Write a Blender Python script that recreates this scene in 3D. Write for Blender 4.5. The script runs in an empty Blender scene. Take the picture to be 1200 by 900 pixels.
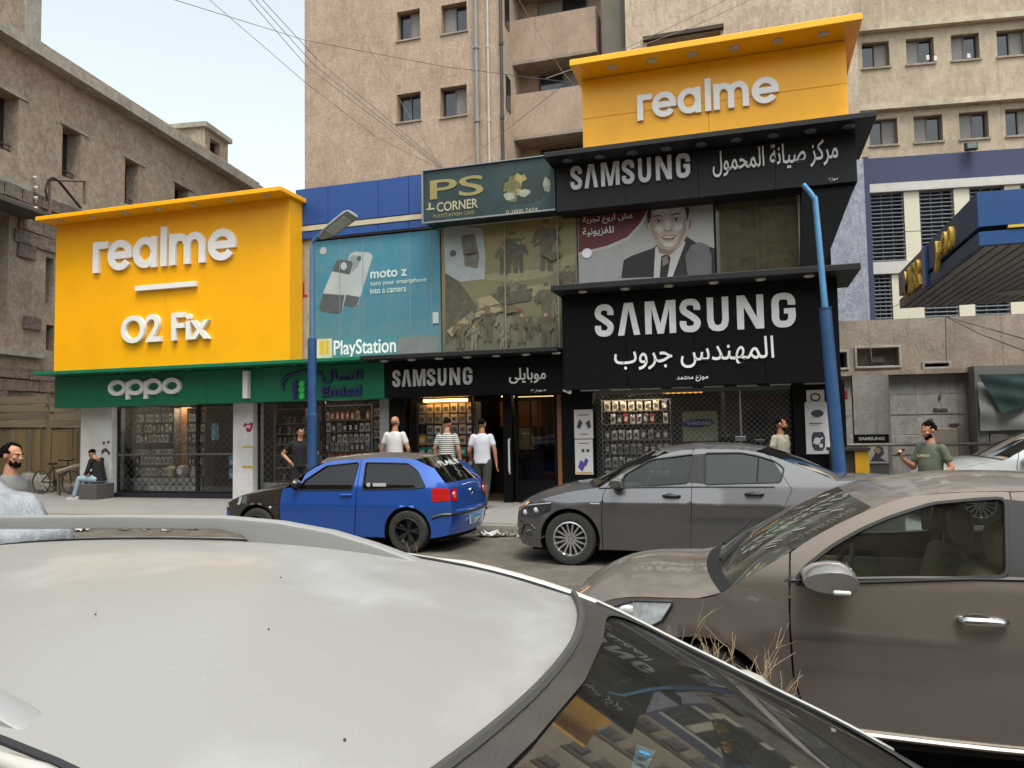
import bpy, bmesh, math, random
from math import sin, cos, pi, radians, sqrt, atan2, hypot
from mathutils import Vector, Matrix
from mathutils.geometry import delaunay_2d_cdt
random.seed(7)
sc = bpy.context.scene
COL = sc.collection

# ------------------------------------------------------------------ camera
F = 900.0; PITCH = radians(3.35); ROLL = radians(-.936); YAW = radians(17.29); CZ = 1.65
_f = Vector((0, cos(PITCH), sin(PITCH))); _u = Vector((0, -sin(PITCH), cos(PITCH))); _x = Vector((1, 0, 0))
_xr = _x*cos(ROLL)+_u*sin(ROLL); _ur = -_x*sin(ROLL)+_u*cos(ROLL)
_R = Matrix.Rotation(YAW, 3, 'Z')
XR, UR, FW = _R@_xr, _R@_ur, _R@_f
CAMPOS = Vector((0, 0, CZ))
cam = bpy.data.cameras.new('camera'); camo = bpy.data.objects.new('camera', cam); COL.objects.link(camo)
cam.sensor_width = 36; cam.lens = F/1200*36; cam.clip_end = 2000; cam.clip_start = .02
m3 = Matrix((XR, UR, -FW)).transposed()
camo.matrix_world = Matrix.Translation(CAMPOS) @ m3.to_4x4()
sc.camera = camo

# ------------------------------------------------------------------ sky, sun, exposure
SUN_EL = 66; SUN_AZ = 150          # degrees; azimuth is measured clockwise from +Y, the sun stands behind the camera, a little to the right
w = bpy.data.worlds.new('World'); sc.world = w; w.use_nodes = True
nt = w.node_tree; nt.nodes.clear()
wo = nt.nodes.new('ShaderNodeOutputWorld'); bg = nt.nodes.new('ShaderNodeBackground')
sky = nt.nodes.new('ShaderNodeTexSky'); sky.sky_type = 'NISHITA'; sky.sun_disc = False
sky.sun_elevation = radians(SUN_EL); sky.sun_rotation = radians(SUN_AZ)
sky.air_density = 1.0; sky.dust_density = 4.0; sky.ozone_density = 1.5
hs = nt.nodes.new('ShaderNodeHueSaturation'); hs.inputs['Saturation'].default_value = .3; hs.inputs['Value'].default_value = 1.0
nt.links.new(sky.outputs[0], hs.inputs['Color']); tn = nt.nodes.new('ShaderNodeMixRGB'); tn.blend_type = 'MULTIPLY'; tn.inputs[0].default_value = 1; tn.inputs[2].default_value = (.98, 1.03, 1.0, 1)
nt.links.new(hs.outputs[0], tn.inputs[1]); nt.links.new(tn.outputs[0], bg.inputs[0])
bg.inputs[1].default_value = .13
nt.links.new(bg.outputs[0], wo.inputs[0])
sl = bpy.data.lights.new('sun', 'SUN'); slo = bpy.data.objects.new('sun', sl); COL.objects.link(slo)
sl.energy = .9; sl.angle = radians(20); sl.color = (1, .93, .82)
_az, _el = radians(SUN_AZ), radians(SUN_EL)
sund = Vector((sin(_az)*cos(_el), cos(_az)*cos(_el), sin(_el)))
slo.rotation_euler = (-sund).to_track_quat('-Z', 'Y').to_euler()
sc.view_settings.view_transform = 'Standard'; sc.view_settings.look = 'None'
sc.view_settings.exposure = 1.36; sc.view_settings.gamma = 1

# ------------------------------------------------------------------ frames: a pixel of the photograph -> a point on a wall
class Frame:
    def __init__(s, x=0, y=0, ang=0):
        s.o = Vector((x, y, 0)); s.a = radians(ang)
        s.ex = Vector((cos(s.a), sin(s.a), 0)); s.ey = Vector((-sin(s.a), cos(s.a), 0))
    def loc(s, v): d = v-s.o; return Vector((d.dot(s.ex), d.dot(s.ey), v.z))
    def wrld(s, v): return s.o + s.ex*v[0] + s.ey*v[1] + Vector((0, 0, v[2]))
    def at(s, px, py, yl):
        d = FW+XR*(px-600)/F-UR*(py-450)/F
        o = CAMPOS-s.o; oy = o.dot(s.ey); dy = d.dot(s.ey); t = (yl-oy)/dy
        p = CAMPOS+d*t
        return s.loc(p)
FA = Frame()
FD = Frame(2.9, 20, 8.5)
FL = Frame(-20.2, 15, 98.2)
def at(px, py, y): return FA.at(px, py, y)
def atz(px, py, z):
    d = FW+XR*(px-600)/F-UR*(py-450)/F
    return CAMPOS+d*((z-CZ)/d.z)
def R4(y, x0, y0, x1, y1, fr=FA):       # pixel box (x0,y0)-(x1,y1) -> X0,X1,Z0,Z1 in plane y (top-left, bottom-right taken at the mid lines)
    xm, ym = (x0+x1)/2, (y0+y1)/2
    return fr.at(x0, ym, y).x, fr.at(x1, ym, y).x, fr.at(xm, y1, y).z, fr.at(xm, y0, y).z

# ------------------------------------------------------------------ materials
def lin(h):
    if isinstance(h, str):
        h = h.lstrip('#'); c = [int(h[i:i+2], 16)/255 for i in (0, 2, 4)]
        return tuple(((v+.055)/1.055)**2.4 if v > .04045 else v/12.92 for v in c)
    return tuple(h)
class N:
    def __init__(s, m): s.t = m.node_tree; s.m = m
    def n(s, typ, **k):
        nd = s.t.nodes.new('ShaderNode'+typ)
        for a, b in k.items():
            if a.startswith('i_'):
                key = a[2:].replace('_', ' ')
                nd.inputs[int(key) if key.isdigit() else key].default_value = b
            else: setattr(nd, a, b)
        return nd
    def l(s, a, b): s.t.links.new(a, b)
MATS = {}
def mat(name, col, rough=.6, metal=0., var=.12, vs=3., streak=0, bump=.0, bs=30., spec=.5, coat=0., dirt=None, dirtamt=0., ds=1.2, dust=0., dustcol='#8d8478', trans=0):
    if name in MATS: return MATS[name]
    m = bpy.data.materials.new(name); m.use_nodes = True; MATS[name] = m
    k = N(m); b = m.node_tree.nodes['Principled BSDF']
    c = lin(col)
    tc = k.n('TexCoord'); mp = k.n('Mapping'); k.l(tc.outputs['Object'], mp.inputs[0])
    if streak: mp.inputs['Scale'].default_value = (1, 1, streak)
    nz = k.n('TexNoise', i_Scale=vs, i_Detail=6., i_Roughness=.6); k.l(mp.outputs[0], nz.inputs[0])
    cr = k.n('ValToRGB'); cr.color_ramp.elements[0].position = .3; cr.color_ramp.elements[1].position = .7
    cr.color_ramp.elements[0].color = tuple(max(0, v*(1-var)) for v in c)+(1,); cr.color_ramp.elements[1].color = tuple(min(1, v*(1+var)) for v in c)+(1,)
    k.l(nz.outputs[0], cr.inputs[0]); out = cr.outputs[0]
    if dirt:
        n2 = k.n('TexNoise', i_Scale=ds, i_Detail=8., i_Roughness=.65); k.l(mp.outputs[0], n2.inputs[0])
        r2 = k.n('ValToRGB'); r2.color_ramp.elements[0].position = .45; r2.color_ramp.elements[1].position = .72; k.l(n2.outputs[0], r2.inputs[0])
        mu = k.n('Math', operation='MULTIPLY', i_1=dirtamt); k.l(r2.outputs[0], mu.inputs[0])
        mx = k.n('MixRGB'); k.l(mu.outputs[0], mx.inputs[0]); k.l(out, mx.inputs[1]); mx.inputs[2].default_value = lin(dirt)+(1,); out = mx.outputs[0]
    rs = None
    if dust:
        ge = k.n('NewGeometry'); sx = k.n('SeparateXYZ'); k.l(ge.outputs['Normal'], sx.inputs[0])
        n3 = k.n('TexNoise', i_Scale=9., i_Detail=8., i_Roughness=.7); k.l(tc.outputs['Object'], n3.inputs[0])
        n4 = k.n('TexNoise', i_Scale=1.6, i_Detail=3.); k.l(tc.outputs['Object'], n4.inputs[0])
        a = k.n('MapRange', i_1=.15, i_2=.95); k.l(sx.outputs[2], a.inputs[0])
        b1 = k.n('MapRange', i_1=.3, i_2=.75, i_3=.45, i_4=1.); k.l(n3.outputs[0], b1.inputs[0])
        b2 = k.n('MapRange', i_1=.35, i_2=.65, i_3=.5, i_4=1.); k.l(n4.outputs[0], b2.inputs[0])
        p = k.n('Math', operation='MULTIPLY'); k.l(a.outputs[0], p.inputs[0]); k.l(b1.outputs[0], p.inputs[1])
        p2 = k.n('Math', operation='MULTIPLY'); k.l(p.outputs[0], p2.inputs[0]); k.l(b2.outputs[0], p2.inputs[1])
        ad = k.n('MapRange', i_3=dust*.16, i_4=dust); k.l(p2.outputs[0], ad.inputs[0])
        mx = k.n('MixRGB'); k.l(ad.outputs[0], mx.inputs[0]); k.l(out, mx.inputs[1]); mx.inputs[2].default_value = lin(dustcol)+(1,); out = mx.outputs[0]
        rr = k.n('MapRange', i_3=rough, i_4=min(.95, rough+.6)); k.l(ad.outputs[0], rr.inputs[0]); k.l(rr.outputs[0], b.inputs['Roughness']); rs = 1
        mm = k.n('MapRange', i_3=metal, i_4=0.); k.l(ad.outputs[0], mm.inputs[0]); k.l(mm.outputs[0], b.inputs['Metallic'])
        cc = k.n('MapRange', i_3=coat, i_4=coat*.15); k.l(ad.outputs[0], cc.inputs[0]); k.l(cc.outputs[0], b.inputs['Coat Weight'])
    k.l(out, b.inputs['Base Color'])
    if not rs: b.inputs['Roughness'].default_value = rough; b.inputs['Metallic'].default_value = metal; b.inputs['Coat Weight'].default_value = coat
    b.inputs['Coat Roughness'].default_value = .05; b.inputs['Coat IOR'].default_value = 1.7
    b.inputs['Specular IOR Level'].default_value = spec
    if bump:
        n5 = k.n('TexNoise', i_Scale=bs, i_Detail=5., i_Roughness=.65); k.l(mp.outputs[0], n5.inputs[0])
        bp = k.n('Bump', i_Strength=bump, i_Distance=.02); k.l(n5.outputs[0], bp.inputs['Height']); k.l(bp.outputs[0], b.inputs['Normal'])
    return m
def glass(name, tint, refl=1., dust=0., dustcol='#8a857a', ior=1.45):
    if name in MATS: return MATS[name]
    m = bpy.data.materials.new(name); m.use_nodes = True; MATS[name] = m
    k = N(m); m.node_tree.nodes.remove(m.node_tree.nodes['Principled BSDF']); out = m.node_tree.nodes['Material Output']
    tr = k.n('BsdfTransparent'); tr.inputs[0].default_value = lin(tint)+(1,) if isinstance(tint, str) else tuple(tint)+(1,)
    gl = k.n('BsdfGlossy', i_Roughness=.02); fr = k.n('Fresnel', i_IOR=ior)
    mu = k.n('Math', operation='MULTIPLY', i_1=refl); k.l(fr.outputs[0], mu.inputs[0])
    mx = k.n('MixShader'); k.l(mu.outputs[0], mx.inputs[0]); k.l(tr.outputs[0], mx.inputs[1]); k.l(gl.outputs[0], mx.inputs[2])
    res = mx.outputs[0]
    if dust:
        df = k.n('BsdfDiffuse'); df.inputs[0].default_value = lin(dustcol)+(1,)
        tc = k.n('TexCoord'); nz = k.n('TexNoise', i_Scale=6., i_Detail=8., i_Roughness=.7); k.l(tc.outputs['Object'], nz.inputs[0])
        mr = k.n('MapRange', i_1=.3, i_2=.75, i_3=dust*.3, i_4=dust); k.l(nz.outputs[0], mr.inputs[0])
        m2 = k.n('MixShader'); k.l(mr.outputs[0], m2.inputs[0]); k.l(res, m2.inputs[1]); k.l(df.outputs[0], m2.inputs[2]); res = m2.outputs[0]
    k.l(res, out.inputs[0])
    return m
def emis(name, col, st):
    if name in MATS: return MATS[name]
    m = bpy.data.materials.new(name); m.use_nodes = True; MATS[name] = m
    b = m.node_tree.nodes['Principled BSDF']; b.inputs['Base Color'].default_value = lin(col)+(1,)
    b.inputs['Emission Color'].default_value = lin(col)+(1,); b.inputs['Emission Strength'].default_value = st
    return m

# ------------------------------------------------------------------ mesh building
def wallmat(name, c1, c2, dark, light=None, sc_=1., streakx=5., bump=.8, blotch=.6, streaks=.5, speck=.5):
    if name in MATS: return MATS[name]
    m = bpy.data.materials.new(name); m.use_nodes = True; MATS[name] = m; k = N(m); b = m.node_tree.nodes['Principled BSDF']; b.inputs['Roughness'].default_value = .95; b.inputs['Specular IOR Level'].default_value = .15
    tc = k.n('TexCoord'); O = tc.outputs['Object']
    def noise(scale, det=6., rough=.6, mapsc=None):
        n_ = k.n('TexNoise', i_Scale=scale, i_Detail=det, i_Roughness=rough)
        if mapsc: mp = k.n('Mapping'); mp.inputs['Scale'].default_value = mapsc; k.l(O, mp.inputs[0]); k.l(mp.outputs[0], n_.inputs[0])
        else: k.l(O, n_.inputs[0])
        return n_.outputs[0]
    def rng(src, a, c, lo=0., hi=1.): r = k.n('MapRange', i_1=a, i_2=c, i_3=lo, i_4=hi); k.l(src, r.inputs[0]); return r.outputs[0]
    def mix(f, A, col):
        x = k.n('MixRGB'); k.l(f, x.inputs[0])
        if isinstance(A, tuple): x.inputs[1].default_value = A
        else: k.l(A, x.inputs[1])
        x.inputs[2].default_value = lin(col)+(1,); return x.outputs[0]
    col = mix(rng(noise(.9*sc_, 8, .65), .35, .65), lin(c1)+(1,), c2)
    n2 = noise(2.2*sc_, 10, .72, (streakx, streakx, 1)); col = mix(rng(n2, .42, .66, 0, speck), col, dark)
    if light: col = mix(rng(noise(5*sc_, 8, .7, (streakx*.6, streakx*.6, 1)), .5, .72, 0, speck*.9), col, light)
    col = mix(rng(noise(.45*sc_, 5, .6), .5, .72, 0, blotch), col, dark)
    col = mix(rng(noise(.5*sc_, 8, .7, (9, 9, .35)), .55, .75, 0, streaks), col, dark)
    k.l(col, b.inputs['Base Color'])
    bp = k.n('Bump', i_Strength=bump, i_Distance=.05); k.l(noise(14*sc_, 8, .75, (1, 1, .6)), bp.inputs['Height']); k.l(bp.outputs[0], b.inputs['Normal'])
    return m
class MB:
    def __init__(s): s.v = []; s.f = []; s.mi = []; s.cur = 0
    def face(s, pts):
        n = len(s.v); s.v += [tuple(p) for p in pts]; s.f.append(tuple(range(n, n+len(pts)))); s.mi.append(s.cur)
    def add(s, vs, fs):
        n = len(s.v); s.v += [tuple(p) for p in vs]; s.f += [tuple(i+n for i in f) for f in fs]; s.mi += [s.cur]*len(fs); return s
    def box(s, x0, x1, y0, y1, z0, z1, jit=0):
        v = [(x, y, z) for z in (z0, z1) for y in (y0, y1) for x in (x0, x1)]
        if jit: v = [(a+random.uniform(-jit, jit), b+random.uniform(-jit, jit), c+random.uniform(-jit, jit)) for a, b, c in v]
        return s.add(v, [(0, 2, 3, 1), (4, 5, 7, 6), (0, 1, 5, 4), (2, 6, 7, 3), (0, 4, 6, 2), (1, 3, 7, 5)])
    def bev(s, x0, x1, y0, y1, z0, z1, b=.01, seg=2):
        bm = bmesh.new(); bmesh.ops.create_cube(bm, size=1)
        for v in bm.verts: v.co = ((x0+x1)/2+v.co.x*(x1-x0), (y0+y1)/2+v.co.y*(y1-y0), (z0+z1)/2+v.co.z*(z1-z0))
        bmesh.ops.bevel(bm, geom=bm.edges[:], offset=b, segments=seg, affect='EDGES', profile=.5)
        bm.verts.index_update(); s.add([v.co[:] for v in bm.verts], [[v.index for v in f.verts] for f in bm.faces]); bm.free(); return s
    def obox(s, c, ax, ay, az):
        c = Vector(c); ax, ay, az = Vector(ax), Vector(ay), Vector(az)
        v = [c+ax*i+ay*j+az*k for k in (-1, 1) for j in (-1, 1) for i in (-1, 1)]
        return s.add(v, [(0, 2, 3, 1), (4, 5, 7, 6), (0, 1, 5, 4), (2, 6, 7, 3), (0, 4, 6, 2), (1, 3, 7, 5)])
    def bar(s, a, b, wd, th=None, up=(0, 0, 1)):
        a, b = Vector(a), Vector(b); d = (b-a); L = d.length/2; d.normalize(); up = Vector(up)
        if abs(d.dot(up)) > .98: up = Vector((0, 1, 0))
        sd = d.cross(up).normalized(); u = sd.cross(d)
        return s.obox((a+b)/2, d*L, sd*wd/2, u*(th or wd)/2)
    def tube(s, pts, r, seg=6, cap=True, r1=None):
        pts = [Vector(p) for p in pts]; n0 = len(s.v); rings = []; n = len(pts); prev = None
        for i, p in enumerate(pts):
            d = (pts[min(i+1, n-1)]-pts[max(i-1, 0)]).normalized()
            if prev is None:
                up = Vector((0, 0, 1)) if abs(d.z) < .9 else Vector((1, 0, 0)); a = d.cross(up).normalized()
            else: a = (prev-d*prev.dot(d)).normalized()
            prev = a; b = d.cross(a); rr = r[i] if isinstance(r, (list, tuple)) else (r if r1 is None else r+(r1-r)*i/(n-1))
            rings.append([p+(a*cos(2*pi*j/seg)+b*sin(2*pi*j/seg))*rr for j in range(seg)])
        vs = [v for rg in rings for v in rg]; fs = []
        for i in range(n-1):
            for j in range(seg): fs.append((i*seg+j, i*seg+(j+1) % seg, (i+1)*seg+(j+1) % seg, (i+1)*seg+j))
        if cap: fs += [tuple(range(seg))[::-1], tuple((n-1)*seg+j for j in range(seg))]
        return s.add(vs, fs)
    def cyl(s, a, b, r, seg=12, r1=None): return s.tube([a, b], r, seg, True, r1 if r1 is not None else r)
    def lathe(s, prof, c, axis='y', seg=24):   # prof (r, h)
        vs = []; c = Vector(c)
        for r, h in prof:
            for j in range(seg):
                a = 2*pi*j/seg; x, y = r*cos(a), r*sin(a)
                vs.append(c+(Vector((x, h, y)) if axis == 'y' else Vector((x, y, h)) if axis == 'z' else Vector((h, x, y))))
        fs = []; n = len(prof)
        for i in range(n-1):
            for j in range(seg): fs.append((i*seg+j, i*seg+(j+1) % seg, (i+1)*seg+(j+1) % seg, (i+1)*seg+j))
        return s.add(vs, fs)
    def ball(s, c, r, seg=10, rot=None):
        if not isinstance(r, (tuple, list)): r = (r, r, r)
        c = Vector(c); vs = []; fs = []; rg = seg//2+1
        for i in range(rg+1):
            t = pi*i/rg
            for j in range(seg):
                a = 2*pi*j/seg; p = Vector((r[0]*sin(t)*cos(a), r[1]*sin(t)*sin(a), r[2]*cos(t)))
                if rot: p = rot@p
                vs.append(c+p)
        for i in range(rg):
            for j in range(seg): fs.append((i*seg+j, (i+1)*seg+j, (i+1)*seg+(j+1) % seg, i*seg+(j+1) % seg))
        return s.add(vs, fs)
    def prism(s, poly, y0, y1):                # poly of (x,z), extruded in y
        n = len(poly); vs = [(x, y0, z) for x, z in poly]+[(x, y1, z) for x, z in poly]
        fs = [tuple(range(n)), tuple(range(2*n-1, n-1, -1))]+[(i, i+n, (i+1) % n+n, (i+1) % n) for i in range(n)]
        return s.add(vs, fs)
    def wall(s, x0, x1, z0, z1, y, holes, depth=.25):   # holes (hx0,hx1,hz0,hz1)
        xs = sorted({x0, x1, *[h[0] for h in holes], *[h[1] for h in holes]}); zs = sorted({z0, z1, *[h[2] for h in holes], *[h[3] for h in holes]})
        xs = [x for x in xs if x0 <= x <= x1]; zs = [z for z in zs if z0 <= z <= z1]
        for a, b in zip(xs, xs[1:]):
            for c, d in zip(zs, zs[1:]):
                mx, mz = (a+b)/2, (c+d)/2
                if any(h[0] < mx < h[1] and h[2] < mz < h[3] for h in holes): continue
                s.face([(a, y, c), (b, y, c), (b, y, d), (a, y, d)])
        for h in holes:
            a, b, c, d = h; e = y+depth
            s.face([(a, y, c), (a, e, c), (b, e, c), (b, y, c)]); s.face([(a, y, d), (b, y, d), (b, e, d), (a, e, d)])
            s.face([(a, y, c), (a, y, d), (a, e, d), (a, e, c)]); s.face([(b, y, c), (b, e, c), (b, e, d), (b, y, d)])
        return s
OFF = {}
def mesh(name, mb, m, smooth=False, off=(0, 0, 0)):
    me = bpy.data.meshes.new(name); o = Vector(off)
    me.from_pydata([(v[0]-o[0], v[1]-o[1], v[2]-o[2]) for v in mb.v], [], mb.f)
    for x in (m if isinstance(m, (list, tuple)) else [m]): me.materials.append(x)
    if any(mb.mi): me.polygons.foreach_set('material_index', mb.mi)
    if smooth:
        me.polygons.foreach_set('use_smooth', [True]*len(me.polygons))
        if smooth is not True: me.set_sharp_from_angle(angle=radians(smooth))
    me.update(); return me
def root_of(o):
    while o.parent: o = o.parent
    return o
def obj(name, mb, m, parent=None, smooth=False, stuff=False, label=None):
    off = OFF.get(root_of(parent).name, (0, 0, 0)) if parent else (0, 0, 0)
    me = mesh(name, mb, m, smooth, off)
    o = bpy.data.objects.new(name, me); COL.objects.link(o)
    if parent: o.parent = parent
    if stuff: o['kind'] = 'stuff'
    if label: o['label'] = label
    return o
def tag(o, label, cat, group=None):
    o['label'] = label; o['category'] = cat
    if group: o['group'] = group
    return o
def thing(name, label, cat, loc=(0, 0, 0), fr=None, group=None, kind=None):
    o = bpy.data.objects.new(name, None); COL.objects.link(o); o.empty_display_size = .3
    fr = fr or FA; o.location = fr.wrld(loc); o.rotation_euler = (0, 0, fr.a)
    OFF[o.name] = tuple(loc)
    if kind: o['kind'] = kind
    else: tag(o, label, cat, group)
    return o
def solo(name, mb, m, label, cat, loc, group=None, smooth=False, fr=None, kind=None):    # a thing that is one mesh
    me = mesh(name, mb, m, smooth, loc); o = bpy.data.objects.new(name, me); COL.objects.link(o)
    fr = fr or FA; o.location = fr.wrld(loc); o.rotation_euler = (0, 0, fr.a)
    if kind: o['kind'] = kind
    else: tag(o, label, cat, group)
    return o
def piece(name, me, parent, loc, rot=None, scale=None):       # a piece that shares its mesh; loc in the frame's own coordinates
    o = bpy.data.objects.new(name, me); COL.objects.link(o); o.parent = parent
    off = OFF.get(root_of(parent).name, (0, 0, 0))
    o.location = (loc[0]-off[0], loc[1]-off[1], loc[2]-off[2])
    if rot: o.rotation_euler = rot
    if scale: o.scale = scale
    return o
def copy_tree(o, parent=None):
    c = o.copy(); COL.objects.link(c); c.parent = parent
    for ch in list(o.children): copy_tree(ch, c)
    return c

# ------------------------------------------------------------------ lettering
AR = {'ا': (0xfe8d, 2), 'أ': (0xfe83, 2), 'ب': (0xfe8f, 4), 'ة': (0xfe93, 2), 'ت': (0xfe95, 4), 'ج': (0xfe9d, 4), 'ح': (0xfea1, 4), 'د': (0xfea9, 2), 'ر': (0xfead, 2),
      'ز': (0xfeaf, 2), 'س': (0xfeb1, 4), 'ش': (0xfeb5, 4), 'ص': (0xfeb9, 4), 'ع': (0xfec9, 4), 'ف': (0xfed1, 4), 'ك': (0xfed9, 4), 'ل': (0xfedd, 4), 'م': (0xfee1, 4),
      'ن': (0xfee5, 4), 'ه': (0xfee9, 4), 'و': (0xfeed, 2), 'ى': (0xfeef, 2), 'ي': (0xfef1, 4)}
def arab(t):
    out = []
    for i, c in enumerate(t):
        if c not in AR: out.append(c); continue
        b, n = AR[c]; pj = i > 0 and t[i-1] in AR and AR[t[i-1]][1] == 4; nj = n == 4 and i+1 < len(t) and t[i+1] in AR
        out.append(chr(b+(3 if pj and nj else 1 if pj else 2 if nj else 0)))
    return ''.join(reversed(out))
def glyphs(body, bold=0., depth=.02, sp=1., shear=0.):
    c = bpy.data.curves.new('t', 'FONT'); c.body = body; c.offset = bold; c.extrude = depth/2; c.space_character = sp; c.shear = shear; c.resolution_u = 4
    o = bpy.data.objects.new('t', c); COL.objects.link(o); bpy.context.view_layer.update()
    me = o.to_mesh(); vs = [tuple(v.co) for v in me.vertices]; fs = [tuple(p.vertices) for p in me.polygons]
    o.to_mesh_clear(); bpy.data.objects.remove(o); bpy.data.curves.remove(c)
    return vs, fs
def bb(vs): return min(v[0] for v in vs), max(v[0] for v in vs), min(v[1] for v in vs), max(v[1] for v in vs)
def word(parent, body, x0, x1, z0, z1, y, m, depth=.05, bold=0., name='letter', split=True, sp=1., sub=None, label=None, arabic=False):
    # lettering that fills the box x0..x1, z0..z1, standing proud of plane y towards -y
    if arabic: body = arab(body); split = False
    if arabic: name = 'word'
    vs, fs = glyphs(body, bold, 1., sp); X0, X1, Y0, Y1 = bb(vs); sx = (x1-x0)/(X1-X0); sz = (z1-z0)/(Y1-Y0)
    def conv(vv, ox): return [(x0+(a+ox-X0)*sx, y-depth/2-c_*depth, z0+(b-Y0)*sz) for a, b, c_ in vv]
    par = sub or parent
    if not split or len(body) == 1:
        P_ = list(range(len(vs)))
        def fnd(i):
            while P_[i] != i: P_[i] = P_[P_[i]]; i = P_[i]
            return i
        for f in fs:
            for q in f[1:]: P_[fnd(q)] = fnd(f[0])
        ids = {}; cv = conv(vs, 0)
        cv = [(p[0], p[1]-.0025*(ids.setdefault(fnd(i), len(ids)) % 3), p[2]) for i, p in enumerate(cv)] if arabic else cv      # joined letters overlap: step them so no faces coincide
        mb = MB(); mb.add(cv, fs); o = obj(name, mb, m, par)
        if label: o['label'] = label
        return
    for i, ch in enumerate(body):
        if ch == ' ': continue
        v1, f1 = glyphs(ch, bold, 1., sp); vp, _ = glyphs(body[:i+1], bold, 1., sp)
        ox = bb(vp)[1]-bb(v1)[1]
        mb = MB(); mb.add(conv(v1, ox), f1); obj(name, mb, m, par)
def dice(x0, x1, n): return [x0+(x1-x0)*i/n for i in range(n+1)]
# ================================================================== SETTING: ground, road, pavement
M = mat
asphalt = wallmat('road', '#655e57', '#59534c', '#3f3b37', '#81776a', .8, 1., .5, .45, .0, .55)
paveM = M('pavement', '#73716e', .75, var=.06, vs=1.5, bump=.12, bs=40, dirt='#6a655e', dirtamt=.4, ds=.8)
kerbM = M('kerb_stone', '#7d776f', .9, var=.15, vs=4, bump=.4, bs=25, dirt='#46423d', dirtamt=.7, ds=2)
groundM = M('ground', '#7a6f60', .95, var=.12, vs=.3, bump=.3, bs=12, dirt='#5f574c', dirtamt=.5, ds=.1)
def struct(name, mb, m, loc=(0, 0, 0), smooth=False): return solo(name, mb, m, '', '', loc, smooth=smooth, kind='structure')
KY = 11.5
g = MB(); g.face([(-900, -900, -.03), (900, -900, -.03), (900, 1200, -.03), (-900, 1200, -.03)]); struct('ground', g, groundM)
g = MB(); n = 60
for i in range(n):
    for j in range(9):
        x0, x1 = -60+i*2, -58+i*2; y0, y1 = -7+(KY+7)*j/9, -7+(KY+7)*(j+1)/9
        g.face([(x0, y0, 0), (x1, y0, 0), (x1, y1, 0), (x0, y1, 0)])
struct('road', g, asphalt)
g = MB(); g.box(-60, 60, KY+.16, 19.4, -.02, .15); pav = struct('pavement', g, paveM)
ks = []
for v in range(4):
    b = MB(); b.bev(-.49, .49, -.08, .08, -.02, .15, .018, 2); ks.append(mesh('kerb_stone', b, kerbM, 30))
for i in range(52):
    x = -27+i*1.0
    piece('kerb_stone', random.choice(ks), pav, (x, KY+.08, random.uniform(-.006, .004)), rot=(0, 0, random.uniform(-.006, .006)))
# pavement slabs you can tell apart close to the kerb gap between the two cars
slabM = M('paving_slab', '#7b7976', .8, var=.08, vs=3, bump=.15, bs=50, dirt='#6f6a62', dirtamt=.4, ds=1.5)
sl_ = []
for v in range(3):
    b = MB(); b.bev(-.492, .492, -.59, .59, 0, .012, .004, 1); sl_.append(mesh('paving_slab', b, slabM, 30))
for i in range(24):
    for j in range(3):
        piece('paving_slab', random.choice(sl_), pav, (-17+i*1.0, KY+.77+j*1.2, .15+random.uniform(-.002, .002)))
g = MB(); g.box(-60, 60, -11, -7.2, -.02, .15); struct('far_pavement', g, paveM)

# ================================================================== LEFT: unfinished building
L_ = FL
plast = wallmat('grey_render', '#b9a998', '#a69584', '#776859', '#c9bbaa', 2.4, 1.5, 1.2, .22, .3, .7)
cornM = wallmat('concrete_cornice', '#aaa49a', '#969085', '#68625a', '#bab4aa', 1.5, 2., .6, .5, .5, .5)
blockM = [wallmat('stone_block_'+c, h, '#7d7269', '#4d4641', '#b3a79a', 3.5, 1.2, 1., .6, .2, .8) for c, h in (('a', '#94877c'), ('b', '#9c887c'), ('c', '#8a8075'), ('d', '#a38578'))]
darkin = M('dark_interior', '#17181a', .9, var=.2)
lb = thing('unfinished_building', 'long grey unfinished masonry building with empty window holes, left of the yellow shop sign', 'building', (8, 4, 0), L_)
wins = [(-6.3, -5.4, 9.9, 11.7), (-2.8, -1.9, 9.9, 11.7), (.3, 1.98, 9.95, 11.7), (3.75, 4.56, 9.95, 11.6), (6.8, 7.56, 9.95, 11.6), (9.8, 10.8, 9.95, 11.65), (13.2, 14.1, 9.95, 11.65),
        (-1.2, 1.72, 4.9, 8.1), (3.15, 3.5, 5.75, 7.2), (3.22, 3.55, 4.3, 5.1), (7.5, 8.6, 5.5, 7.5), (11, 12, 5.5, 7.5)]
b = MB(); b.wall(-12, 16.6, 0, 13.12, 0, wins, .5); obj('wall', b, plast, lb)
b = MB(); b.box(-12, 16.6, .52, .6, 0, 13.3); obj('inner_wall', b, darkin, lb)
b = MB(); b.wall(0, 8, 0, 13.3, 0, [], .3)
bb_ = MB(); bb_.add([(16.6, 0, 0), (16.6, 9, 0), (16.6, 9, 13.3), (16.6, 0, 13.3)], [(0, 1, 2, 3)]); bb_.add([(-12, 0, 0), (-12, 9, 0), (-12, 9, 13.3), (-12, 0, 13.3)], [(0, 3, 2, 1)]); obj('end_wall', bb_, plast, lb)
b = MB(); b.box(-12, 16.7, -.45, 9, 13.12, 13.46); obj('cornice', b, cornM, lb)
b = MB(); b.box(-12, 16.6, -.1, .1, 13.46, 13.78); obj('parapet', b, plast, lb)
b = MB(); b.box(-12, 16.6, -.07, 0, 9.0, 9.18); obj('string_course', b, cornM, lb)
b = MB(); b.box(-12, 3.0, -.12, 0, 4.02, 4.2); obj('lower_string_course', b, cornM, lb)
b = MB(); b.box(-3, 2.4, -.2, 2.4, 13.46, 19); obj('roof_tower', b, plast, lb)
b = MB(); b.box(1.9, 2.46, -.28, .3, 13.46, 19); obj('corner_pier', b, cornM, lb)
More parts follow.
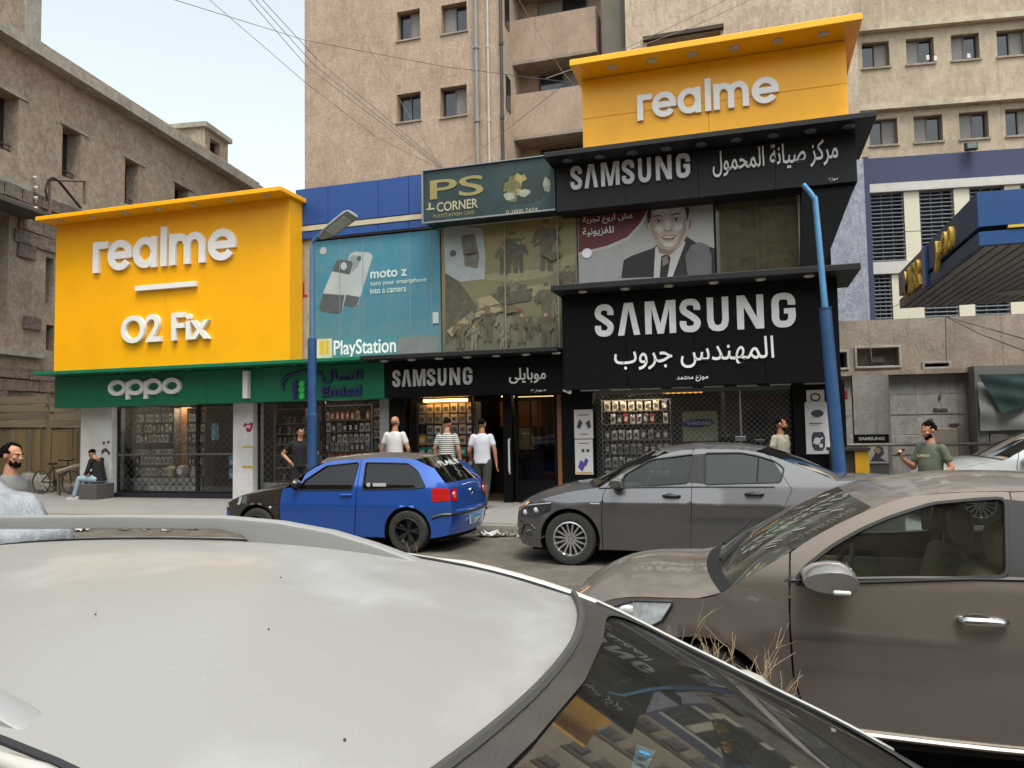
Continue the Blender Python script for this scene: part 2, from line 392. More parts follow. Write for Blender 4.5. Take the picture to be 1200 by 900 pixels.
ya = .9; ra, rb_ = L_.at(240, 160, ya).x, L_.at(267, 180, ya).x; rt = L_.at(240, 149, ya).z
yb = ya
while L_.at(201, 150, yb).x < ra and yb < 9: yb += .1
wz0, wz1 = L_.at(252, 182, ya).z, L_.at(252, 165, ya).z; wx0, wx1 = L_.at(246, 172, ya).x, L_.at(258, 178, ya).x
rr = MB(); rr.wall(ra, rb_, 13.4, rt, ya, [(wx0, wx1, wz0, wz1)], .3); rr.add([(ra, ya, 13.4), (ra, ya, rt), (ra, yb, rt), (ra, yb, 13.4)], [(0, 1, 2, 3)])
rm = obj('roof_room', rr, plast, lb)
b = MB(); b.box(ra-.15, rb_+.15, ya-.15, yb+.1, rt, rt+.22); obj('roof_slab', b, cornM, rm)
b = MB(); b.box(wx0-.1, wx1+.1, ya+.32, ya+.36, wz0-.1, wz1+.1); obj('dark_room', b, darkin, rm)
for h in wins[:7]:
    w_ = MB(); w_.box(h[0]-.12, h[1]+.35, -.05, .1, h[3]+.01, h[3]+.09); lt = obj('lintel', w_, cornM, lb)
    w_ = MB(); xm = (h[0]+h[1])/2
    w_.tube([(h[0], .25, h[2]+.3), (h[1], .25, h[2]+.3)], .022, 5); w_.tube([(h[0], .25, h[2]+.16), (h[1], .25, h[2]+.16)], .018, 5); obj('window_bar', w_, M('rust_iron', '#4a3a30', .8), lb)
bvars = []
for q in range(8):
    bm_ = MB(); bm_.box(-.5, .5, -.5, .5, -.5, .5, jit=.045); bvars.append([mesh('block', bm_, m_) for m_ in blockM])
z = .1; r_ = 0
while z < 8.9:
    hh = .42 if z > 4.2 else .36; x = .0+(r_ % 2)*.35; r_ += 1
    while x < 6.6:
        ww = random.uniform(.55, .95)
        cx, cz = x+ww/2, z+hh/2
        if z < 2.1 and x > 6: break
        if not any(h[0]-.1 < x+ww and x < h[1]+.1 and h[2]-.1 < z+hh and z < h[3]+.1 for h in wins) and not (4.0 < z+hh and z < 4.22) and len(lb.children) < 330:
            ci = 3 if (z < 6 and random.random() < .55) else random.choice((0, 1, 2))
            piece('block', bvars[random.randrange(8)][ci], lb, (cx, random.uniform(-.035, .0), cz), scale=(ww-.035, .14, hh-.035))
        x += ww
    z += hh
# bracket, insulators and loose cables on the left wall
br = thing('cable_bracket', 'rusty iron cable bracket standing above the left end of the yellow sign', 'bracket', tuple(L_.at(78, 238, -.4)), L_)
b = MB(); p1, p2, p3, p4 = [L_.at(x, y, -.4) for x, y in ((58, 252), (58, 211), (99, 212), (99, 238))]
b.tube([p1, p2, p3, p4], .05, 6); obj('frame', b, M('rust_pipe', '#6b5648', .8, dirt='#3c2f28', dirtamt=.6, ds=8), br)
b = MB(); c0 = [L_.at(x, y, -.45) for x, y in ((56, 236), (53, 222), (56, 211), (62, 208), (70, 213), (82, 228), (95, 244))]
b.tube(c0, .035, 5); obj('cable', b, M('black_rubber', '#1b1b1c', .6), br)
b = MB(); c0 = [L_.at(x, y, -.42) for x, y in ((68, 212), (76, 222), (86, 234), (93, 243))]; b.tube(c0, .025, 5); obj('cable', b, MATS['black_rubber'], br)
for i, (x, y) in enumerate([(41, 210), (42, 222), (42, 234), (42, 246)]):
    p = L_.at(x, y, -.15); b = MB(); b.lathe([(0, .1), (.05, .09), (.07, .04), (.04, .03), (.075, 0), (.03, -.01), (.03, -.1), (0, -.1)], p, 'z', 10)
    solo('insulator', b, M('porcelain', '#c9c4bb', .3), 'white porcelain insulator on the left block wall, %s of four' % ('topmost', 'second from the top', 'third from the top', 'lowest')[i], 'insulator', tuple(p), group='insulators on the left wall', smooth=True, fr=L_)
b = MB(); b.box(*[L_.at(0, 250, 0).x-1.5, L_.at(17, 252, 0).x+.3], -1.0, -.05, 8.1, 8.2); pp = (1.0, 0, 8.1)
solo('door_hood', b, M('dark_slab', '#4c4844', .9), 'dark thin slab roof over the opening in the left block wall', 'canopy', pp, fr=L_)

# wooden hoarding at the left
woodM = [M('weathered_board_'+c, h, .85, var=.28, vs=2.5, streak=.12, bump=.3, bs=30, dirt='#463b2e', dirtamt=.6, ds=2) for c, h in (('a', '#65583f'), ('b', '#6d5a38'), ('c', '#5a5040'), ('d', '#5f5336'))]
woodH = [M('weathered_plank_'+c, h, .85, var=.25, vs=6, bump=.3, bs=30, dirt='#463b2e', dirtamt=.6, ds=3) for c, h in (('a', '#6d6150'), ('b', '#62574a'), ('c', '#736752'))]
FYW = 16.5
fn = thing('wooden_hoarding', 'rough wooden hoarding of horizontal planks above upright boards behind the seated man', 'fence', (-18.5, FYW, .15))
vb = []
for q in range(6):
    m_ = MB(); m_.box(-.5, .5, -.02, .02, -.5, .5, jit=.012); vb.append((mesh('board', m_, woodM[q % 4]), mesh('plank', m_, woodH[q % 3])))
x = -24.
while x < -15.5:
    ww = random.uniform(.13, .22); zt = 1.84+random.uniform(-.03, .02)
    if abs(x+18.6) < .09: zt += .1
    piece('board', vb[random.randrange(6)][0], fn, (x+ww/2, FYW+random.uniform(-.015, .02), (zt+.15)/2), scale=(ww-.012, 1, zt-.15), rot=(0, random.uniform(-.01, .01), 0)); x += ww
for sx0, sx1, z0 in ((-24, -21.3, 1.95), (-21.3, -18.62, 1.93), (-18.55, -15.5, 1.88)):
    for r_ in range(4):
        piece('plank', vb[random.randrange(6)][1], fn, ((sx0+sx1)/2, FYW-.03+random.uniform(-.02, .02), z0+.1+r_*.215), scale=(sx1-sx0-.03, 1, .195), rot=(0, random.uniform(-.008, .008), 0))
for x in (-21.3, -18.58, -17.2):
    b = MB(); b.box(x-.05, x+.05, FYW+.03, FYW+.13, .1, 2.8); obj('post', b, woodM[2], fn)
# ================================================================== SHOP BUILDING
whiteW = M('white_render', '#cdcbca', .8, var=.05, vs=2, bump=.1, bs=30, dirt='#8f8a83', dirtamt=.4, ds=1.5)
blackP = M('black_cladding', '#050608', .5, var=.1, spec=.18, bump=.02, bs=3)
blackP2 = M('charcoal_cladding', '#15161a', .55, spec=.3, var=.08, vs=1.5, dust=.12)
sb = thing('shop_building', 'low two storey row of phone shops with white pillars, running under all the signs', 'building', (-7, 15.1, .15))
W = 15.0
# structural shell
b = MB(); b.box(-15.9, 1.3, 15.35, 15.6, 6.0, 6.95); b.box(-15.9, -9.6, 15.35, 15.6, 2.4, 6.0); b.box(-9.6, 1.3, 15.35, 15.6, 2.4, 3.2); obj('upper_wall', b, M('back_wall', '#6f6a63', .9), sb)
b = MB(); b.box(-15.9, -15.75, 15.36, 18, .15, 6.7); obj('end_wall', b, whiteW, sb)
b = MB(); b.box(1.3, 1.42, 15.31, 18, .15, 6.7); obj('end_wall', b, blackP, sb)
b = MB(); b.box(-15.9, 1.3, 14.9, 18.2, 2.42, 2.6); obj('ceiling', b, darkin, sb)
b = MB(); b.box(-15.9, 1.3, 18.0, 18.2, .15, 2.42); obj('back_wall', b, M('shop_back', '#2b2622', .8), sb)
b = MB(); b.box(-15.9, 1.3, 15.2, 18.0, .1, .165); obj('floor', b, M('shop_floor', '#6c5f50', .3), sb)
b = MB(); b.box(-15.9, 1.3, 15.6, 18.2, 6.6, 6.75); obj('roof', b, cornM, sb)
pil = lambda x0, x1, m, y0=14.88, y1=15.3, z1=2.44: (lambda bb: obj('pillar', bb, m, sb))(MB().bev(x0, x1, y0, y1, .15, z1, .008, 1))
pil(-15.75, -14.8, whiteW); pil(-11.33, -10.8, whiteW); pil(-7.62, -7.4, M('grey_column', '#8b8886', .6)); pil(-7.38, -7.02, blackP)
pil(-4.85, -4.66, blackP, 14.9, 15.1); pil(-3.62, -2.98, blackP); pil(.72, 1.6, blackP, 14.86)
for xa, xb in ((-14.8, -11.33), (-10.8, -7.62)):
    b = MB(); b.box(xa, xb, 14.95, 15.25, .15, .27); obj('plinth', b, M('dark_plinth', '#20222c', .4), sb)
# thin vertical partition walls inside
for x in (-11.05, -7.2, -3.3):
    b = MB(); b.box(x-.06, x+.06, 15.3, 18, .165, 2.42); obj('partition', b, M('partition', '#3a3532', .8), sb)
# glazing
shopglass = glass('shop_glass', (.97, .98, .98), .9)
alu = M('aluminium', '#8d8f90', .35, .8)
dkalu = M('dark_aluminium', '#1f2022', .4, .4)
def pane(parent, x0, x1, z0, z1, y, name='pane', m=None): b = MB(); b.box(x0, x1, y, y+.008, z0, z1); return obj(name, b, m or shopglass, parent)
def frame(parent, x0, x1, z0, z1, y, t=.04, m=None, name='frame', d=.05):
    b = MB(); b.box(x0, x0+t, y-d/2, y+d/2, z0, z1); b.box(x1-t, x1, y-d/2, y+d/2, z0, z1); b.box(x0+t, x1-t, y-d/2+.001, y+d/2-.001, z0, z0+t); b.box(x0+t, x1-t, y-d/2+.001, y+d/2-.001, z1-t, z1); return obj(name, b, m or dkalu, parent)
sf = thing('shop_window', 'dark glazed phone shop window with shelves under the green sign, left of the white pillar', 'shop window', (-13, 15.1, .27))
for a, c in ((-14.79, -12.45), (-12.44, -11.34)): frame(sf, a, c, .27, 2.41, 15.08); pane(sf, a+.04, c-.04, .31, 2.37, 15.08)
b = MB(); b.box(-14.79, -11.34, 15.03, 15.05, 1.16, 1.2); obj('cross_bar', b, alu, sf)
# white diamond plinth panel
def lattice(mb, x0, x1, z0, z1, y, dx, dz, t, horiz=False):
    n_ = int((x1-x0)/dx)+2; H = z1-z0
    for s_ in (1, -1):
        k_ = -int(H/dz)-2
        while k_*dx < (x1-x0)+dx*2+H/dz*dx:
            xa = x0+k_*dx; xb = xa+H/dz*dx; za, zb = (z0, z1)
            if s_ < 0: za, zb = z1, z0
            # clip
            p, q = [xa, za], [xb, zb]
            if q[0] > x0 and p[0] < x1:
                if p[0] < x0: f_ = (x0-p[0])/(q[0]-p[0]); p = [x0, p[1]+(q[1]-p[1])*f_]
                if q[0] > x1: f_ = (x1-p[0])/(q[0]-p[0]); q = [x1, p[1]+(q[1]-p[1])*f_]
                if abs(p[0]-q[0]) > .001: mb.bar((p[0], y, p[1]), (q[0], y, q[1]), t, t*.6, up=(0, 1, 0))
            k_ += 1
b = MB(); b.box(-14.75, -12.4, 15.14, 15.17, .31, .62); dp = obj('plinth_panel', b, M('white_panel', '#b5b5b4', .5), sf)
b = MB(); lattice(b, -14.75, -12.4, .31, .62, 15.13, .2, .2, .012); b.box(-14.75, -12.4, 15.125, 15.135, .455, .465); obj('diamond_trim', b, M('dark_trim', '#2a2a2c', .5), dp)
b = MB(); lattice(b, -14.75, -11.38, .3, 2.38, 15.0, .17, .17, .006); obj('lattice_grille', b, M('thin_grille_steel', '#5b5b5c', .5, .5), sf, stuff=True)
# shelves and goods -------------------------------------------------------------
shelfM = M('shelf_metal', '#7a756c', .5, .3); woodP = M('wood_panel', '#8a5a34', .45, var=.2, vs=3, streak=.1)
goodsM = [M('pack_'+n_, h, .35, var=.1, vs=20) for n_, h in (('white', '#c6c6c2'), ('silver', '#8e9092'), ('black', '#17181b'), ('grey', '#55585c'), ('red', '#8c2f2a'), ('teal', '#1f8f86'), ('orange', '#a8573a'), ('yellow', '#c79a2e'), ('blue', '#3e86b5'), ('cream', '#b8ad94'))]
gi = {n_: i for i, n_ in enumerate(('white', 'silver', 'black', 'grey', 'red', 'teal', 'orange', 'yellow', 'blue', 'cream'))}
PK = {}
def pack_mesh(c, kind):
    if (c, kind) not in PK:
        b = MB()
        if kind == 'box': b.bev(-.5, .5, -.5, .5, 0, 1, .04, 1); b.cur = 1; b.box(-.32, .32, -.53, -.5, .25, .7)
        elif kind == 'phone': b.bev(-.5, .5, -.16, .16, 0, 1, .07, 2); b.cur = 1; b.box(-.42, .42, -.18, -.16, .08, .93)
        else: b.prism([(-.5, 0), (.5, 0), (.42, .9), (.2, 1), (-.2, 1), (-.42, .9)], -.3, .3); b.cur = 1; b.box(-.3, .3, -.32, -.3, .15, .7)
        m2 = goodsM[gi['grey']] if c in ('white', 'cream', 'silver') else goodsM[gi['white']] if kind != 'phone' else goodsM[gi['black']]
        PK[(c, kind)] = mesh('pack', b, [goodsM[gi[c]], m2])
    return PK[(c, kind)]
ORD = ('lowest', 'second', 'third', 'fourth', 'fifth', 'sixth', 'seventh', 'eighth')
NPK = [0]
def row(x0, x1, z, h, y, n_, cols, kind, label, group, w=.75, prob=1., depth=.08):
    lvl = ORD[ROWN[0] % 8]; label = label+', '+lvl+' shelf'; group = group+', '+lvl+' shelf'
    for i in range(n_):
        if random.random() > prob: continue
        c = random.choice(cols); xx = x0+(x1-x0)*(i+.5)/n_
        nm = {'box': 'boxed_accessory', 'phone': 'display_phone', 'blister': 'blister_pack'}[kind]
        o = bpy.data.objects.new(nm, pack_mesh(c, kind)); COL.objects.link(o); o.location = (xx, y, z)
        s_ = h*random.uniform(.86, 1); o.scale = ((x1-x0)/n_*w, depth if kind != 'phone' else .06, s_)
        if kind == 'phone': o.rotation_euler = (radians(-14), 0, random.uniform(-.12, .12))
        tag(o, label, {'box': 'box', 'phone': 'phone', 'blister': 'pack'}[kind], group); NPK[0] += 1
ROWN = [0]
def shelf(x0, x1, zs, y, label, back=None, d=.28, ztop=None):
    t = thing('display_shelf', label, 'shelf', ((x0+x1)/2, y, .17)); zt = ztop or zs[-1]+.3
    b = MB(); b.box(x0-.02, x0, y-d/2, y+d/2, .17, zt); obj('side_panel', b, shelfM, t)
    b = MB(); b.box(x1, x1+.02, y-d/2, y+d/2, .17, zt); obj('side_panel', b, shelfM, t)
    if back: b = MB(); b.box(x0, x1, y+d/2-.015, y+d/2, .17, zt); obj('back_panel', b, back, t)
    for z_ in list(zs)+[zt]:
        b = MB(); b.box(x0, x1, y-d/2, y+d/2-.02, z_-.018, z_); obj('shelf_board', b, shelfM, t)
    return t
# shop 1
zs = [.66, .93, 1.2, 1.47, 1.72, 1.97]
shelf(-14.55, -13.35, zs, 15.45, 'silver shelf unit of cases, left one in the window under the white round lettering', goodsM[2], ztop=2.28)
shelf(-12.95, -12.45, zs, 15.45, 'narrow right-hand silver shelf unit of phones in the first shop window', goodsM[2], ztop=2.28)
Gs = 'phones and cases on the shelves of the first shop'
for i, z_ in enumerate(zs):
    ROWN[0] = i
    row(-14.5, -13.4, z_, .2 if i != 2 else .1, 15.36, 11 if i in (0, 5) else 9, ['white', 'silver', 'white', 'grey', 'cream'] if i != 5 else ['white', 'silver', 'white'], 'box' if i in (2, 5, 0) else 'blister', 'phone case on the left shelf unit of the first shop', Gs+' left unit', .74, .97)
    row(-12.93, -12.47, z_, .18, 15.36, 5, ['silver', 'white', 'white', 'black'], 'blister', 'small phone case on the narrow shelf unit of the first shop', Gs+' right unit', .7, .98)
b = MB(); b.box(-13.3, -13.0, 15.5, 15.55, .2, 2.3); solo('wood_post', b, woodP, 'brown wood post panel between the two shelf units of the first shop', 'panel', (-13.15, 15.5, .2))
# a globe lamp, an urn and a vase on the window plinth
def lathe_solo(nm, prof, p, m, label, cat): b = MB(); b.lathe(prof, p, 'z', 16); return solo(nm, b, m, label, cat, p, smooth=True)
lathe_solo('lantern', [(0, 0), (.07, 0), (.09, .05), (.06, .14), (.1, .17), (.09, .22), (.03, .26), (0, .3)], (-13.35, 15.25, .64), M('cream_glass', '#bdb48f', .3), 'cream lantern shaped ornament standing in the first shop window', 'ornament')
lathe_solo('globe_ornament', [(0, 0), (.08, .01), (.14, .07), (.16, .15), (.14, .23), (.08, .29), (0, .31)], (-12.98, 15.22, .62), M('pearl', '#9c9ca0', .3, bump=.5, bs=40), 'round grey faceted globe standing in the first shop window', 'ornament')
lathe_solo('vase', [(0, 0), (.05, 0), (.08, .08), (.05, .18), (.03, .22), (.05, .26), (0, .26)], (-12.68, 15.22, .62), M('white_glaze', '#b9b5ae', .3), 'small pale vase right of the round globe in the shop window', 'vase')
b = MB()
for i in range(150):
    a, r_ = random.uniform(0, 2*pi), sqrt(random.random())*.3; b.ball((-12.95+cos(a)*r_, 15.3+random.uniform(-.02, .02), 1.55+sin(a)*r_*1.15), .009, 4)
tag(obj('sticker_flakes', b, M('silver_flake', '#cfcfcf', .3)), 'round spray of silver dots decorating the first shop window', 'decoration'); bpy.data.objects['sticker_flakes']['kind'] = 'stuff'
for k in range(2):
    x0, x1, z0, z1 = R4(15.3, 268, 534, 280, 546) if k == 0 else R4(15.3, 268, 549, 280, 561)
    b = MB(); b.bev(x0, x1, 15.3, 15.36, z0, z1, .01, 1); b.cur = 1; b.box(x0+.03, x1-.03, 15.295, 15.3, z0+.05, z0+.13)
    solo('blue_box', b, [M('cyan_print', '#2f9cc4', .4), goodsM[0]], ('upper' if k == 0 else 'lower')+' of two bright blue boxes at the right edge of the first shop window', 'box', (x0, 15.3, z0), group='blue boxes in the shop window')
x0, x1, z0, z1 = R4(15.07, 248, 496, 256, 516); word(sf, 'NEW IN', x0, x1, z0, z1, 15.07, M('cyan_vinyl', '#8fc6cf', .5), .002, .0, split=False)
# shop 2
s2 = thing('shop_window', 'phone shop window with shelves of accessories behind the blue lamp post', 'shop window', (-9.2, 15.1, .27))
for a, c in ((-10.79, -9.1), (-9.09, -7.63)): frame(s2, a, c, .27, 2.41, 15.08); pane(s2, a+.04, c-.04, .31, 2.37, 15.08)
b = MB(); lattice(b, -10.7, -9.6, .31, .52, 15.14, .15, .15, .012); b.box(-10.7, -9.6, 15.16, 15.17, .31, .52); obj('plinth_panel', b, MATS['white_panel'], s2)
b = MB(); lattice(b, -10.75, -7.66, .3, 2.38, 15.0, .17, .17, .005); obj('lattice_grille', b, MATS['thin_grille_steel'], s2, stuff=True)
zs = [.55, .85, 1.13, 1.38, 1.62, 1.86]
shelf(-10.55, -9.75, zs, 15.5, 'grey narrow rack of phones behind the man in the black t-shirt', None, ztop=2.2)
for ROWN[0], z_ in enumerate(zs): row(-10.53, -9.77, z_, .17, 15.42, 6, ['grey', 'black', 'silver', 'white'], 'phone', 'phone on the narrow rack behind the man in black', 'phones on the narrow rack', .5, .8)
zs = [.72, .98, 1.22, 1.42, 1.66, 1.92]
shelf(-9.35, -8.05, zs, 15.45, 'wide rack of packed accessories with red rows, just right of the blue lamp post', None, ztop=2.25)
for ROWN[0], (z_, cols, kd, n_) in enumerate(zip(zs, (['white', 'silver'], ['red', 'red', 'orange'], ['silver', 'grey'], ['white', 'silver', 'cream', 'black'], ['white', 'white', 'black', 'silver'], ['orange', 'red', 'cream']), ('box', 'box', 'box', 'blister', 'blister', 'blister'), (12, 13, 10, 9, 9, 10))):
    row(-9.33, -8.07, z_, .2, 15.34, n_, cols, kd, 'accessory pack on the wide rack beside the lamp post', 'accessories on the wide rack', .72, .95)
zs = [.75, 1.0, 1.25, 1.5, 1.72, 1.98]
shelf(-7.98, -7.64, zs, 15.4, 'slim rack with rust-orange packs between the wide rack and the grey column', None, ztop=2.3)
for ROWN[0], z_ in enumerate(zs): i = ROWN[0]; row(-7.97, -7.65, z_, .19, 15.32, 4, ['orange', 'cream'] if i in (3, 4) else ['silver', 'grey', 'white'], 'blister', 'accessory pack on the slim rack beside the grey column', 'accessories on the slim rack', .75)
# shop 3 (open, lit)
s3 = thing('shop_window', 'lit phone shop window full of boxed cases, left of the open door', 'shop window', (-6.2, 15.1, .27))
frame(s3, -7.0, -5.55, .5, 2.38, 15.08); pane(s3, -6.96, -5.59, .54, 2.34, 15.08)
b = MB(); b.box(-7.0, -5.55, 15.02, 15.12, .15, .5); obj('plinth', b, blackP, s3)
zs = [.62, .86, 1.1, 1.34, 1.57, 1.8, 2.02]
shelf(-6.95, -5.6, zs, 15.5, 'black grid rack of boxed cases inside the lit window', goodsM[2], ztop=2.24)
for ROWN[0], (z_, cols) in enumerate(zip(zs, (['white', 'teal', 'red'], ['red', 'white', 'teal'], ['teal', 'teal', 'white'], ['yellow', 'cream', 'silver', 'orange'], ['silver', 'white', 'cream'], ['silver', 'white'], ['silver', 'cream']))):
    row(-6.93, -5.62, z_, .2, 15.38, 7, cols, 'box', 'boxed phone case in the grid rack of the lit window', 'boxed cases in the lit window', .8, .97)
b = MB()
for i in range(8): b.box(-6.93+i*.187-.006, -6.93+i*.187+.006, 15.4, 15.6, .6, 2.2)
obj('divider', b, goodsM[2], s3)
b = MB(); b.bev(-6.75, -5.75, 15.22, 15.3, 2.26, 2.31, .01); solo('strip_lamp', b, emis('warm_lamp', '#ffb765', 6), 'warm glowing strip lamp along the top of the lit shop window', 'lamp', (-6.2, 15.25, 2.3))
b = MB(); b.bev(-5.3, -4.0, 16.2, 16.6, 2.36, 2.41, .01); solo('ceiling_lamp', b, emis('warm_lamp2', '#ffd9a0', 1.5), 'pale ceiling lamp inside the open doorway', 'lamp', (-4.7, 16.4, 2.4))
cb = thing('wall_cabinet', 'tan wooden wall cabinet with a pale panel seen through the open doorway', 'cabinet', (-5, 17.6, .17))
b = MB(); b.bev(-5.7, -4.7, 17.3, 17.9, 1.7, 2.3, .01); obj('wood_front', b, woodP, cb)
b = MB(); b.bev(-5.6, -4.9, 17.35, 17.8, 1.15, 1.68, .01); obj('pale_panel', b, M('pale_panel', '#a9a98c', .5), cb)
b = MB(); b.bev(-5.8, -4.6, 17.2, 17.9, .17, 1.1, .01); obj('counter', b, M('dark_counter', '#2e2a24', .5), cb)
dr = thing('glass_door', 'black framed glass door with a long white handle, beside the lit shop window', 'door', (-4.2, 15.1, .17))
frame(dr, -4.62, -3.72, .17, 2.38, 15.0, .07, blackP); pane(dr, -4.55, -3.79, .24, 2.31, 15.0, m=glass('dark_door_glass', (.6, .6, .58), 1.2))
b = MB(); b.box(-4.55, -3.79, 14.98, 15.02, .24, .6); obj('kick_panel', b, blackP, dr)
b = MB(); b.tube([(-4.7, 14.86, .75), (-4.7, 14.82, .8), (-4.7, 14.82, 1.4), (-4.7, 14.86, 1.45)], .022, 8); obj('handle', b, goodsM[0], dr)
b = MB()
for i in range(4): b.box(-4.4+i*.17, -4.36+i*.17, 15.3, 15.34, 1.3, 2.3)
solo('hanging_straps', b, woodP, 'row of brown strips hanging behind the black framed glass door', 'strips', (-4.2, 15.3, 1.8))
b = MB(); b.box(-3.72, -3.63, 14.95, 15.1, .17, 2.38); solo('wood_jamb', b, woodP, 'upright wooden jamb on the right of the black framed glass door', 'door frame', (-3.68, 15, .17))
b = MB(); b.bev(-4.1, -3.75, 15.3, 15.6, .17, .75, .01); solo('wooden_crate', b, woodP, 'low brown wooden box standing behind the glass door', 'box', (-3.9, 15.4, .17))
# shop 4, with closed lattice grille
s4 = thing('shop_window', 'wide dark shop window behind a closed diamond lattice grille under the large black sign', 'shop window', (-1.2, 15.2, .2))
frame(s4, -2.96, .7, .2, 2.41, 15.22); 
for a, c in ((-2.92, -.4), (-.39, .66)): pane(s4, a, c, .24, 2.37, 15.22)
b = MB(); b.cyl((-.2, 15.02, .2), (-.2, 15.02, 2.4), .02, 8); obj('grille_post', b, alu, s4)
b = MB(); b.box(-2.96, .7, 15.0, 15.04, 2.3, 2.4); lattice(b, -2.95, .69, .2, 2.3, 15.02, .105, .105, .011); obj('lattice_grille', b, M('grille_steel', '#6e6f70', .45, .7), s4, stuff=True)
zs = [.6, .85, 1.12, 1.4, 1.72, 1.98]
shelf(-2.9, -1.55, zs, 15.6, 'rack of small boxes at the left behind the lattice grille', None, ztop=2.2)
for ROWN[0], (z_, cols, n_) in enumerate(zip(zs, (['teal', 'white'], ['silver', 'white'], ['silver', 'grey', 'white'], ['white', 'silver', 'grey'], ['white', 'grey', 'red'], ['grey', 'cream']), (9, 9, 10, 9, 10, 8))):
    row(-2.88, -1.57, z_, .2, 15.5, n_, cols, 'box', 'small packed accessory on the rack behind the lattice grille', 'accessories behind the lattice grille', .7, .93)
x0, x1, z0, z1 = R4(15.3, 800, 482, 841, 517)
sg = thing('window_sign', 'pale green card with a blue oval brand badge hanging behind the lattice grille', 'sign', ((x0+x1)/2, 15.3, z0))
b = MB(); b.box(x0, x1, 15.3, 15.32, z0, z1); obj('card', b, M('pale_green_card', '#aab38a', .6), sg)
x0, x1, z0, z1 = R4(15.28, 799, 491, 838, 501)
b = MB(); b.prism([((x0+x1)/2+cos(a)*(x1-x0)/2, (z0+z1)/2+sin(a)*(z1-z0)/2+cos(a)*.015) for a in [2*pi*i/28 for i in range(28)]], 15.28, 15.299); obj('oval_badge', b, M('badge_blue', '#1c2a8c', .4), sg)
word(sg, 'SAMSUNG', x0+.1, x1-.08, (z0+z1)/2-.03, (z0+z1)/2+.035, 15.279, M('white_letter', '#d9d9d6', .4), .004, .02, split=False)
for nm_, xa_, xb_, lab_ in (('shelf_fill_lamp', -9.3, -8.1, 'slim warm strip lamp over the wide rack in the second green shop'), ('shelf_fill_lamp', -14.5, -12.5, 'slim fill strip added over the shelves of the first shop'), ('shelf_fill_lamp', -2.85, -1.6, 'slim fill strip added over the rack behind the lattice grille')):  # hidden strips added to brighten the goods; only the second shop's racks look lamp-lit
    b = MB(); b.bev(xa_, xb_, 15.3, 15.4, 2.385, 2.412, .006, 1); solo(nm_, b, emis('shelf_fill_light', '#ffe9cc', 24), lab_, 'lamp', ((xa_+xb_)/2, 15.24, 2.33))
b = MB(); b.bev(-1.8, -1.0, 16.5, 17.0, 2.36, 2.41, .01); solo('ceiling_lamp', b, emis('dim_warm', '#ffb24a', .5), 'dim orange ceiling light deep behind the lattice grille', 'lamp', (-1.4, 16.8, 2.3))
x0, x1, z0, z1 = R4(15.15, 863, 452, 922, 461)
b = MB(); b.box(x0, x1, 15.12, 15.15, z0, z1); solo('green_strip_sign', b, M('dark_green', '#1d4a35', .5), 'dark green strip at the top right behind the lattice grille', 'sign', (x0, 15.12, z0))
b = MB(); p = at(868, 515, 15.0); b.bev(p.x-.1, p.x+.1, 14.93, 15.0, p.z-.03, p.z+.07, .02); solo('grille_lock', b, alu, 'grey lock box in the middle of the lattice grille', 'lock', tuple(p))
# posters on black pillars
whP = M('poster_paper', '#c9c5c2', .6, var=.03); ink = M('poster_ink', '#3a3744', .6, var=.3, vs=25); violet = M('violet_ink', '#4b3f8a', .6, var=.3, vs=20); goldP = M('gold_print', '#b69a5a', .5)
def poster(pxbox, y, nm, label, prints, m=None, cat='poster', d=.006):
    x0, x1, z0, z1 = R4(y, *pxbox); t = thing(nm, label, cat, ((x0+x1)/2, y, z0)); b = MB(); b.box(x0, x1, y-d, y, z0, z1); obj('sheet', b, m or whP, t)
    W_, H_ = x1-x0, z1-z0
    for i, (poly, m_) in enumerate(prints):
        b = MB(); b.face([(x0+W_*a, y-d-.001-.0005*i, z0+H_*c) for a, c in poly]); obj('print', b, m_, t)
    return t, x0, x1, z0, z1
rct = lambda a, b_, c, d_: [(a, b_), (c, b_), (c, d_), (a, d_)]
ell = lambda cx, cy, rx, ry, n_=18: [(cx+rx*cos(2*pi*i/n_), cy+ry*sin(2*pi*i/n_)) for i in range(n_)]
poster((673, 480, 695, 514), 14.87, 'earbud_poster', 'upper white poster with two dark earbuds on the black pillar left of the grille', [([(.12, .4), (.3, .32), (.45, .55), (.28, .68)], ink), ([(.6, .55), (.75, .32), (.9, .4), (.82, .65)], ink), (rct(.2, .8, .8, .83), ink), (rct(.3, .14, .7, .17), ink)])
poster((674, 515, 695, 556), 14.86, 'stylus_poster', 'lower white poster with violet devices on the black pillar left of the grille', [([(.15, .2), (.4, .08), (.6, .3), (.3, .42)], violet), ([(.45, .3), (.6, .22), (.75, .4), (.58, .48)], violet), (ell(.45, .68, .09, .05), ink), (ell(.72, .68, .09, .05), ink), (rct(.2, .88, .8, .9), ink), (rct(.05, .02, .95, .07), goldP)])
poster((945, 457, 966, 474), 14.85, 'sketch_poster', 'small white poster with a grey drawing at the top of the right black pillar', [(ell(.5, .5, .3, .3), ink), (ell(.5, .5, .2, .18), whP)])
t_, x0, x1, z0, z1 = poster((944, 471, 973, 532), 14.83, 'machine_poster', 'long white poster with two dark round machine pictures on the right black pillar', [(rct(0, .86, 1, 1), M('poster_head', '#bdbabd', .6)), (ell(.5, .78, .26, .07), ink), (rct(.25, .7, .6, .71), ink), (rct(.15, .58, .7, .6), ink), (rct(.15, .55, .6, .56), ink), ([(.22, .32), (.3, .42), (.7, .42), (.78, .32), (.76, .14), (.65, .06), (.35, .06), (.24, .14)], ink), (ell(.45, .25, .13, .07), whP), ([(.3, .2), (.7, .3), (.68, .33), (.28, .23)], whP), (ell(.6, .16, .08, .04), whP)])
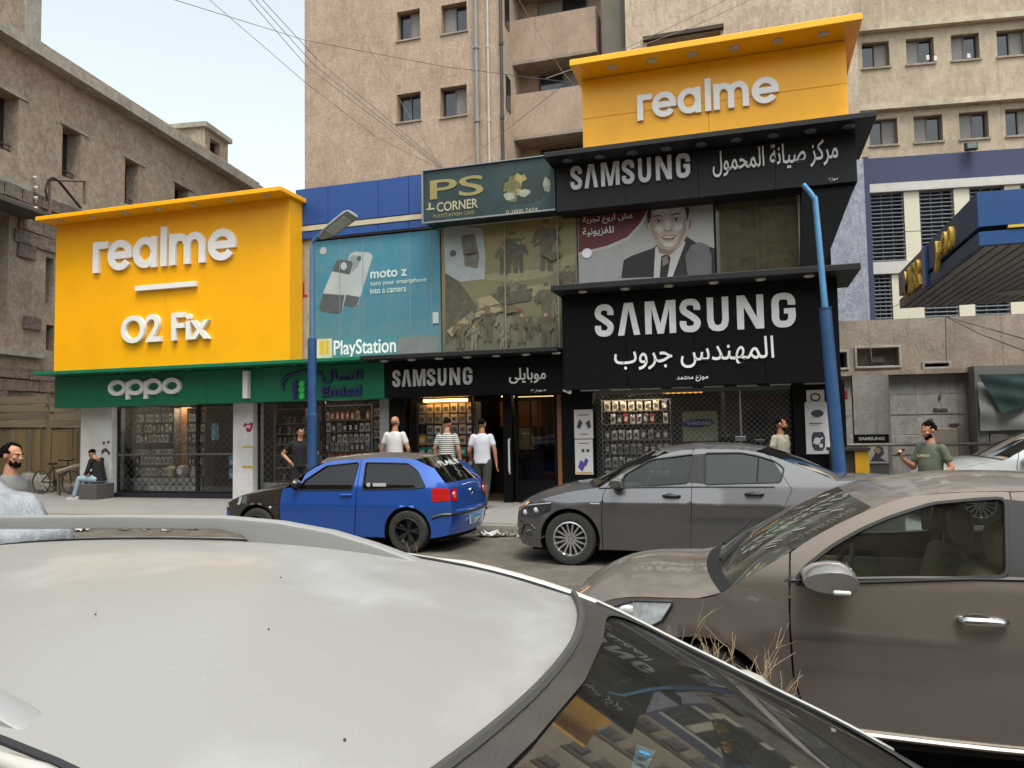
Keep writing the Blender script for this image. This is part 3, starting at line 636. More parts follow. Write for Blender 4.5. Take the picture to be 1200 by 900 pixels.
# stickers on the white pillars
redp = M('red_print', '#a3283c', .5); yelp = M('mustard_print', '#b39638', .5)
def decal(nm, px0, py0, px1, py1, y, poly, m, label, cat='sticker'):
    x0, x1, z0, z1 = R4(y, px0, py0, px1, py1); b = MB(); b.prism([(x0+(x1-x0)*a, z0+(z1-z0)*c) for a, c in poly], y-.003, y); return solo(nm, b, m, label, cat, (x0, y, z0))
decal('red_logo', 285, 495, 297, 507, 14.878, [(0, .7), (.2, 1), (.45, .8), (.7, 1), (1, .9), (.9, .5), (.75, .1), (.4, 0), (.25, .35), (.45, .55), (.6, .35), (.75, .7), (.4, .75), (.15, .5)], redp, 'red ribbon shaped logo high on the white pillar between the two shop windows')
decal('yellow_script', 284, 521, 297, 526, 14.878, rct(0, .3, 1, .6), yelp, 'thin mustard yellow line of script on the white pillar, upper one', 'lettering')
decal('yellow_script', 284, 545, 297, 549, 14.878, rct(0, .1, 1, .8), yelp, 'mustard yellow line of script on the white pillar, lower thicker one', 'lettering')
poster((118, 514, 131, 535), 14.878, 'torn_notice', 'torn notice with black scribbles on the leftmost white pillar above the seated man', [([(.1, .1), (.5, .3), (.8, .05), (.9, .2), (.5, .5), (.1, .35)], ink), (ell(.3, .75, .12, .1, 8), ink), (ell(.7, .8, .15, .07, 8), ink)])
# ================================================================== SIGNS
def samsung(t, x0, x1, z0, z1, y, m, d):
    for ch, a, c in (('S', 0, .1), ('A', .122, .238), ('M', .265, .422), ('S', .441, .546), ('U', .578, .684), ('N', .724, .852), ('G', .89, 1)):
        xa, xb = x0+(x1-x0)*a, x0+(x1-x0)*c
        if ch == 'A': P_ = [(0, 0), (.3, 1), (.7, 1), (1, 0), (.72, 0), (.5, .8), (.28, 0)]
        elif ch == 'U': P_ = [(0, 1), (.3, 1), (.3, .32), (.36, .2), (.5, .16), (.64, .2), (.7, .32), (.7, 1), (1, 1), (1, .3), (.93, .12), (.75, .01), (.5, -.02), (.25, .01), (.07, .12), (0, .3)]
        elif ch == 'N': P_ = [(0, 0), (0, 1), (.3, 1), (.74, .34), (.74, 1), (1, 1), (1, 0), (.7, 0), (.26, .66), (.26, 0)]
        elif ch == 'M': P_ = [(0, 0), (0, 1), (.3, 1), (.5, .3), (.7, 1), (1, 1), (1, 0), (.79, 0), (.79, .78), (.6, 0), (.4, 0), (.21, .78), (.21, 0)]
        else:
            S_ = {'S': [(.83, .66), (.83, .78), (.70, .885), (.5, .905), (.29, .88), (.17, .76), (.21, .64), (.4, .55), (.62, .45), (.81, .34), (.83, .22), (.70, .11), (.5, .09), (.28, .115), (.17, .22), (.17, .34)],
                  'G': [(.84, .64), (.84, .77), (.72, .88), (.5, .905), (.27, .88), (.155, .75), (.155, .5), (.155, .25), (.27, .115), (.5, .09), (.70, .115), (.84, .25), (.84, .52)]}[ch]
            w1, h1 = xb-xa, z1-z0; b = MB(); strip(b, [(xa+w1*u, z0+h1*v) for u, v in S_], (w1*.32, h1*.19), y-d, y, 4)
            if ch == 'G': strip(b, [(xa+w1*.52, z0+h1*.47), (xa+w1*1., z0+h1*.47)], h1*.15, y-d+.002, y-.001, 1)
            obj('letter', b, m, t); continue
        b = MB(); b.prism([(xa+(xb-xa)*u, z0+(z1-z0)*v) for u, v in P_], y-d, y); obj('letter', b, m, t)
yel = M('yellow_panel', '#f2aa00', .4, var=.03, vs=.8, spec=.45, dirt='#c98410', dirtamt=.18, ds=1.2)
yel2 = M('amber_panel', '#f5ae0e', .38, var=.04, vs=.8, spec=.45, dirt='#b97a12', dirtamt=.25, ds=1.5)
wl = M('white_acrylic', '#e2e0dc', .35, var=.03); silv = M('silver_letter', '#b9b8b6', .4, .1)
green = M('green_panel', '#0f6c4b', .42, var=.05, vs=1, spec=.4, dirt='#0b5b40', dirtamt=.35, ds=1.5)
spotM = M('spot_trim', '#b8b2a0', .4)
def spots(t, xs, y, z, r=.085, m=None):
    for x in xs:
        b = MB(); b.lathe([(0, -.03), (r*.7, -.03), (r, -.02), (r, .0)], (x, y, z), 'z', 12); obj('spotlight', b, m or spotM, t, smooth=True)
def sign(nm, label, x0, x1, z0, z1, y, m, depth=.6, panels=1, rows=1):
    t = thing(nm, label, 'sign', ((x0+x1)/2, y, z0))
    b = MB(); b.box(x0, x1, y+.02, y+depth, z0+.002, z1-.002); obj('box', b, m, t)
    xs = dice(x0, x1, panels); zs_ = dice(z0, z1, rows)
    for a, c in zip(xs, xs[1:]):
        for d_, e_ in zip(zs_, zs_[1:]): b = MB(); b.bev(a+.003, c-.003, y, y+.018, d_+.003, e_-.003, .003, 1); obj('panel', b, m, t)
    return t
def cornice(t, x0, x1, z0, z1, y0, y1, m, name='cornice'): b = MB(); b.bev(x0, x1, y0, y1, z0, z1, .01, 1); return obj(name, b, m, t)
# 1 yellow left
yl = sign('yellow_sign', 'large yellow sign box with white letters and bar above the green sign at left', -16.1, -9.52, 3.22, 6.8, 14.4, yel, .5, 2, 1)
cornice(yl, -16.2, -9.42, 6.8, 6.9, 13.9, 15.0, yel); spots(yl, [-15.6+i*.95 for i in range(7)], 14.1, 6.8)
x0, x1, z0, z1 = R4(14.4, 116, 268, 280, 318)
def letterbox(px0, py0, px1, py1, y=14.4): return R4(y, px0, py0, px1, py1)
def strip(b, P, t, y0, y1, n_=5):       # a thick line through P as one solid
    P = crv2(P, n_); L_, R_ = [], []
    for i, p in enumerate(P):
        q0, q1 = P[max(i-1, 0)], P[min(i+1, len(P)-1)]; dx, dz = q1[0]-q0[0], q1[1]-q0[1]; l = hypot(dx, dz) or 1
        tt = t[0]+(t[1]-t[0])*abs(dx)/l if isinstance(t, tuple) else t
        L_.append((p[0]-dz/l*tt/2, p[1]+dx/l*tt/2)); R_.append((p[0]+dz/l*tt/2, p[1]-dx/l*tt/2))
    n_ = len(P); vs = [(x, y0, z) for x, z in L_+R_]+[(x, y1, z) for x, z in L_+R_]; fs = []
    for i in range(n_-1): fs += [(i, n_+i, n_+i+1, i+1), (2*n_+i, 2*n_+i+1, 3*n_+i+1, 3*n_+i), (i, i+1, 2*n_+i+1, 2*n_+i), (n_+i, 3*n_+i, 3*n_+i+1, n_+i+1)]
    fs += [(0, 2*n_, 3*n_, n_), (n_-1, 2*n_-1, 4*n_-1, 3*n_-1)]; b.add(vs, fs)
def crv2(P, n):
    if n <= 1: return list(P)
    out = []
    for i in range(len(P)-1):
        p0, p1, p2, p3 = P[max(i-1, 0)], P[i], P[i+1], P[min(i+2, len(P)-1)]
        for k in range(n):
            t = k/n; out.append(tuple(.5*((2*b)+(-a+c)*t+(2*a-5*b+4*c-d)*t*t+(-a+3*b-3*c+d)*t**3) for a, b, c, d in zip(p0, p1, p2, p3)))
    return out+[tuple(P[-1])]
def ringpts(cx, cz, rx, rz, a0=0, a1=360, n_=32): return [(cx+rx*cos(radians(a0+(a1-a0)*i/n_)), cz+rz*sin(radians(a0+(a1-a0)*i/n_))) for i in range(n_+1)]
def realme(t, xa, xb, za, zb, y, m, d):      # xa..xb whole word, za baseline, zb ascender top
    h = zb-za; xh = h*.79; u_ = (xb-xa); st = u_*.043; X = lambda f_: xa+u_*f_; s2 = st/2
    def L(*parts):
        b = MB()
        for i, (P, n_) in enumerate(parts): strip(b, P, st, y-d+.0025*i, y-.001*i, n_)
        obj('letter', b, m, t)
    L(([(X(0)+s2, za-.01), (X(0)+s2, za+xh)], 1), ([(X(0)+s2, za+xh-s2), (X(.112), za+xh-s2)], 1))
    cz = za+xh/2; rz = xh/2-s2
    for f_, rx in ((.1975, .0665), (.906, .07)):
        rx = u_*rx; L((ringpts(X(f_), cz, rx, rz, 2, 322), 1), ([(X(f_)-rx, cz), (X(f_)+rx+s2, cz)], 1))
    rx = u_*.0625; L((ringpts(X(.378), cz, rx, rz), 1), ([(X(.378)+rx, za), (X(.378)+rx, za+xh)], 1))
    L(([(X(.49)+s2, za), (X(.49)+s2, zb)], 1))
    x0, W3 = X(.55)+s2, u_*.244-st; r_ = W3/4; zc = za+xh-s2-r_*1.15
    L(([(x0, za), (x0, za+xh-.0)], 1), (ringpts(x0+r_, zc, r_, r_*1.15, 180, 0, 14)+[(x0+2*r_, za)], 1), (ringpts(x0+3*r_, zc, r_, r_*1.15, 180, 0, 14)+[(x0+4*r_, za)], 1))
realme(yl, *[letterbox(116, 0, 280, 0)[i] for i in (0, 1)], at(198, 312, 14.4).z, at(198, 266, 14.4).z, 14.4, wl, .07)
x0, x1, z0, z1 = letterbox(161, 332, 232, 339); b = MB(); b.bev(x0, x1, 14.31, 14.4, z0, z1-.02, .005, 1); obj('bar', b, wl, yl)
x0, x1, z0, z1 = letterbox(145, 366, 248, 402); word(yl, 'O2 Fix', x0, x1, z0+.03, z1-.03, 14.4, wl, .09, .02)
# 2 green
gs = sign('green_sign', 'long green fascia sign with round white letters and a dark blue Arabic logo', -16.06, -7.26, 2.33, 3.08, 14.4, green, .6, 6, 1)
cornice(gs, -16.12, -7.0, 3.09, 3.17, 13.85, 15.3, green); spots(gs, [-15.5+i*.9 for i in range(9)], 14.1, 3.09, .07, green)
x0, x1, z0, z1 = letterbox(129, 443, 214, 469); W_ = x1-x0; st = W_*.045; zc = at(171, 453.5, 14.4).z; ro = W_*.125-st/2; hz_ = (z1-z0)*.36-st/2
for i_ in range(4):
    b = MB(); cx = x0+W_*(.125+.25*i_); strip(b, ringpts(cx, zc, ro, hz_), st, 14.33, 14.4, 1)
    if i_ in (1, 2): strip(b, [(cx-ro, zc+hz_*.95), (cx-ro, zc-hz_*2.0)], st, 14.332, 14.399, 1)
    obj('letter', b, wl, gs)
x0, x1, z0, z1 = letterbox(288, 435, 294, 467); b = MB(); b.bev(x0, x0+.13, 14.28, 14.4, z0, z1, .005, 1); obj('tube_lamp', b, wl, gs)
navy = M('navy_letter', '#22285c', .4)
x0, x1, z0, z1 = letterbox(378, 434, 425, 448); word(gs, 'اتصال', x0, x1, z0, z1, 14.4, navy, .05, .02, arabic=True)
x0, x1, z0, z1 = letterbox(378, 452, 424, 464); word(gs, 'Emisal', x0, x1, z0, z1, 14.4, navy, .05, .035)
lg = MB(); p0 = [(332, 458), (331, 448), (337, 441), (348, 437), (360, 435), (374, 437), (380, 443)]
lg.tube([at(x, y, 14.37) for x, y in p0], [.02, .035, .035, .035, .03, .025, .01], 6); lo_ = obj('logo_swoosh', lg, navy, gs)
brg = M('bright_green', '#2fbf55', .4)
for i, (cx, mm) in enumerate(((346.5, navy), (354, brg), (361.5, navy))):
    for cy in (450, 457, 464):
        b = MB(); q = at(cx, cy, 14.4); b.lathe([(0, -.04), (.06, -.04), (.075, -.02), (.075, 0)], q, 'y', 12); obj('logo_dot', b, mm, gs)
# 3 small black sign
ss = sign('small_black_sign', 'narrow black fascia sign with silver letters above the lit shop window', -7.24, -3.42, 2.33, 3.06, 14.4, blackP, .6, 3, 1)
cornice(ss, -7.5, -3.42, 3.08, 3.17, 13.8, 15.3, blackP2); spots(ss, [-7.1+i*.6 for i in range(7)], 14.1, 3.08)
x0, x1, z0, z1 = letterbox(461, 431, 554, 452); samsung(ss, x0, x1, z0, z1-.02, 14.4, silv, .05)
x0, x1, z0, z1 = letterbox(597, 431, 640, 448); word(ss, 'موبايلى', x0, x1, z0-.02, z1, 14.4, wl, .03, .012, arabic=True)
x0, x1, z0, z1 = letterbox(622, 456, 640, 460); word(ss, 'موزع', x0, x1, z0, z1, 14.4, wl, .01, .0, arabic=True)
# 4 big black sign
bs_ = sign('large_black_sign', 'large black sign with bold white letters and Arabic lettering above the lattice grille', -3.38, 1.47, 2.37, 4.15, 14.1, blackP, 1.0, 4, 1)
cornice(bs_, -3.45, 1.78, 4.16, 4.27, 13.55, 15.3, blackP2); spots(bs_, [-2.9+i*.78 for i in range(6)], 13.8, 4.16)
sm = M('strip_light', '#9d9d98', .4)
for i in range(8): b = MB(); xx = -3.1+i*.57; b.bev(xx, xx+.36, 14.3, 14.5, 2.35, 2.37, .005, 1); obj('downlight', b, sm, bs_)
x0, x1, z0, z1 = R4(14.1, 697, 346, 932, 382); z0 = at(697+117, 389, 14.1).z; z1 = at(815, 350, 14.1).z
bigw = M('bright_letter', '#e4e4e2', .4); samsung(bs_, x0, x1, z0, z1, 14.1, bigw, .03)
x0, x1, z0, z1 = R4(14.1, 720, 400, 907, 428); word(bs_, 'المهندس جروب', x0, x1, at(814, 431, 14.1).z, at(814, 398, 14.1).z, 14.1, bigw, .03, .006, arabic=True)
x0, x1, z0, z1 = R4(14.1, 793, 440, 830, 447); word(bs_, 'موزع معتمد', x0, x1, z0, z1, 14.1, bigw, .01, .01, arabic=True)
# 5 upper black sign
us = sign('upper_black_sign', 'long charcoal sign with silver letters and Arabic lettering directly under the upper yellow sign', -3.51, 1.9, 5.87, 6.74, 14.4, blackP2, .6, 4, 1)
cornice(us, -3.6, 2.16, 6.76, 6.86, 13.8, 16, blackP2); spots(us, [-3.2+i*.62 for i in range(9)], 14.1, 6.76, .1, M('spot_grey', '#5b5d60', .4))
x0, x1, z0, z1 = R4(14.4, 669, 190, 809, 214); samsung(us, x0, x1, at(739, 216, 14.4).z, at(739, 188, 14.4).z, 14.4, silv, .06)
x0, x1, z0, z1 = R4(14.4, 835, 172, 982, 200); word(us, 'مركز صيانة المحمول', x0, x1, at(908, 201, 14.4).z, at(908, 170, 14.4).z, 14.4, wl, .04, .008, arabic=True)
x0, x1, z0, z1 = R4(14.4, 971, 208, 982, 213); word(us, 'موزع', x0, x1, z0, z1, 14.4, wl, .01, 0, arabic=True)
# gusset at the right end
b = MB(); P4 = [at(x, y, 14.5) for x, y in ((939, 221), (1003, 215), (966, 311), (939, 313))]; b.prism([(p.x, p.z) for p in P4], 14.5, 15.3)
obj('side_gusset', b, blackP, us)
# 6 upper yellow sign
uy = sign('upper_yellow_sign', 'smaller yellow sign with white letters on the roof above the charcoal sign', -2.96, 1.8, 6.86, 8.42, 14.4, yel2, 1.2, 2, 2)
cornice(uy, -3.05, 2.0, 8.43, 8.55, 13.75, 16, yel2); spots(uy, [-2.3+i*.74 for i in range(6)], 14.05, 8.43, .1)
realme(uy, at(747, 120, 14.4).x, at(913, 105, 14.4).x, at(833, 131, 14.4).z, at(833, 93, 14.4).z, 14.4, wl, .065)
for xx in (-2.8, -1.3, .2, 1.6):
    b = MB(); b.bar((xx, 15.6, 8.3), (xx, 17.2, 6.9), .06); obj('brace', b, alu, uy)
# 7 game room sign
ps = sign('teal_sign', 'weathered teal green sign with gold lettering between the blue cladding and the charcoal sign', -6.33, -3.53, 5.93, 7.0, 14.4, M('teal_print', '#152e2e', .5, var=.35, vs=1.6, dirt='#2c463f', dirtamt=.6, ds=1.4), .5, 1, 1)
b = MB(); b.box(-6.36, -6.32, 14.36, 14.42, 5.9, 7.02); b.box(-6.32, -3.53, 14.36, 14.42, 5.9, 5.93); b.box(-6.32, -3.53, 14.36, 14.42, 7.0, 7.02); obj('edge_trim', b, MATS['aluminium'], ps)
gold = M('gold_letter', '#8f8352', .45, .3); gold2 = M('pale_gold_letter', '#a89f80', .5)
x0, x1, z0, z1 = R4(14.4, 504, 208, 567, 231); word(ps, 'PS', x0, x1, z0, z1, 14.4, gold, .012, .01)
x0, x1, z0, z1 = R4(14.4, 512, 235, 560, 246); word(ps, 'CORNER', x0, x1, z0, z1, 14.4, gold2, .01, .01)
b = MB(); q = at(506, 243, 14.39); b.bev(q.x-.07, q.x-.03, 14.39, 14.4, q.z-.03, q.z+.1, .003, 1); b.bev(q.x-.12, q.x+.06, 14.392, 14.4, q.z-.05, q.z-.015, .003, 1); obj('logo', b, gold2, ps)
blot = [M('olive_print', '#5d5a35', .6, var=.5, vs=6), M('dark_print', '#1c2a2b', .6, var=.3, vs=5), M('ochre_print', '#8c7c44', .6, var=.4, vs=8), M('light_print', '#8b8f7d', .6, var=.3, vs=8)]
def blob(cx, cy, rx, ry, n_=14, j=.25): return [(cx+rx*cos(2*pi*i/n_)*(1+random.uniform(-j, j)), cy+ry*sin(2*pi*i/n_)*(1+random.uniform(-j, j))) for i in range(n_)]
def soldier(cx, cy, h, hh=None):   # a standing figure outline in poster fractions
    w_ = h*.22 if hh is None else hh
    return [(cx-w_*.5, cy), (cx-w_*.55, cy+h*.45), (cx-w_, cy+h*.4), (cx-w_*.9, cy+h*.72), (cx-w_*.35, cy+h*.8), (cx-w_*.32, cy+h*.95), (cx, cy+h), (cx+w_*.32, cy+h*.95), (cx+w_*.35, cy+h*.8), (cx+w_*.9, cy+h*.7), (cx+w_*1.1, cy+h*.42), (cx+w_*.55, cy+h*.48), (cx+w_*.5, cy)]
def prints(t, x0, x1, z0, z1, y, L):
    for i, (poly, m_) in enumerate(L):
        b = MB(); b.face([(x0+(x1-x0)*max(0, min(1, a)), y-.0006*(i+1), z0+(z1-z0)*max(0, min(1, c))) for a, c in poly]); obj('print', b, m_, t)
x0, x1, z0, z1 = R4(14.4, 580, 197, 648, 242)
prints(ps, x0, x1, z0, z1, 14.398, [(blob(.5, .5, .4, .38), blot[1]), (blob(.42, .6, .16, .28), blot[2]), (soldier(.3, .15, .7), blot[0]), (blob(.75, .45, .12, .3), blot[1]), (blob(.9, .5, .06, .2), blot[3]), (soldier(.62, .1, .75), blot[1]), (blob(.5, .35, .1, .1), blot[3]), (blob(.25, .3, .1, .1), blot[3])])
x0, x1, z0, z1 = R4(14.4, 593, 245, 630, 249); word(ps, '0 1000 7474', x0, x1, z0, z1, 14.4, gold2, .004, .0, split=False)
x0, x1, z0, z1 = R4(14.4, 508, 249, 556, 253); word(ps, 'PLAYSTATION CAFE', x0, x1, z0, z1, 14.4, gold, .004, .0, split=False)
# 8 blue cladding band
bl = M('blue_cladding', '#1d4583', .4, var=.06, vs=1, dirt='#17376f', dirtamt=.3, ds=1.2); crm = M('cream_stripe', '#b5a98f', .6)
bc = thing('blue_fascia', 'blue panelled fascia with a cream stripe, between the large yellow sign and the teal sign', 'fascia', (-8, 14.9, 6.06))
b = MB(); b.box(-9.7, -6.3, 14.92, 15.34, 6.0, 7.12); obj('backing', b, bl, bc)
for a, c in ((-9.69, -8.87), (-8.86, -7.63), (-7.62, -6.9), (-6.89, -6.34)): b = MB(); b.bev(a, c, 14.89, 14.918, 6.3, 7.13, .004, 1); obj('panel', b, bl, bc); b = MB(); b.bev(a, c, 14.88, 14.918, 5.98, 6.14, .004, 1); obj('panel', b, bl, bc)
b = MB(); b.box(-9.69, -6.34, 14.87, 14.92, 6.16, 6.27); obj('stripe', b, crm, bc)
# 9 window films on the first floor
frameC = M('old_white_frame', '#a49d90', .6, dirt='#6a6155', dirtamt=.5, ds=3)
wf = thing('upper_window', 'row of first floor windows behind the printed films', 'window', (-6, 15, 3.2))
for a, c in ((-9.32, -6.22), (-6.19, -3.25), (-3.23, .98)): frame(wf, a, c, 3.16 if a < -4 else 3.5, 6.02, 15.02, .05, frameC, d=.06)
b = MB(); b.box(-9.75, -9.33, 14.95, 15.2, 3.17, 6.0); obj('mullion_panel', b, M('beige_strip', '#a09282', .7, dirt='#6f6357', dirtamt=.5, ds=4), wf)
x0, x1, z0, z1 = R4(14.93, 354, 322, 361, 346)
b = MB(); b.box(-9.6, -9.5, 14.94, 14.95, z0, z0+.3); b.box(-9.6, -9.42, 14.941, 14.951, z0-.03, z0+.02); obj('faded_letter', b, redp, wf)
b = MB(); b.box(-9.9, 1.3, 15.3, 15.34, 3.2, 6.0); obj('dark_room', b, M('upper_dark', '#4a453b', .8, var=.4, vs=1), wf)
# phone advert
def gmat(name, c0, c1, c2, axis=2, z0=0, z1=1, rough=.45, grime='#6d8584'):     # printed film: colours run down the print
    m = bpy.data.materials.new(name); m.use_nodes = True; k = N(m); bs = m.node_tree.nodes['Principled BSDF']
    tc = k.n('TexCoord'); sp = k.n('SeparateXYZ'); k.l(tc.outputs['Generated'], sp.inputs[0])
    nz = k.n('TexNoise', i_Scale=3., i_Detail=6.); k.l(tc.outputs['Object'], nz.inputs[0])
    ad = k.n('Math', operation='MULTIPLY_ADD', i_1=.35); k.l(nz.outputs[0], ad.inputs[0]); k.l(sp.outputs[axis], ad.inputs[2])
    sb_ = k.n('Math', operation='SUBTRACT', i_1=.17); k.l(ad.outputs[0], sb_.inputs[0])
    cr = k.n('ValToRGB'); cr.color_ramp.elements[0].color = lin(c0)+(1,); cr.color_ramp.elements[1].color = lin(c2)+(1,); e = cr.color_ramp.elements.new(.5); e.color = lin(c1)+(1,)
    k.l(sb_.outputs[0], cr.inputs[0])
    n2 = k.n('TexNoise', i_Scale=1.8, i_Detail=9., i_Roughness=.7); k.l(tc.outputs['Object'], n2.inputs[0]); r2 = k.n('MapRange', i_1=.45, i_2=.75, i_3=0., i_4=.6); k.l(n2.outputs[0], r2.inputs[0])
    mx = k.n('MixRGB'); k.l(r2.outputs[0], mx.inputs[0]); k.l(cr.outputs[0], mx.inputs[1]); mx.inputs[2].default_value = lin(grime)+(1,)
    k.l(mx.outputs[0], bs.inputs['Base Color']); bs.inputs['Roughness'].default_value = rough; return m
filmT = gmat('teal_film', '#557c80', '#3a7689', '#387c93')
t_, x0, x1, z0, z1 = poster((368, 276, 516, 420), 14.97, 'phone_poster', 'faded turquoise window film advertising a phone, above the green sign', [], filmT)
px = lambda L, y=14.97: [((at(a, b_, y).x-x0)/(x1-x0), (at(a, b_, y).z-z0)/(z1-z0)) for a, b_ in L]
phw = M('phone_silver', '#a3a9a8', .5, var=.15, vs=1.5); phd = M('phone_dark', '#4b5052', .5, var=.2); phm = M('phone_mid', '#7c8587', .5); ltx = M('pale_text', '#b9c8c2', .6)
prints(t_, x0, x1, z0, z1, 14.964, [
    (px([(410, 298), (416, 295), (433, 296), (437, 300), (420, 356), (416, 361), (402, 358), (400, 340)]), phw), (px([(404, 345), (422, 348), (418, 359), (414, 361), (402, 358)]), phd), (px([(412, 299), (424, 300), (420, 312), (412, 320), (409, 305)]), phm),
    (px([(394, 307), (398, 304), (412, 306), (414, 309), (402, 362), (397, 368), (377, 365), (374, 361), (380, 340)]), phw), (px([(394, 307), (398, 304), (412, 306), (414, 309), (410, 322), (389, 318)]), phd), (px([(379, 344), (404, 346), (401, 364), (397, 368), (377, 365), (374, 361)]), phd),
    (ell(*px([(403, 312)])[0], .026, .032), phw), (ell(*px([(421, 303)])[0], .018, .02), phd), (ell(*px([(379, 294)])[0], .028, .032), phw)])
x0, x1, z0, z1 = R4(14.96, 434, 315, 477, 324); word(t_, 'moto z', x0, x1, at(455, 325, 14.96).z, at(455, 315, 14.96).z, 14.958, ltx, .003, .02, split=False)
x0, x1, z0, z1 = R4(14.96, 434, 327, 500, 333); word(t_, 'turn your smartphone', x0, x1, z0-.02, z1, 14.958, ltx, .003, .01, split=False)
x0, x1, z0, z1 = R4(14.96, 434, 336, 476, 342); word(t_, 'into a camera', x0, x1, z0-.02, z1, 14.958, ltx, .003, .01, split=False)
b = MB()
for x in (398, 425, 480, 505): a_, c_ = at(x, 280, 14.96), at(x, 420, 14.96); b.box(a_.x-.006, a_.x+.006, 14.958, 14.962, 3.2, 5.95)
obj('seam', b, phm, t_)
t2, x0, x1, z0, z1 = poster((368, 395, 466, 421), 14.95, 'game_console_poster', 'teal window strip with white lettering and a yellow logo square, just above the green sign', [], M('teal_strip', '#47808a', .5, var=.15, vs=2))
x0, x1, z0, z1 = R4(14.94, 391, 397, 464, 416); word(t2, 'PlayStation', x0, x1, at(427, 420, 14.94).z, at(427, 397, 14.94).z, 14.942, bigw, .004, .015, split=False)
x0, x1, z0, z1 = R4(14.94, 371, 397, 389, 420); b = MB(); b.box(x0, x1, 14.94, 14.944, z0, z1); b.cur = 1; b.box(x0+.08, x0+.2, 14.936, 14.94, z0+.1, z1-.05); b.box(x0+.23, x1-.08, 14.936, 14.94, z0+.1, z1-.05); obj('logo_square', b, [M('cream_print', '#c4bf9c', .6), M('logo_yellow', '#c9a92e', .6)], t2)
decal('grey_patch', 466, 394, 514, 416, 14.955, rct(0, 0, 1, 1), M('grey_film', '#6f7674', .6), 'plain grey patch of film beside the white console lettering', 'window film')
decal('white_patch', 507, 366, 514, 379, 14.95, rct(0, 0, 1, 1), M('torn_white', '#a9b3b0', .6), 'small torn white patch on the right edge of the turquoise film', 'window film')
# collage poster of figures
filmW = gmat('collage_film', '#58584a', '#77704f', '#8b7a4a', grime='#5d6159')
t3, x0, x1, z0, z1 = poster((518, 260, 676, 414), 14.96, 'figure_collage_poster', 'faded olive and orange collage film of soldier-like figures in the middle first floor window', [], filmW)
px = lambda L, y=14.96: [((at(a, b_, y).x-x0)/(x1-x0), (at(a, b_, y).z-z0)/(z1-z0)) for a, b_ in L]
P1 = lambda nm, c, v=.3: M(nm, c, .55, var=v, vs=7)
org, drk, olv, mud, pal, gry, flesh = P1('print_orange', '#92703f'), P1('print_dark', '#504c3d'), P1('print_olive', '#55553d'), P1('print_mud', '#5d5440'), P1('print_pale', '#8a8263', .15), P1('print_grey', '#6a6858', .25), P1('print_flesh', '#947a5c', .1)
def fig(x, y, h, m1=drk, lean=0, gun=True):    # head, torso, legs, rifle; x,y feet in px
    out = []
    def q(L): return px([(x+a*h+lean*b_*h, y-b_*h) for a, b_ in L])
    out.append((q([(-.12, 0), (-.02, 0), (0, .4), (.04, 0), (.14, 0), (.12, .48), (-.1, .48)]), m1))
    out.append((q([(-.12, .45), (.12, .45), (.2, .62), (.24, .5), (.3, .55), (.2, .82), (.06, .85), (-.06, .85), (-.2, .8), (-.3, .56), (-.22, .52), (-.15, .66)]), m1))
    out.append((q([(.06*cos(a), .91+.08*sin(a)) for a in [2*pi*i/10 for i in range(10)]]), flesh))
    out.append((q([(-.07, .93), (.07, .93), (.05, 1.01), (-.05, 1.01)]), m1))
    if gun: out.append((q([(-.25, .5), (-.22, .46), (.34, .86), (.32, .89)]), drk))
    return out
PL = [(px([(567, 268), (590, 262), (600, 300), (590, 330), (568, 325)]), org), (px([(596, 262), (640, 258), (650, 285), (610, 330)]), pal), (px([(520, 268), (540, 266), (565, 268), (569, 300), (568, 327), (540, 330), (522, 320)]), M('print_white', '#9aa19f', .5, var=.12, vs=4)), (px([(540, 276), (556, 274), (562, 300), (560, 315), (545, 312)]), gry),
      (ell(*px([(531, 297)])[0], .026, .027), drk), (px([(522, 320), (540, 332), (560, 360), (552, 385), (522, 405)]), drk)]
PL += [(px([(568, 322), (600, 318), (645, 315), (660, 300), (674, 298), (674, 308), (640, 325), (600, 330), (570, 328)]), pal)]
PL += fig(600, 320, 48, olv)+fig(608, 320, 40, drk, gun=False)+fig(640, 318, 60, mud)+fig(590, 322, 36, mud, gun=False)
PL += [(px([(560, 350), (600, 340), (640, 332), (674, 345), (674, 352), (640, 345), (600, 352), (562, 362)]), pal)]
PL += fig(588, 352, 20, drk)+fig(600, 352, 24, gry)+fig(612, 350, 20, olv)+[(px([(575, 345), (625, 338), (622, 352), (590, 358)]), drk)]
PL += fig(650, 375, 42, gry, gun=False)+fig(640, 378, 46, olv)+fig(665, 352, 40, mud)
PL += [(px([(524, 388), (545, 372), (575, 360), (600, 362), (560, 372), (530, 395)]), pal)]
PL += fig(572, 400, 40, drk)+fig(592, 405, 42, gry, gun=False)+fig(612, 402, 36, mud)+fig(640, 408, 44, drk)+fig(655, 410, 40, olv, gun=False)+fig(540, 408, 34, mud)+fig(556, 410, 30, gry)
PL += [(ell(*px([(573, 367)])[0], .022, .012), P1('print_red', '#7d3a2e')), (ell(*px([(609, 363)])[0], .02, .012), MATS['print_red'])]
PL = [(pp_, m_) for pp_, m_ in PL]
rf_ = random.Random(21)
for i_ in range(8):
    fx_, fy_ = rf_.uniform(526, 670), rf_.uniform(330, 410); PL += fig(fx_, fy_, rf_.uniform(12, 26), rf_.choice([drk, olv, mud, gry]), rf_.uniform(-.3, .3), rf_.random() < .5)
for i_ in range(3):
    fx_, fy_, rr_ = rf_.uniform(524, 672), rf_.uniform(272, 408), rf_.uniform(3, 9); PL.append((px([(fx_+rr_*1.4*cos(a)*rf_.uniform(.6, 1.2), fy_+rr_*.7*sin(a)*rf_.uniform(.6, 1.2)) for a in [2*pi*q_/9 for q_ in range(9)]]), rf_.choice([olv, mud, gry, mud])))
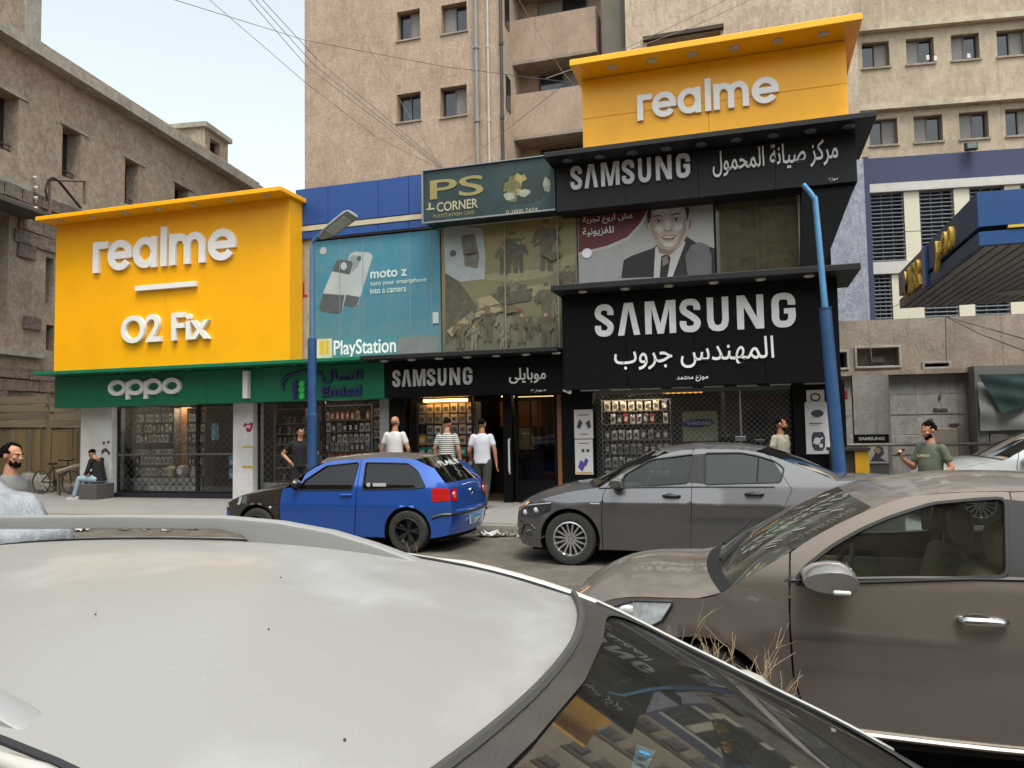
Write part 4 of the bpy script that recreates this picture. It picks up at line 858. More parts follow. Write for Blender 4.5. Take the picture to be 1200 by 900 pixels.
for i_, (poly, m_) in enumerate(PL):
    b = MB(); b.face([(x0+(x1-x0)*max(0, min(1, a)), 14.955-.0004*(i_+1), z0+(z1-z0)*max(0, min(1, c))) for a, c in poly]); obj('print', b, m_, t3)
b = MB()
for x in (593, 655): b.box(at(x, 330, 14.93).x-.012, at(x, 330, 14.93).x+.012, 14.86, 14.88, 3.2, 5.98)
obj('mullion', b, M('mullion_grey', '#82796a', .5), t3)
# portrait advert
filmP = gmat('portrait_film', '#8f9090', '#a3a19c', '#8c8a86', grime='#858481')
t4, x0, x1, z0, z1 = poster((678, 244, 837, 330), 14.95, 'portrait_poster', 'window film advert of a smiling man in dark suit beside maroon Arabic lettering', [], filmP)
px = lambda L, y=14.95: [((at(a, b_, y).x-x0)/(x1-x0), (at(a, b_, y).z-z0)/(z1-z0)) for a, b_ in L]
suit, skinP, shirtP, hairP, mar = M('print_suit', '#1b1a1c', .5), M('print_face', '#ab9c90', .5, var=.04), M('print_shirt', '#b5b1ac', .5), M('print_hair', '#2b2623', .5), M('print_maroon', '#5c1c22', .5, var=.1)
shade = M('print_face_line', '#7d6c60', .5, var=.04)
skin2, skin3, skin4, lipP = M('print_face_mid', '#948375', .5, var=.04), M('print_face_dark', '#8a7a6d', .5, var=.04), M('print_face_light', '#bcb0a4', .5, var=.03), M('print_lips', '#7f5f56', .5)
ellp = lambda cx, cy, rx, ry, tl_=0., n_=20: [(cx+rx*cos(2*pi*i/n_)+tl_*ry*sin(2*pi*i/n_)*.3, cy+ry*sin(2*pi*i/n_)) for i in range(n_)]
lift = 6   # the crown of the head is cut by the top of the film
prints(t4, x0, x1, z0, z1, 14.9425, [(px([(678, 250), (760, 244), (750, 262), (735, 278), (712, 288), (678, 296)]), mar), (px([(760, 244), (763, 244), (753, 263), (738, 281), (714, 291), (678, 299), (678, 296), (712, 288), (735, 278), (750, 262)]), shirtP),
    (px([(728, 326), (731, 305), (740, 300), (765, 291), (770, 287), (803, 276), (815, 284), (838, 291), (838, 322)]), suit), (px([(768, 290), (800, 277), (803, 285), (788, 325), (766, 327)]), shirtP), (px([(775, 300), (783, 298), (786, 302), (782, 326), (773, 326)]), suit), (px([(776, 302), (782, 300), (784, 308), (777, 312)]), shade),
    (px([(770, 285), (798, 280), (800, 286), (784, 300), (772, 296)]), shade), (px([(757, 262), (759, 258), (761, 262), (762, 272), (759, 271)]), shade), (px([(808, 257), (811, 259), (809, 268), (806, 269)]), shade),
    (px(ellp(783, 262, 24, 31, .12)), skinP), (px([(761, 262), (764, 276), (772, 288), (780, 293), (774, 284), (769, 272), (766, 258), (762, 250)]), skin2), (px([(806, 256), (804, 272), (797, 285), (788, 293), (794, 284), (799, 270), (801, 255)]), skin3), (px(ellp(776, 250, 10, 5)), skin4), (px(ellp(795, 249, 8, 5)), skin4),
    (px(ellp(772, 269, 5, 4)), skin4), (px(ellp(795, 267, 5, 4)), skin4), (px(ellp(771.5, 259.5, 6.5, 3.2)), skin2), (px(ellp(792.5, 257.5, 6.5, 3.2)), skin2), (px([(759, 262), (758, 250), (762, 244), (764, 244), (763, 254), (761, 262)]), hairP), (px([(806, 258), (808, 246), (806, 243), (803, 243), (804, 250), (805, 258)]), hairP),
    (px([(765, 255), (768, 252.6), (773, 252.2), (778, 254.2), (773, 253.6), (768, 254.2)]), hairP), (px([(786, 253.2), (790, 250.4), (795, 249.6), (799.5, 252), (795, 251), (790, 252)]), hairP), (px([(767, 260.2), (771, 258.2), (776.5, 260), (772, 261.2)]), shirtP), (px(ellp(772, 259.7, 1.7, 1.5)), hairP), (px([(788, 258.4), (792, 256.4), (797.5, 257.6), (793, 259.2)]), shirtP), (px(ellp(792.6, 257.8, 1.7, 1.5)), hairP),
    (px([(766.5, 259.8), (771, 257.6), (777, 259.6), (771, 258.4)]), hairP), (px([(787.5, 258), (792, 255.8), (798, 257.2), (792, 256.6)]), hairP), (px([(781, 258), (784, 258), (785, 268), (783, 270), (780, 269)]), skin4), (px([(778, 270.5), (780, 268.5), (783, 271), (787, 268), (788.5, 270), (785, 272), (781, 272.6)]), skin2), (px([(779.5, 271), (781, 270.4), (781.5, 271.4)]), hairP), (px([(785, 270.6), (786.6, 269.8), (786.8, 270.8)]), hairP),
    (px([(774, 277.5), (779, 275.8), (784, 276.2), (789, 275), (793, 276.2), (789, 280.2), (784, 281.6), (778, 280.6)]), lipP), (px([(776, 277.6), (784, 277.2), (791, 276.4), (788, 278.6), (783, 279.2), (779, 278.9)]), shirtP), (px([(769, 270), (771, 276), (773, 280), (771, 277), (768.5, 272)]), skin2), (px([(797, 268), (796, 274), (794, 278), (797, 274), (798.5, 269)]), skin2), (px(ellp(784, 287, 6, 3.4)), skin4), (px([(778, 283.5), (784, 284.6), (789, 283), (784, 285.6)]), skin2),
    (px([(803, 300), (810, 288), (820, 284), (830, 288), (834, 300), (834, 322), (806, 324)]), M('print_glare', '#5f5d5d', .5))])
x0, x1, z0, z1 = R4(14.94, 683, 250, 742, 262); word(t4, 'عش أروع تجربة', x0, x1, z0, z1, 14.92, bigw, .003, .01, arabic=True)
x0, x1, z0, z1 = R4(14.94, 683, 266, 720, 277); word(t4, 'تلفزيونية', x0, x1, z0, z1, 14.92, bigw, .003, .01, arabic=True)
b = MB(); b.lathe([(0, -.02), (.1, -.02), (.1, 0)], at(688, 297, 14.94), 'y', 14); obj('badge', b, bigw, t4)
t5 = thing('clear_window', 'clear dusty window pane right of the portrait film with pale blinds inside', 'window', (.1, 14.95, 4.3))
x0, x1, z0, z1 = R4(14.95, 839, 226, 937, 312); pane(t5, x0, x1, 4.28, 5.95, 14.95, m=glass('dusty_pane', (.7, .7, .62), 1.4, .35, '#8d8770'))
b = MB(); b.box(x0-.03, x1+.05, 15.2, 15.22, 4.28, 6); obj('blind', b, M('faded_blind', '#7b7462', .7, var=.3, vs=2, streak=3), t5)
b = MB(); b.box(x1-.02, x1+.06, 14.9, 15.0, 4.28, 5.97); b.box((x0+x1)/2-.02, (x0+x1)/2+.02, 15.1, 15.12, 4.28, 5.97); b.box(x0, x1, 15.1, 15.12, 5.0, 5.03); b.box(.62, .66, 15.11, 15.13, 4.3, 5.0); obj('frame', b, M('cream_frame', '#a89d82', .6), t5)
b = MB(); b.box(x1+.06, 1.47, 14.95, 15.3, 4.28, 6.0); solo('black_side_panel', b, blackP, 'plain black cladding panel right of the clear first floor window', 'panel', (1.2, 15, 4.3))
# small camera / spotlight at the junction of the black signs
cm_ = thing('security_camera', 'small white security camera hanging under the corner between the two black signs', 'camera', tuple(at(666, 459, 14.3)))
b = MB(); q = at(666, 459, 14.3); b.cyl((q.x-.08, 14.3, q.z+.04), (q.x+.06, 14.2, q.z-.02), .035, 10); obj('housing', b, bigw, cm_); b = MB(); b.cyl((q.x, 14.28, q.z+.02), (q.x, 14.3, q.z+.1), .015, 6); obj('bracket', b, alu, cm_)
# ================================================================== TOWER BLOCK behind the shops
YT = 24.5
towM = wallmat('ochre_render', '#b5a08d', '#a6917e', '#84705f', '#c9b8a6', 1., 3.2, 1., .35, .45, .5)
towM2 = wallmat('ochre_render_pale', '#c3b29e', '#b5a38f', '#8c7966', '#d3c5b2', 1., 3.2, 1., .35, .5, .5)
towM3 = wallmat('brown_render', '#ae9988', '#a18c7c', '#7f6b5d', '#bba898', 1., 3., .5, .4, .6, .35)
slabC = M('grey_ledge', '#8e8375', .9, var=.1, vs=3, dirt='#5d5348', dirtamt=.6, ds=2)
winF = M('brown_window_frame', '#5c5046', .6); shutG = M('grey_shutter', '#6e6a66', .6, var=.1, vs=4); wglass = M('dark_window_glass', '#20242a', .1, spec=.8)
def window(par, x0, x1, z0, z1, y, mode=0, d=.22, fr=None):
    w_ = obj('window', MB().box(x0, x1, y+d+.06, y+d+.08, z0, z1), wglass if mode != 3 else darkin, par)
    b = MB(); t = .045
    for q in ((x0, x0+t, z0, z1), (x1-t, x1, z0, z1), (x0+t, x1-t, z0, z0+t), (x0+t, x1-t, z1-t, z1), ((x0+x1)/2-.02, (x0+x1)/2+.02, z0+t, z1-t)): b.box(q[0], q[1], y+d, y+d+.05, q[2], q[3])
    obj('frame', b, winF, w_)
    if mode in (1, 2):
        a, c = ((x0+t, (x0+x1)/2-.02) if mode == 1 else ((x0+x1)/2+.02, x1-t)); b = MB(); b.box(a, c, y+d+.02, y+d+.04, z0+t, z1-t); obj('shutter', b, shutG, w_)
    b = MB(); b.box(x0-.04, x1+.04, y-.05, y+.03, z0-.06, z0-.0); obj('sill', b, slabC, w_)
    return w_
SC = (YT)/18.5
tz = lambda z: (z-CZ)*SC+CZ
tw = thing('apartment_tower', 'tall streaked beige concrete block with small square windows, behind the blue fascia', 'building', (-9*SC, YT, 0))
X0, X1 = at(357, 110, YT).x, at(588, 100, YT).x
wl_ = []
for (a, b_, c, d_) in ((465, 12, 492, 46), (517, 4, 547, 38), (465, 109, 493, 142), (516, 101, 547, 136)): wl_.append(R4(YT, a, b_, c, d_))
dz = wl_[0][2]-wl_[2][2]
ext = [(h[0], h[1], h[2]+dz*2-0, h[3]+dz*2) for h in wl_[2:]]+[(h[0], h[1], h[2]-dz, h[3]-dz) for h in wl_[2:]]+[(h[0], h[1], h[2]-2*dz, h[3]-2*dz) for h in wl_[2:]]
allw = wl_+ext
b = MB(); b.wall(X0, X1, 0, 21, YT, allw, .3); obj('wall', b, towM, tw)
b = MB(); b.add([(X0, YT, 0), (X0, YT, 21), (X0, YT+12, 21), (X0, YT+12, 0)], [(0, 1, 2, 3)]); obj('end_wall', b, towM, tw)
for i, h in enumerate(allw): window(tw, *h, YT, [2, 1, 0, 2, 0, 1, 3, 1, 2, 0][i % 10])
# side return with small windows
YB = (lambda d: CAMPOS.y+d.y*(X1/d.x))(FW+XR*(603-600)/F-UR*(100-450)/F)
b = MB(); b.add([(X1, YT, 0), (X1, YB+.8, 0), (X1, YB+.8, 21), (X1, YT, 21)], [(0, 1, 2, 3)]); obj('return_wall', b, towM2, tw)
for z_ in (7.0, 9.8, 12.8, 15.8):
    b = MB(); b.box(X1+.002, X1+.03, YT+.45, YT+.95, z_, z_+1.2); obj('side_window', b, wglass, tw)
# drain pipes
def pipe(nm, pxa, yy, r, m, z0, z1, par, label=None):
    p = at(pxa, 100, yy); b = MB(); b.cyl((p.x, yy-r*1.5, z0), (p.x, yy-r*1.5, z1), r, 8)
    z_ = z0+1
    while z_ < z1: b.cyl((p.x, yy-r*1.5, z_), (p.x, yy-r*1.5, z_+.12), r*1.35, 8); z_ += 2.6
    return obj('drain_pipe', b, m, par)
pipe('p', 560, YT, .085, M('grey_pipe', '#7d7a73', .6), 6, 21, tw); pipe('p', 573, YT, .045, M('white_pipe', '#a9a398', .6), 6, 21, tw); pipe('p', 589, YT, .06, M('dark_pipe', '#3a3028', .6), 6, 19, tw)
# recessed block with balcony bands
yB = YB+.8
rX0, rX1 = X1, at(705, 100, yB).x
sB = yB/19.65
rec = []
bands = []
for z0_, z1_ in ((8.15, 9.4), (10.4, 11.3), (12.65, 13.9)): rec.append((z0_, z1_))
for kz in range(-1, 4):
    zt = at(640, 157, yB-.9).z+kz*(at(640, 68, yB-.9).z-at(640, 157, yB-.9).z)      # underside edge of each band
    bh = 1.55*sB*.75
    b = MB(); b.box(rX0, rX1, yB-.9, yB, zt, zt+bh); bands.append(obj('balcony_band', b, towM3, tw))
    b = MB(); b.box(rX0, rX1+.05, yB-1.0, yB-.0, zt-.12, zt-.003); obj('ledge', b, slabC, tw)
    wx0, wx1 = at(632, 95, yB).x, at(700, 95, yB).x
    zz = zt+bh+.02
    window(tw, wx0, wx1-.3, zz-.05, zz+.95, yB-.3, [0, 2, 1, 0, 2][kz+1])
b = MB(); b.add([(rX0, yB, 0), (rX1+1.4, yB, 0), (rX1+1.4, yB, 21), (rX0, yB, 21)], [(0, 1, 2, 3)]); obj('recess_wall', b, towM3, tw)
# grey pier and right-hand block
cX0, cX1 = at(733, 40, YT-.6).x, at(1003, 20, YT-.6).x
b = MB(); a_ = at(705, 40, yB-.6).x; b.box(a_, cX0+.1, yB-.6, yB, 0, 21); obj('pier', b, M('grey_pier', '#857e72', .9, var=.15, vs=2, dirt='#5c554b', dirtamt=.6, ds=1), tw)
b = MB(); p = at(731, 50, yB-.7); b.cyl((p.x, yB-.72, 4), (p.x, yB-.72, 21), .07, 8); obj('drain_pipe', b, M('dark_grey_pipe', '#575550', .6), tw)
hC = R4(YT-.6, 758, 42, 845, 70)
b = MB(); b.wall(cX0, cX1, 0, 21, YT-.6, [hC], .5); obj('right_wall', b, towM2, tw)
b = MB(); b.box(hC[0], hC[1], YT-.15, YT-.1, hC[2], hC[3]); obj('window', b, darkin, tw)
b = MB(); b.box(hC[0]-.1, hC[1]+.1, YT-.75, YT-.6, hC[3], hC[3]+.12); obj('lintel', b, M('brown_lintel', '#3a2c22', .8), tw)
b = MB(); b.box(X0, cX1, YT+.01, YT+12, 21, 21.2); obj('roof', b, slabC, tw)
pa, pb_ = at(962, 300, YT-.62).x, at(1000, 300, YT-.62).x
b = MB(); b.box(pa, cX1+.02, YT-.66, YT-.61, 0, at(985, 190, YT-.62).z); obj('painted_lower_wall', b, wallmat('bluish_speckled_wall', '#a4a6b3', '#9799a6', '#6f7180', '#b9bbc4', 3, 1.5, .8, .3, .3, .8), tw)
# ================================================================== RIGHT BUILDING (turned a little)
FR = Frame(3.85, 26.3, 8.0)
rb = thing('office_building', 'long beige building with small windows above a navy band, at the right', 'building', (6, 0, 0), FR)
up = wallmat('beige_render', '#b5a793', '#a99a86', '#7d6d5b', '#c3b7a5', .9, 2.5, .7, .35, .7, .4)
navyW = M('navy_band', '#2f3655', .7, var=.05, vs=1); whb = M('white_band', '#b6b3ae', .8, var=.04, dirt='#8d8a84', dirtamt=.3, ds=2)
lt_ = lambda px_, py_, yl=0: FR.at(px_, py_, yl)
zt1 = lt_(1100, 28).z; zb1 = lt_(1100, 122).z
zs_ = dict(navy_t=lt_(1100, 181).z, navy_b=lt_(1100, 212).z, wb=lt_(1100, 222).z, mb_t=lt_(1045, 307).z, mb_b=lt_(1045, 321).z, low=2.9)
ws = [lt_(x, 60).x for x in (1010, 1042, 1066, 1099, 1119, 1151, 1177, 1210)]
pitch = ws[4]-ws[2]; row1, row2 = [], []
zr1 = (lt_(1083, 74).z, lt_(1083, 44).z); zr2 = (lt_(1088, 166).z, lt_(1088, 135).z)
for i in range(10):
    x_ = lt_(1010, 60).x+pitch*i; row1.append((x_, x_+.82, *zr1)); row2.append((x_+.12, x_+.96, *zr2))
XL, XRt = lt_(1002, 100).x, 20
b = MB(); b.wall(XL, XRt, zs_['navy_t'], 22, 0, row1+row2+[(h[0], h[1], h[2]+2.7*i, h[3]+2.7*i) for h in row1 for i in (1, 2)], .3); obj('upper_wall', b, up, rb)
for i, h in enumerate(row1+row2):
    if h[0] < 9: window(rb, *h, 0, [2, 1, 1, 2, 0, 1, 3, 2, 1, 0][i % 10], .15)
for h in [(h[0], h[1], h[2]+2.7*i, h[3]+2.7*i) for h in row1[:6] for i in (1, 2)]: window(rb, *h, 0, 1, .15)
for zt in (zt1, zb1, zt1+2.7, zt1+5.4):
    b = MB(); b.box(XL, XRt, -.22, 0, zt-.1, zt+.08); obj('ledge', b, M('pale_ledge', '#b3a793', .9, var=.1, vs=4, dirt='#6f6353', dirtamt=.6, ds=3), rb)
b = MB(); b.box(lt_(1017, 200).x, XRt, -.06, .3, zs_['navy_b'], zs_['navy_t']); obj('navy_band', b, navyW, rb)
b = MB(); b.box(lt_(1000, 240, -.15).x, lt_(1019, 240, -.15).x+.0, -.25, .3, 3.0, zs_['navy_t']+.002); obj('navy_column', b, navyW, rb)
b = MB(); b.box(lt_(1017, 240).x, XRt, -.12, .3, zs_['wb'], zs_['navy_b']-.003); obj('white_band', b, whb, rb)
b = MB(); b.box(lt_(1020, 300).x, XRt, -.1, .3, zs_['mb_b'], zs_['mb_t']); obj('white_band', b, whb, rb)
b = MB(); b.box(XL-2.0, lt_(1000, 240, -.1).x, -.05, .3, 3.0, lt_(985, 180).z); obj('speckled_wall', b, M('speckled_render', '#8e93a4', .9, var=.15, vs=14, bump=.4, bs=30), rb)
b = MB(); b.box(XL, XRt, .3, 9, 0, 22); obj('core', b, M('core_dark', '#2b2d33', .9), rb)
cw = M('cream_panel', '#c2bba9', .7, var=.03, vs=1)
lo_x = [(1021, 1060), (1079, 1118), (1133, 1172), (1193, 1232)]
sb_m = MB(); sb_m.box(-.5, .5, -.035, .035, -.012, .012); slatme = mesh('slat', sb_m, M('grey_slat', '#75797f', .5, .2))
LV = [(lt_(a, 260).x, lt_(c, 260).x) for a, c in lo_x]; pl_ = LV[1][0]-LV[0][0]
LV = [(LV[0][0]+pl_*i, LV[0][0]+pl_*i+(LV[1][1]-LV[1][0])) for i in range(8)]
edges = [lt_(1020, 260).x]+[v for p in LV for v in p]
for zz0, zz1, nm in ((zs_['mb_t'], zs_['wb'], 'upper'), (3.0, zs_['mb_b'], 'lower')):
    for i, (a, c) in enumerate(LV):
        nx = LV[i+1][0] if i+1 < len(LV) else XRt
        b = MB(); zm = zz0+(zz1-zz0)*.42
        b.bev(c+.02, nx-.02, -.02, .25, zz0+.005, zm-.01, .006, 1); obj('cream_panel', b, cw, rb)
        b = MB(); b.bev(c+.02, nx-.02, -.02, .25, zm+.01, zz1-.005, .006, 1); obj('cream_panel', b, cw, rb)
        if i > 5: continue
        if nm == 'lower' and i == 0: c = a+.5; bb3 = MB(); bb3.bev(c+.02, LV[0][1]+.02, -.02, .25, zz0, zz1-.005, .006, 1); obj('cream_panel', bb3, cw, rb)
        lv = MB()
        for xx in (a+.01, a+(c-a)*.33, a+(c-a)*.66, c-.03): lv.box(xx, xx+.02, .03, .06, zz0, zz1)
        par = obj('louvre_frame', lv, M('louvre_frame', '#59616d', .5, .2), rb)
        n_ = int((zz1-zz0)/.125)
        for j in range(n_): piece('slat', slatme, par, ((a+c)/2, .02, zz0+.06+j*.125), rot=(.5, 0, 0), scale=(c-a, 1, 1))
p = lt_(1136, 174, -.1); fl = thing('flood_light', 'black flood light fixed to the beige wall just above the navy band', 'lamp', tuple(p), FR)
b = MB(); b.bev(p.x-.2, p.x+.15, p.y-.25, p.y-.1, p.z-.12, p.z+.12, .02); obj('housing', b, M('black_metal', '#17181a', .5), fl); b = MB(); b.bev(p.x-.16, p.x+.11, p.y-.27, p.y-.251, p.z-.08, p.z+.08, .005); obj('lens', b, M('lamp_lens', '#5d665c', .2), fl); b = MB(); b.bar((p.x, p.y-.1, p.z), (p.x, p.y+.1, p.z), .05); obj('bracket', b, MATS['black_metal'], fl)
# people's things on the sills
for (x, y) in ((1087, 71), (1096, 72), (1135, 69)):
    q = lt_(x, y, -.03); b = MB(); b.bev(q.x-.05, q.x+.05, q.y-.04, q.y+.04, q.z-.0, q.z+.16, .02); solo('white_bottle', b, goodsM[0], '%s on an upper right sill' % ('left of two small white bottles together' if x == 1087 else 'right of two small white bottles together' if x == 1096 else 'lone small white bottle'), 'bottle', tuple(q), fr=FR)

# ---------------- low concrete wall with niches
FC = Frame(2.9, 19.3, 5.5)
conc = wallmat('raw_concrete', '#a29588', '#93867a', '#6b6056', '#b1a598', 1.2, 1.6, .6, .4, .7, .4)
whc = wallmat('white_painted_block', '#a9a6a1', '#9b9893', '#6d6963', '#b6b4b0', 1.4, 1.6, .5, .45, .7, .4)
lc = lambda x, y, yl=0: FC.at(x, y, yl)
cwl = thing('concrete_wall', 'low raw concrete wall with framed niches above white panels, right of the black signs', 'wall', (3, 0, 0), FC)
zt = lc(1090, 373).z; zl = lc(1060, 434).z
nh = [(lc(1004, 420).x, lc(1053, 420).x, lc(1028, 429).z, lc(1028, 408).z), (lc(983, 420).x, lc(992, 420).x, lc(988, 431).z, lc(988, 413).z), (lc(1083, 427).x, lc(1111, 427).x, lc(1097, 430).z, lc(1097, 426).z)]
xl, xr_ = lc(980, 400).x-2.2, 16
b = MB(); b.wall(xl, xr_, zl, zt, 0, nh, .35); b.box(xl, xr_, 0.36, .7, zl, zt); b.box(xl, xr_, .01, .36, zt-.01, zt+.02); obj('upper_wall', b, conc, cwl)
b = MB(); b.box(xl, lc(1136, 434).x, -.14, .2, zl-.1, zl); obj('ledge', b, conc, cwl)
for h in nh:
    b = MB(); e = .05
    for q in ((h[0]-e, h[0], h[2]-e, h[3]+e), (h[1], h[1]+e, h[2]-e, h[3]+e), (h[0], h[1], h[2]-e, h[2]), (h[0], h[1], h[3], h[3]+e)): b.bev(q[0], q[1], -.05, .02, q[2], q[3], .008, 1)
    obj('niche_frame', b, whc, cwl)
    b = MB(); b.box(h[0], h[1], .3, .34, h[2], h[3]); obj('niche_back', b, conc if h is nh[0] else darkin, cwl)
b = MB(); q = nh[0]; b.bev((q[0]+q[1])/2-.05, (q[0]+q[1])/2+.2, .2, .3, q[2]+.1, q[2]+.25, .01); obj('junction_box', b, conc, cwl)
xd = lc(1136, 480).x
zrow = dice(0.0, zl-.1, 6)
for i in range(6):
    b = MB(); b.bev(xl, xd, .03+.012*(i % 2), .3, zrow[i]+.004, zrow[i+1]-.004, .006, 1); obj('painted_panel', b, whc, cwl)
# dark spots and scars
for i, (x, y, w_, h_) in enumerate([(1105, 480, 6, 1.5), (1096, 480, 3, 2), (1101, 466, 1.5, 3), (1118, 497, 6, 1), (1028, 481, 2, 1), (1090, 492, 3, 1)]):
    q = lc(x, y, .02); b = MB(); b.prism([(q.x+a*.02*w_, q.z+c*.02*h_) for a, c in blob(0, 0, 1, 1, 8)], .012, .04); obj('scar', b, M('scar_dark', '#4d4742', .9), cwl)
gf = thing('grey_kiosk_frame', 'grey framed booth front behind the green and grey tarpaulin at the far right', 'booth', (lc(1160, 480).x, -.4, .15), FC)
gk = M('grey_frame_paint', '#6f6d6a', .7, var=.05, vs=2); x0, x1 = lc(1134, 480).x, lc(1134, 480).x+3.4
b = MB(); b.box(x0, x0+.22, -.5, 0, .15, zl+.02); obj('post', b, gk, gf); b = MB(); b.box(x1-.2, x1, -.5, 0, .15, zl+.02); obj('post', b, gk, gf)
b = MB(); b.box(x0+.22, x1-.2, -.48, 0, zl-.23, zl+.02); obj('header', b, gk, gf); b = MB(); b.box(x0+.22, x1-.2, -.1, 0, .15, zl-.24); obj('back', b, M('booth_back', '#4d4b49', .8), gf)
b = MB(); zz = lc(1170, 506, -.5).z; b.bev(x0+.24, x0+1.1, -.5, -.42, .2, zz-.05, .01); obj('panel', b, gk, gf); b = MB(); b.bev(x0+1.12, x1-.22, -.5, -.42, .2, zz-.05, .01); obj('panel', b, gk, gf)
def cloth(corners, n_=14, amp=.03, th=None, seed=1, sag=0):
    rnd = random.Random(seed); A, B, C_, D_ = [Vector(c) for c in corners]; ph = [rnd.uniform(0, 6) for _ in range(6)]; vs = []
    nrm = (B-A).cross(D_-A).normalized()
    for i in range(n_+1):
        for j in range(n_+1):
            u, v = i/n_, j/n_; p = (A*(1-u)+B*u)*(1-v)+(D_*(1-u)+C_*u)*v
            w_ = sin(u*9+v*5+ph[0])+.6*sin(v*13-u*7+ph[1])+.5*sin(u*17+ph[2])*v
            vs.append(p+nrm*amp*w_+Vector((0, 0, -sag*sin(pi*u)*(1-v))))
    m_ = MB(); m_.add(vs, [(i*(n_+1)+j, (i+1)*(n_+1)+j, (i+1)*(n_+1)+j+1, i*(n_+1)+j+1) for i in range(n_) for j in range(n_)]); return m_
tarp = M('dark_green_tarp', '#27403f', .5, var=.12, vs=4); gtarp = M('grey_tarp', '#8a8a88', .6, var=.07, vs=3)
tp = thing('tarpaulin', 'folded tarpaulin, dark green over pale grey, hanging on the grey booth front at far right', 'tarpaulin', (x0+1.2, -.55, 1.2), FC)
q = lambda x, y: tuple(lc(x, y, -.56))
obj('grey_sheet', cloth([q(1146, 448), q(1240, 444), q(1240, 502), q(1149, 505)], 12, .025, seed=3), gtarp, tp, smooth=True)
qq = lambda x, y: tuple(lc(x, y, -.64))
obj('green_sheet', cloth([qq(1145, 439), qq(1240, 437), qq(1232, 468), qq(1174, 484)], 12, .02, seed=5), tarp, tp, smooth=True)
# blocked door, railing, cabinets
dd = thing('grey_panel_door', 'plain taupe door in the white wall behind the man in green', 'door', (lc(1107, 530).x, 0, .15), FC)
x0, x1 = lc(1090, 520).x, lc(1122, 520).x; zz = lc(1107, 502).z
b = MB(); b.bev(x0, x1, -.08, -.02, .15, zz, .01); obj('leaf', b, M('taupe_door', '#857c70', .7, var=.06, vs=2), dd); b = MB(); b.bev(x1, x1+.14, -.1, 0, .15, zz+.02, .01); obj('frame', b, gk, dd)
rl = thing('railing', 'thin rusty grey pedestrian railing running along the white wall behind the man in green', 'railing', (4, 14.6, 0))
RY = 15.2; rlm = M('rail_metal', '#7c766d', .6, .4, dirt='#5b3c2a', dirtamt=.5, ds=8)
p0, p1, p2 = at(985, 523, RY), at(1176, 520, RY), at(1240, 522, RY)
for a_, c_ in ((p0.x, p1.x), (p1.x+.07, p2.x+3)):
    b = MB(); b.cyl((a_, RY, p1.z), (c_, RY, p1.z), .03, 8); obj('top_rail', b, rlm, rl)
    b = MB(); b.cyl((a_, RY, .55), (c_, RY, .55), .022, 8); obj('lower_rail', b, rlm, rl)
    nn = max(2, int((c_-a_)/1.1))
    for i in range(nn+1): b = MB(); xx = a_+(c_-a_)*i/nn; b.cyl((xx, RY, .15), (xx, RY, p1.z), .03, 8); obj('post', b, rlm, rl)
yk = thing('yellow_cabinet', 'faded yellow metal cabinet standing beside the foot of the right blue lamp post', 'cabinet', tuple(at(1005, 550, 14.2)))
x0, x1, z0, z1 = R4(14.2, 1002, 528, 1019, 556); b = MB(); b.bev(x0, x1, 14.2, 14.7, .15, z1, .015); b.cur = 1; b.box(x0-.36, x0-.005, 14.25, 14.7, .15, z1-.0); b.cur = 0; obj('body', b, [M('ochre_paint', '#b98a12', .5, var=.08, dirt='#7b5a10', dirtamt=.4, ds=3), M('brown_inside', '#2c2018', .7)], yk)
b = MB(); b.box(x0-.4, x1+.02, 14.15, 14.75, z1, z1+.05); obj('top', b, M('dark_top', '#26221f', .6), yk)
SY = 15.8
x0, x1, z0, z1 = R4(SY, 1001, 509, 1042, 519)
ls = thing('leaning_sign', 'black framed board with silver lettering above a portrait panel, standing by the white wall', 'sign', ((x0+x1)/2, SY, .15))
b = MB(); b.bev(x0, x1, SY, SY+.12, z0, z1, .008); obj('header', b, blackP, ls)
word(ls, 'SAMSUNG', x0+.08, x1-.08, z0+.05, z1-.05, SY, silv, .01, .03, split=False)
b = MB(); b.box(x0+.1, x1-.02, SY+.01, SY+.1, .15, z0); obj('frame', b, M('grey_board', '#57534f', .7), ls)
xa, xb, za, zb = R4(SY-.01, 1017, 520, 1041, 543); b = MB(); b.box(xa, xb, SY-.01, SY, za, zb); obj('panel', b, M('pale_board', '#a5a19b', .6), ls)
prints(ls, xa, xb, za, zb, SY-.012, [([(.1, .1), (.35, .5), (.3, .7), (.5, .9), (.75, .8), (.8, .5), (.6, .3), (.9, .1)], ink), (blob(.5, .65, .15, .15), flesh)])
b = MB(); x0, x1, z0, z1 = R4(15.9, 983, 457, 993, 468); b.bev(x0, x1, 15.85, 15.95, z0, z1, .01); solo('red_box', b, M('dark_red', '#7c1f28', .5), 'small dark red box on the wall beside the top of the right black pillar', 'box', (x0, 15.9, z0))
b = MB(); x0, x1, z0, z1 = R4(15.9, 983, 473, 989, 497); b.bev(x0, x1, 15.85, 15.95, z0, z1, .01); solo('green_plate', b, M('green_plate', '#1f6a3f', .5), 'narrow green plate on the wall below the small dark red box', 'sign', (x0, 15.9, z0))
b = MB(); b.box(1.2, 6.5, 15.95, 16.1, .15, .17); 
wb_ = MB(); wb_.box(1.86, 2.5, 15.98, 16.2, .15, at(990, 440, 16).z); solo('white_wall_end', wb_, whc, 'narrow strip of white painted wall between the black pillar and the concrete wall', 'wall', (2, 16, .15))

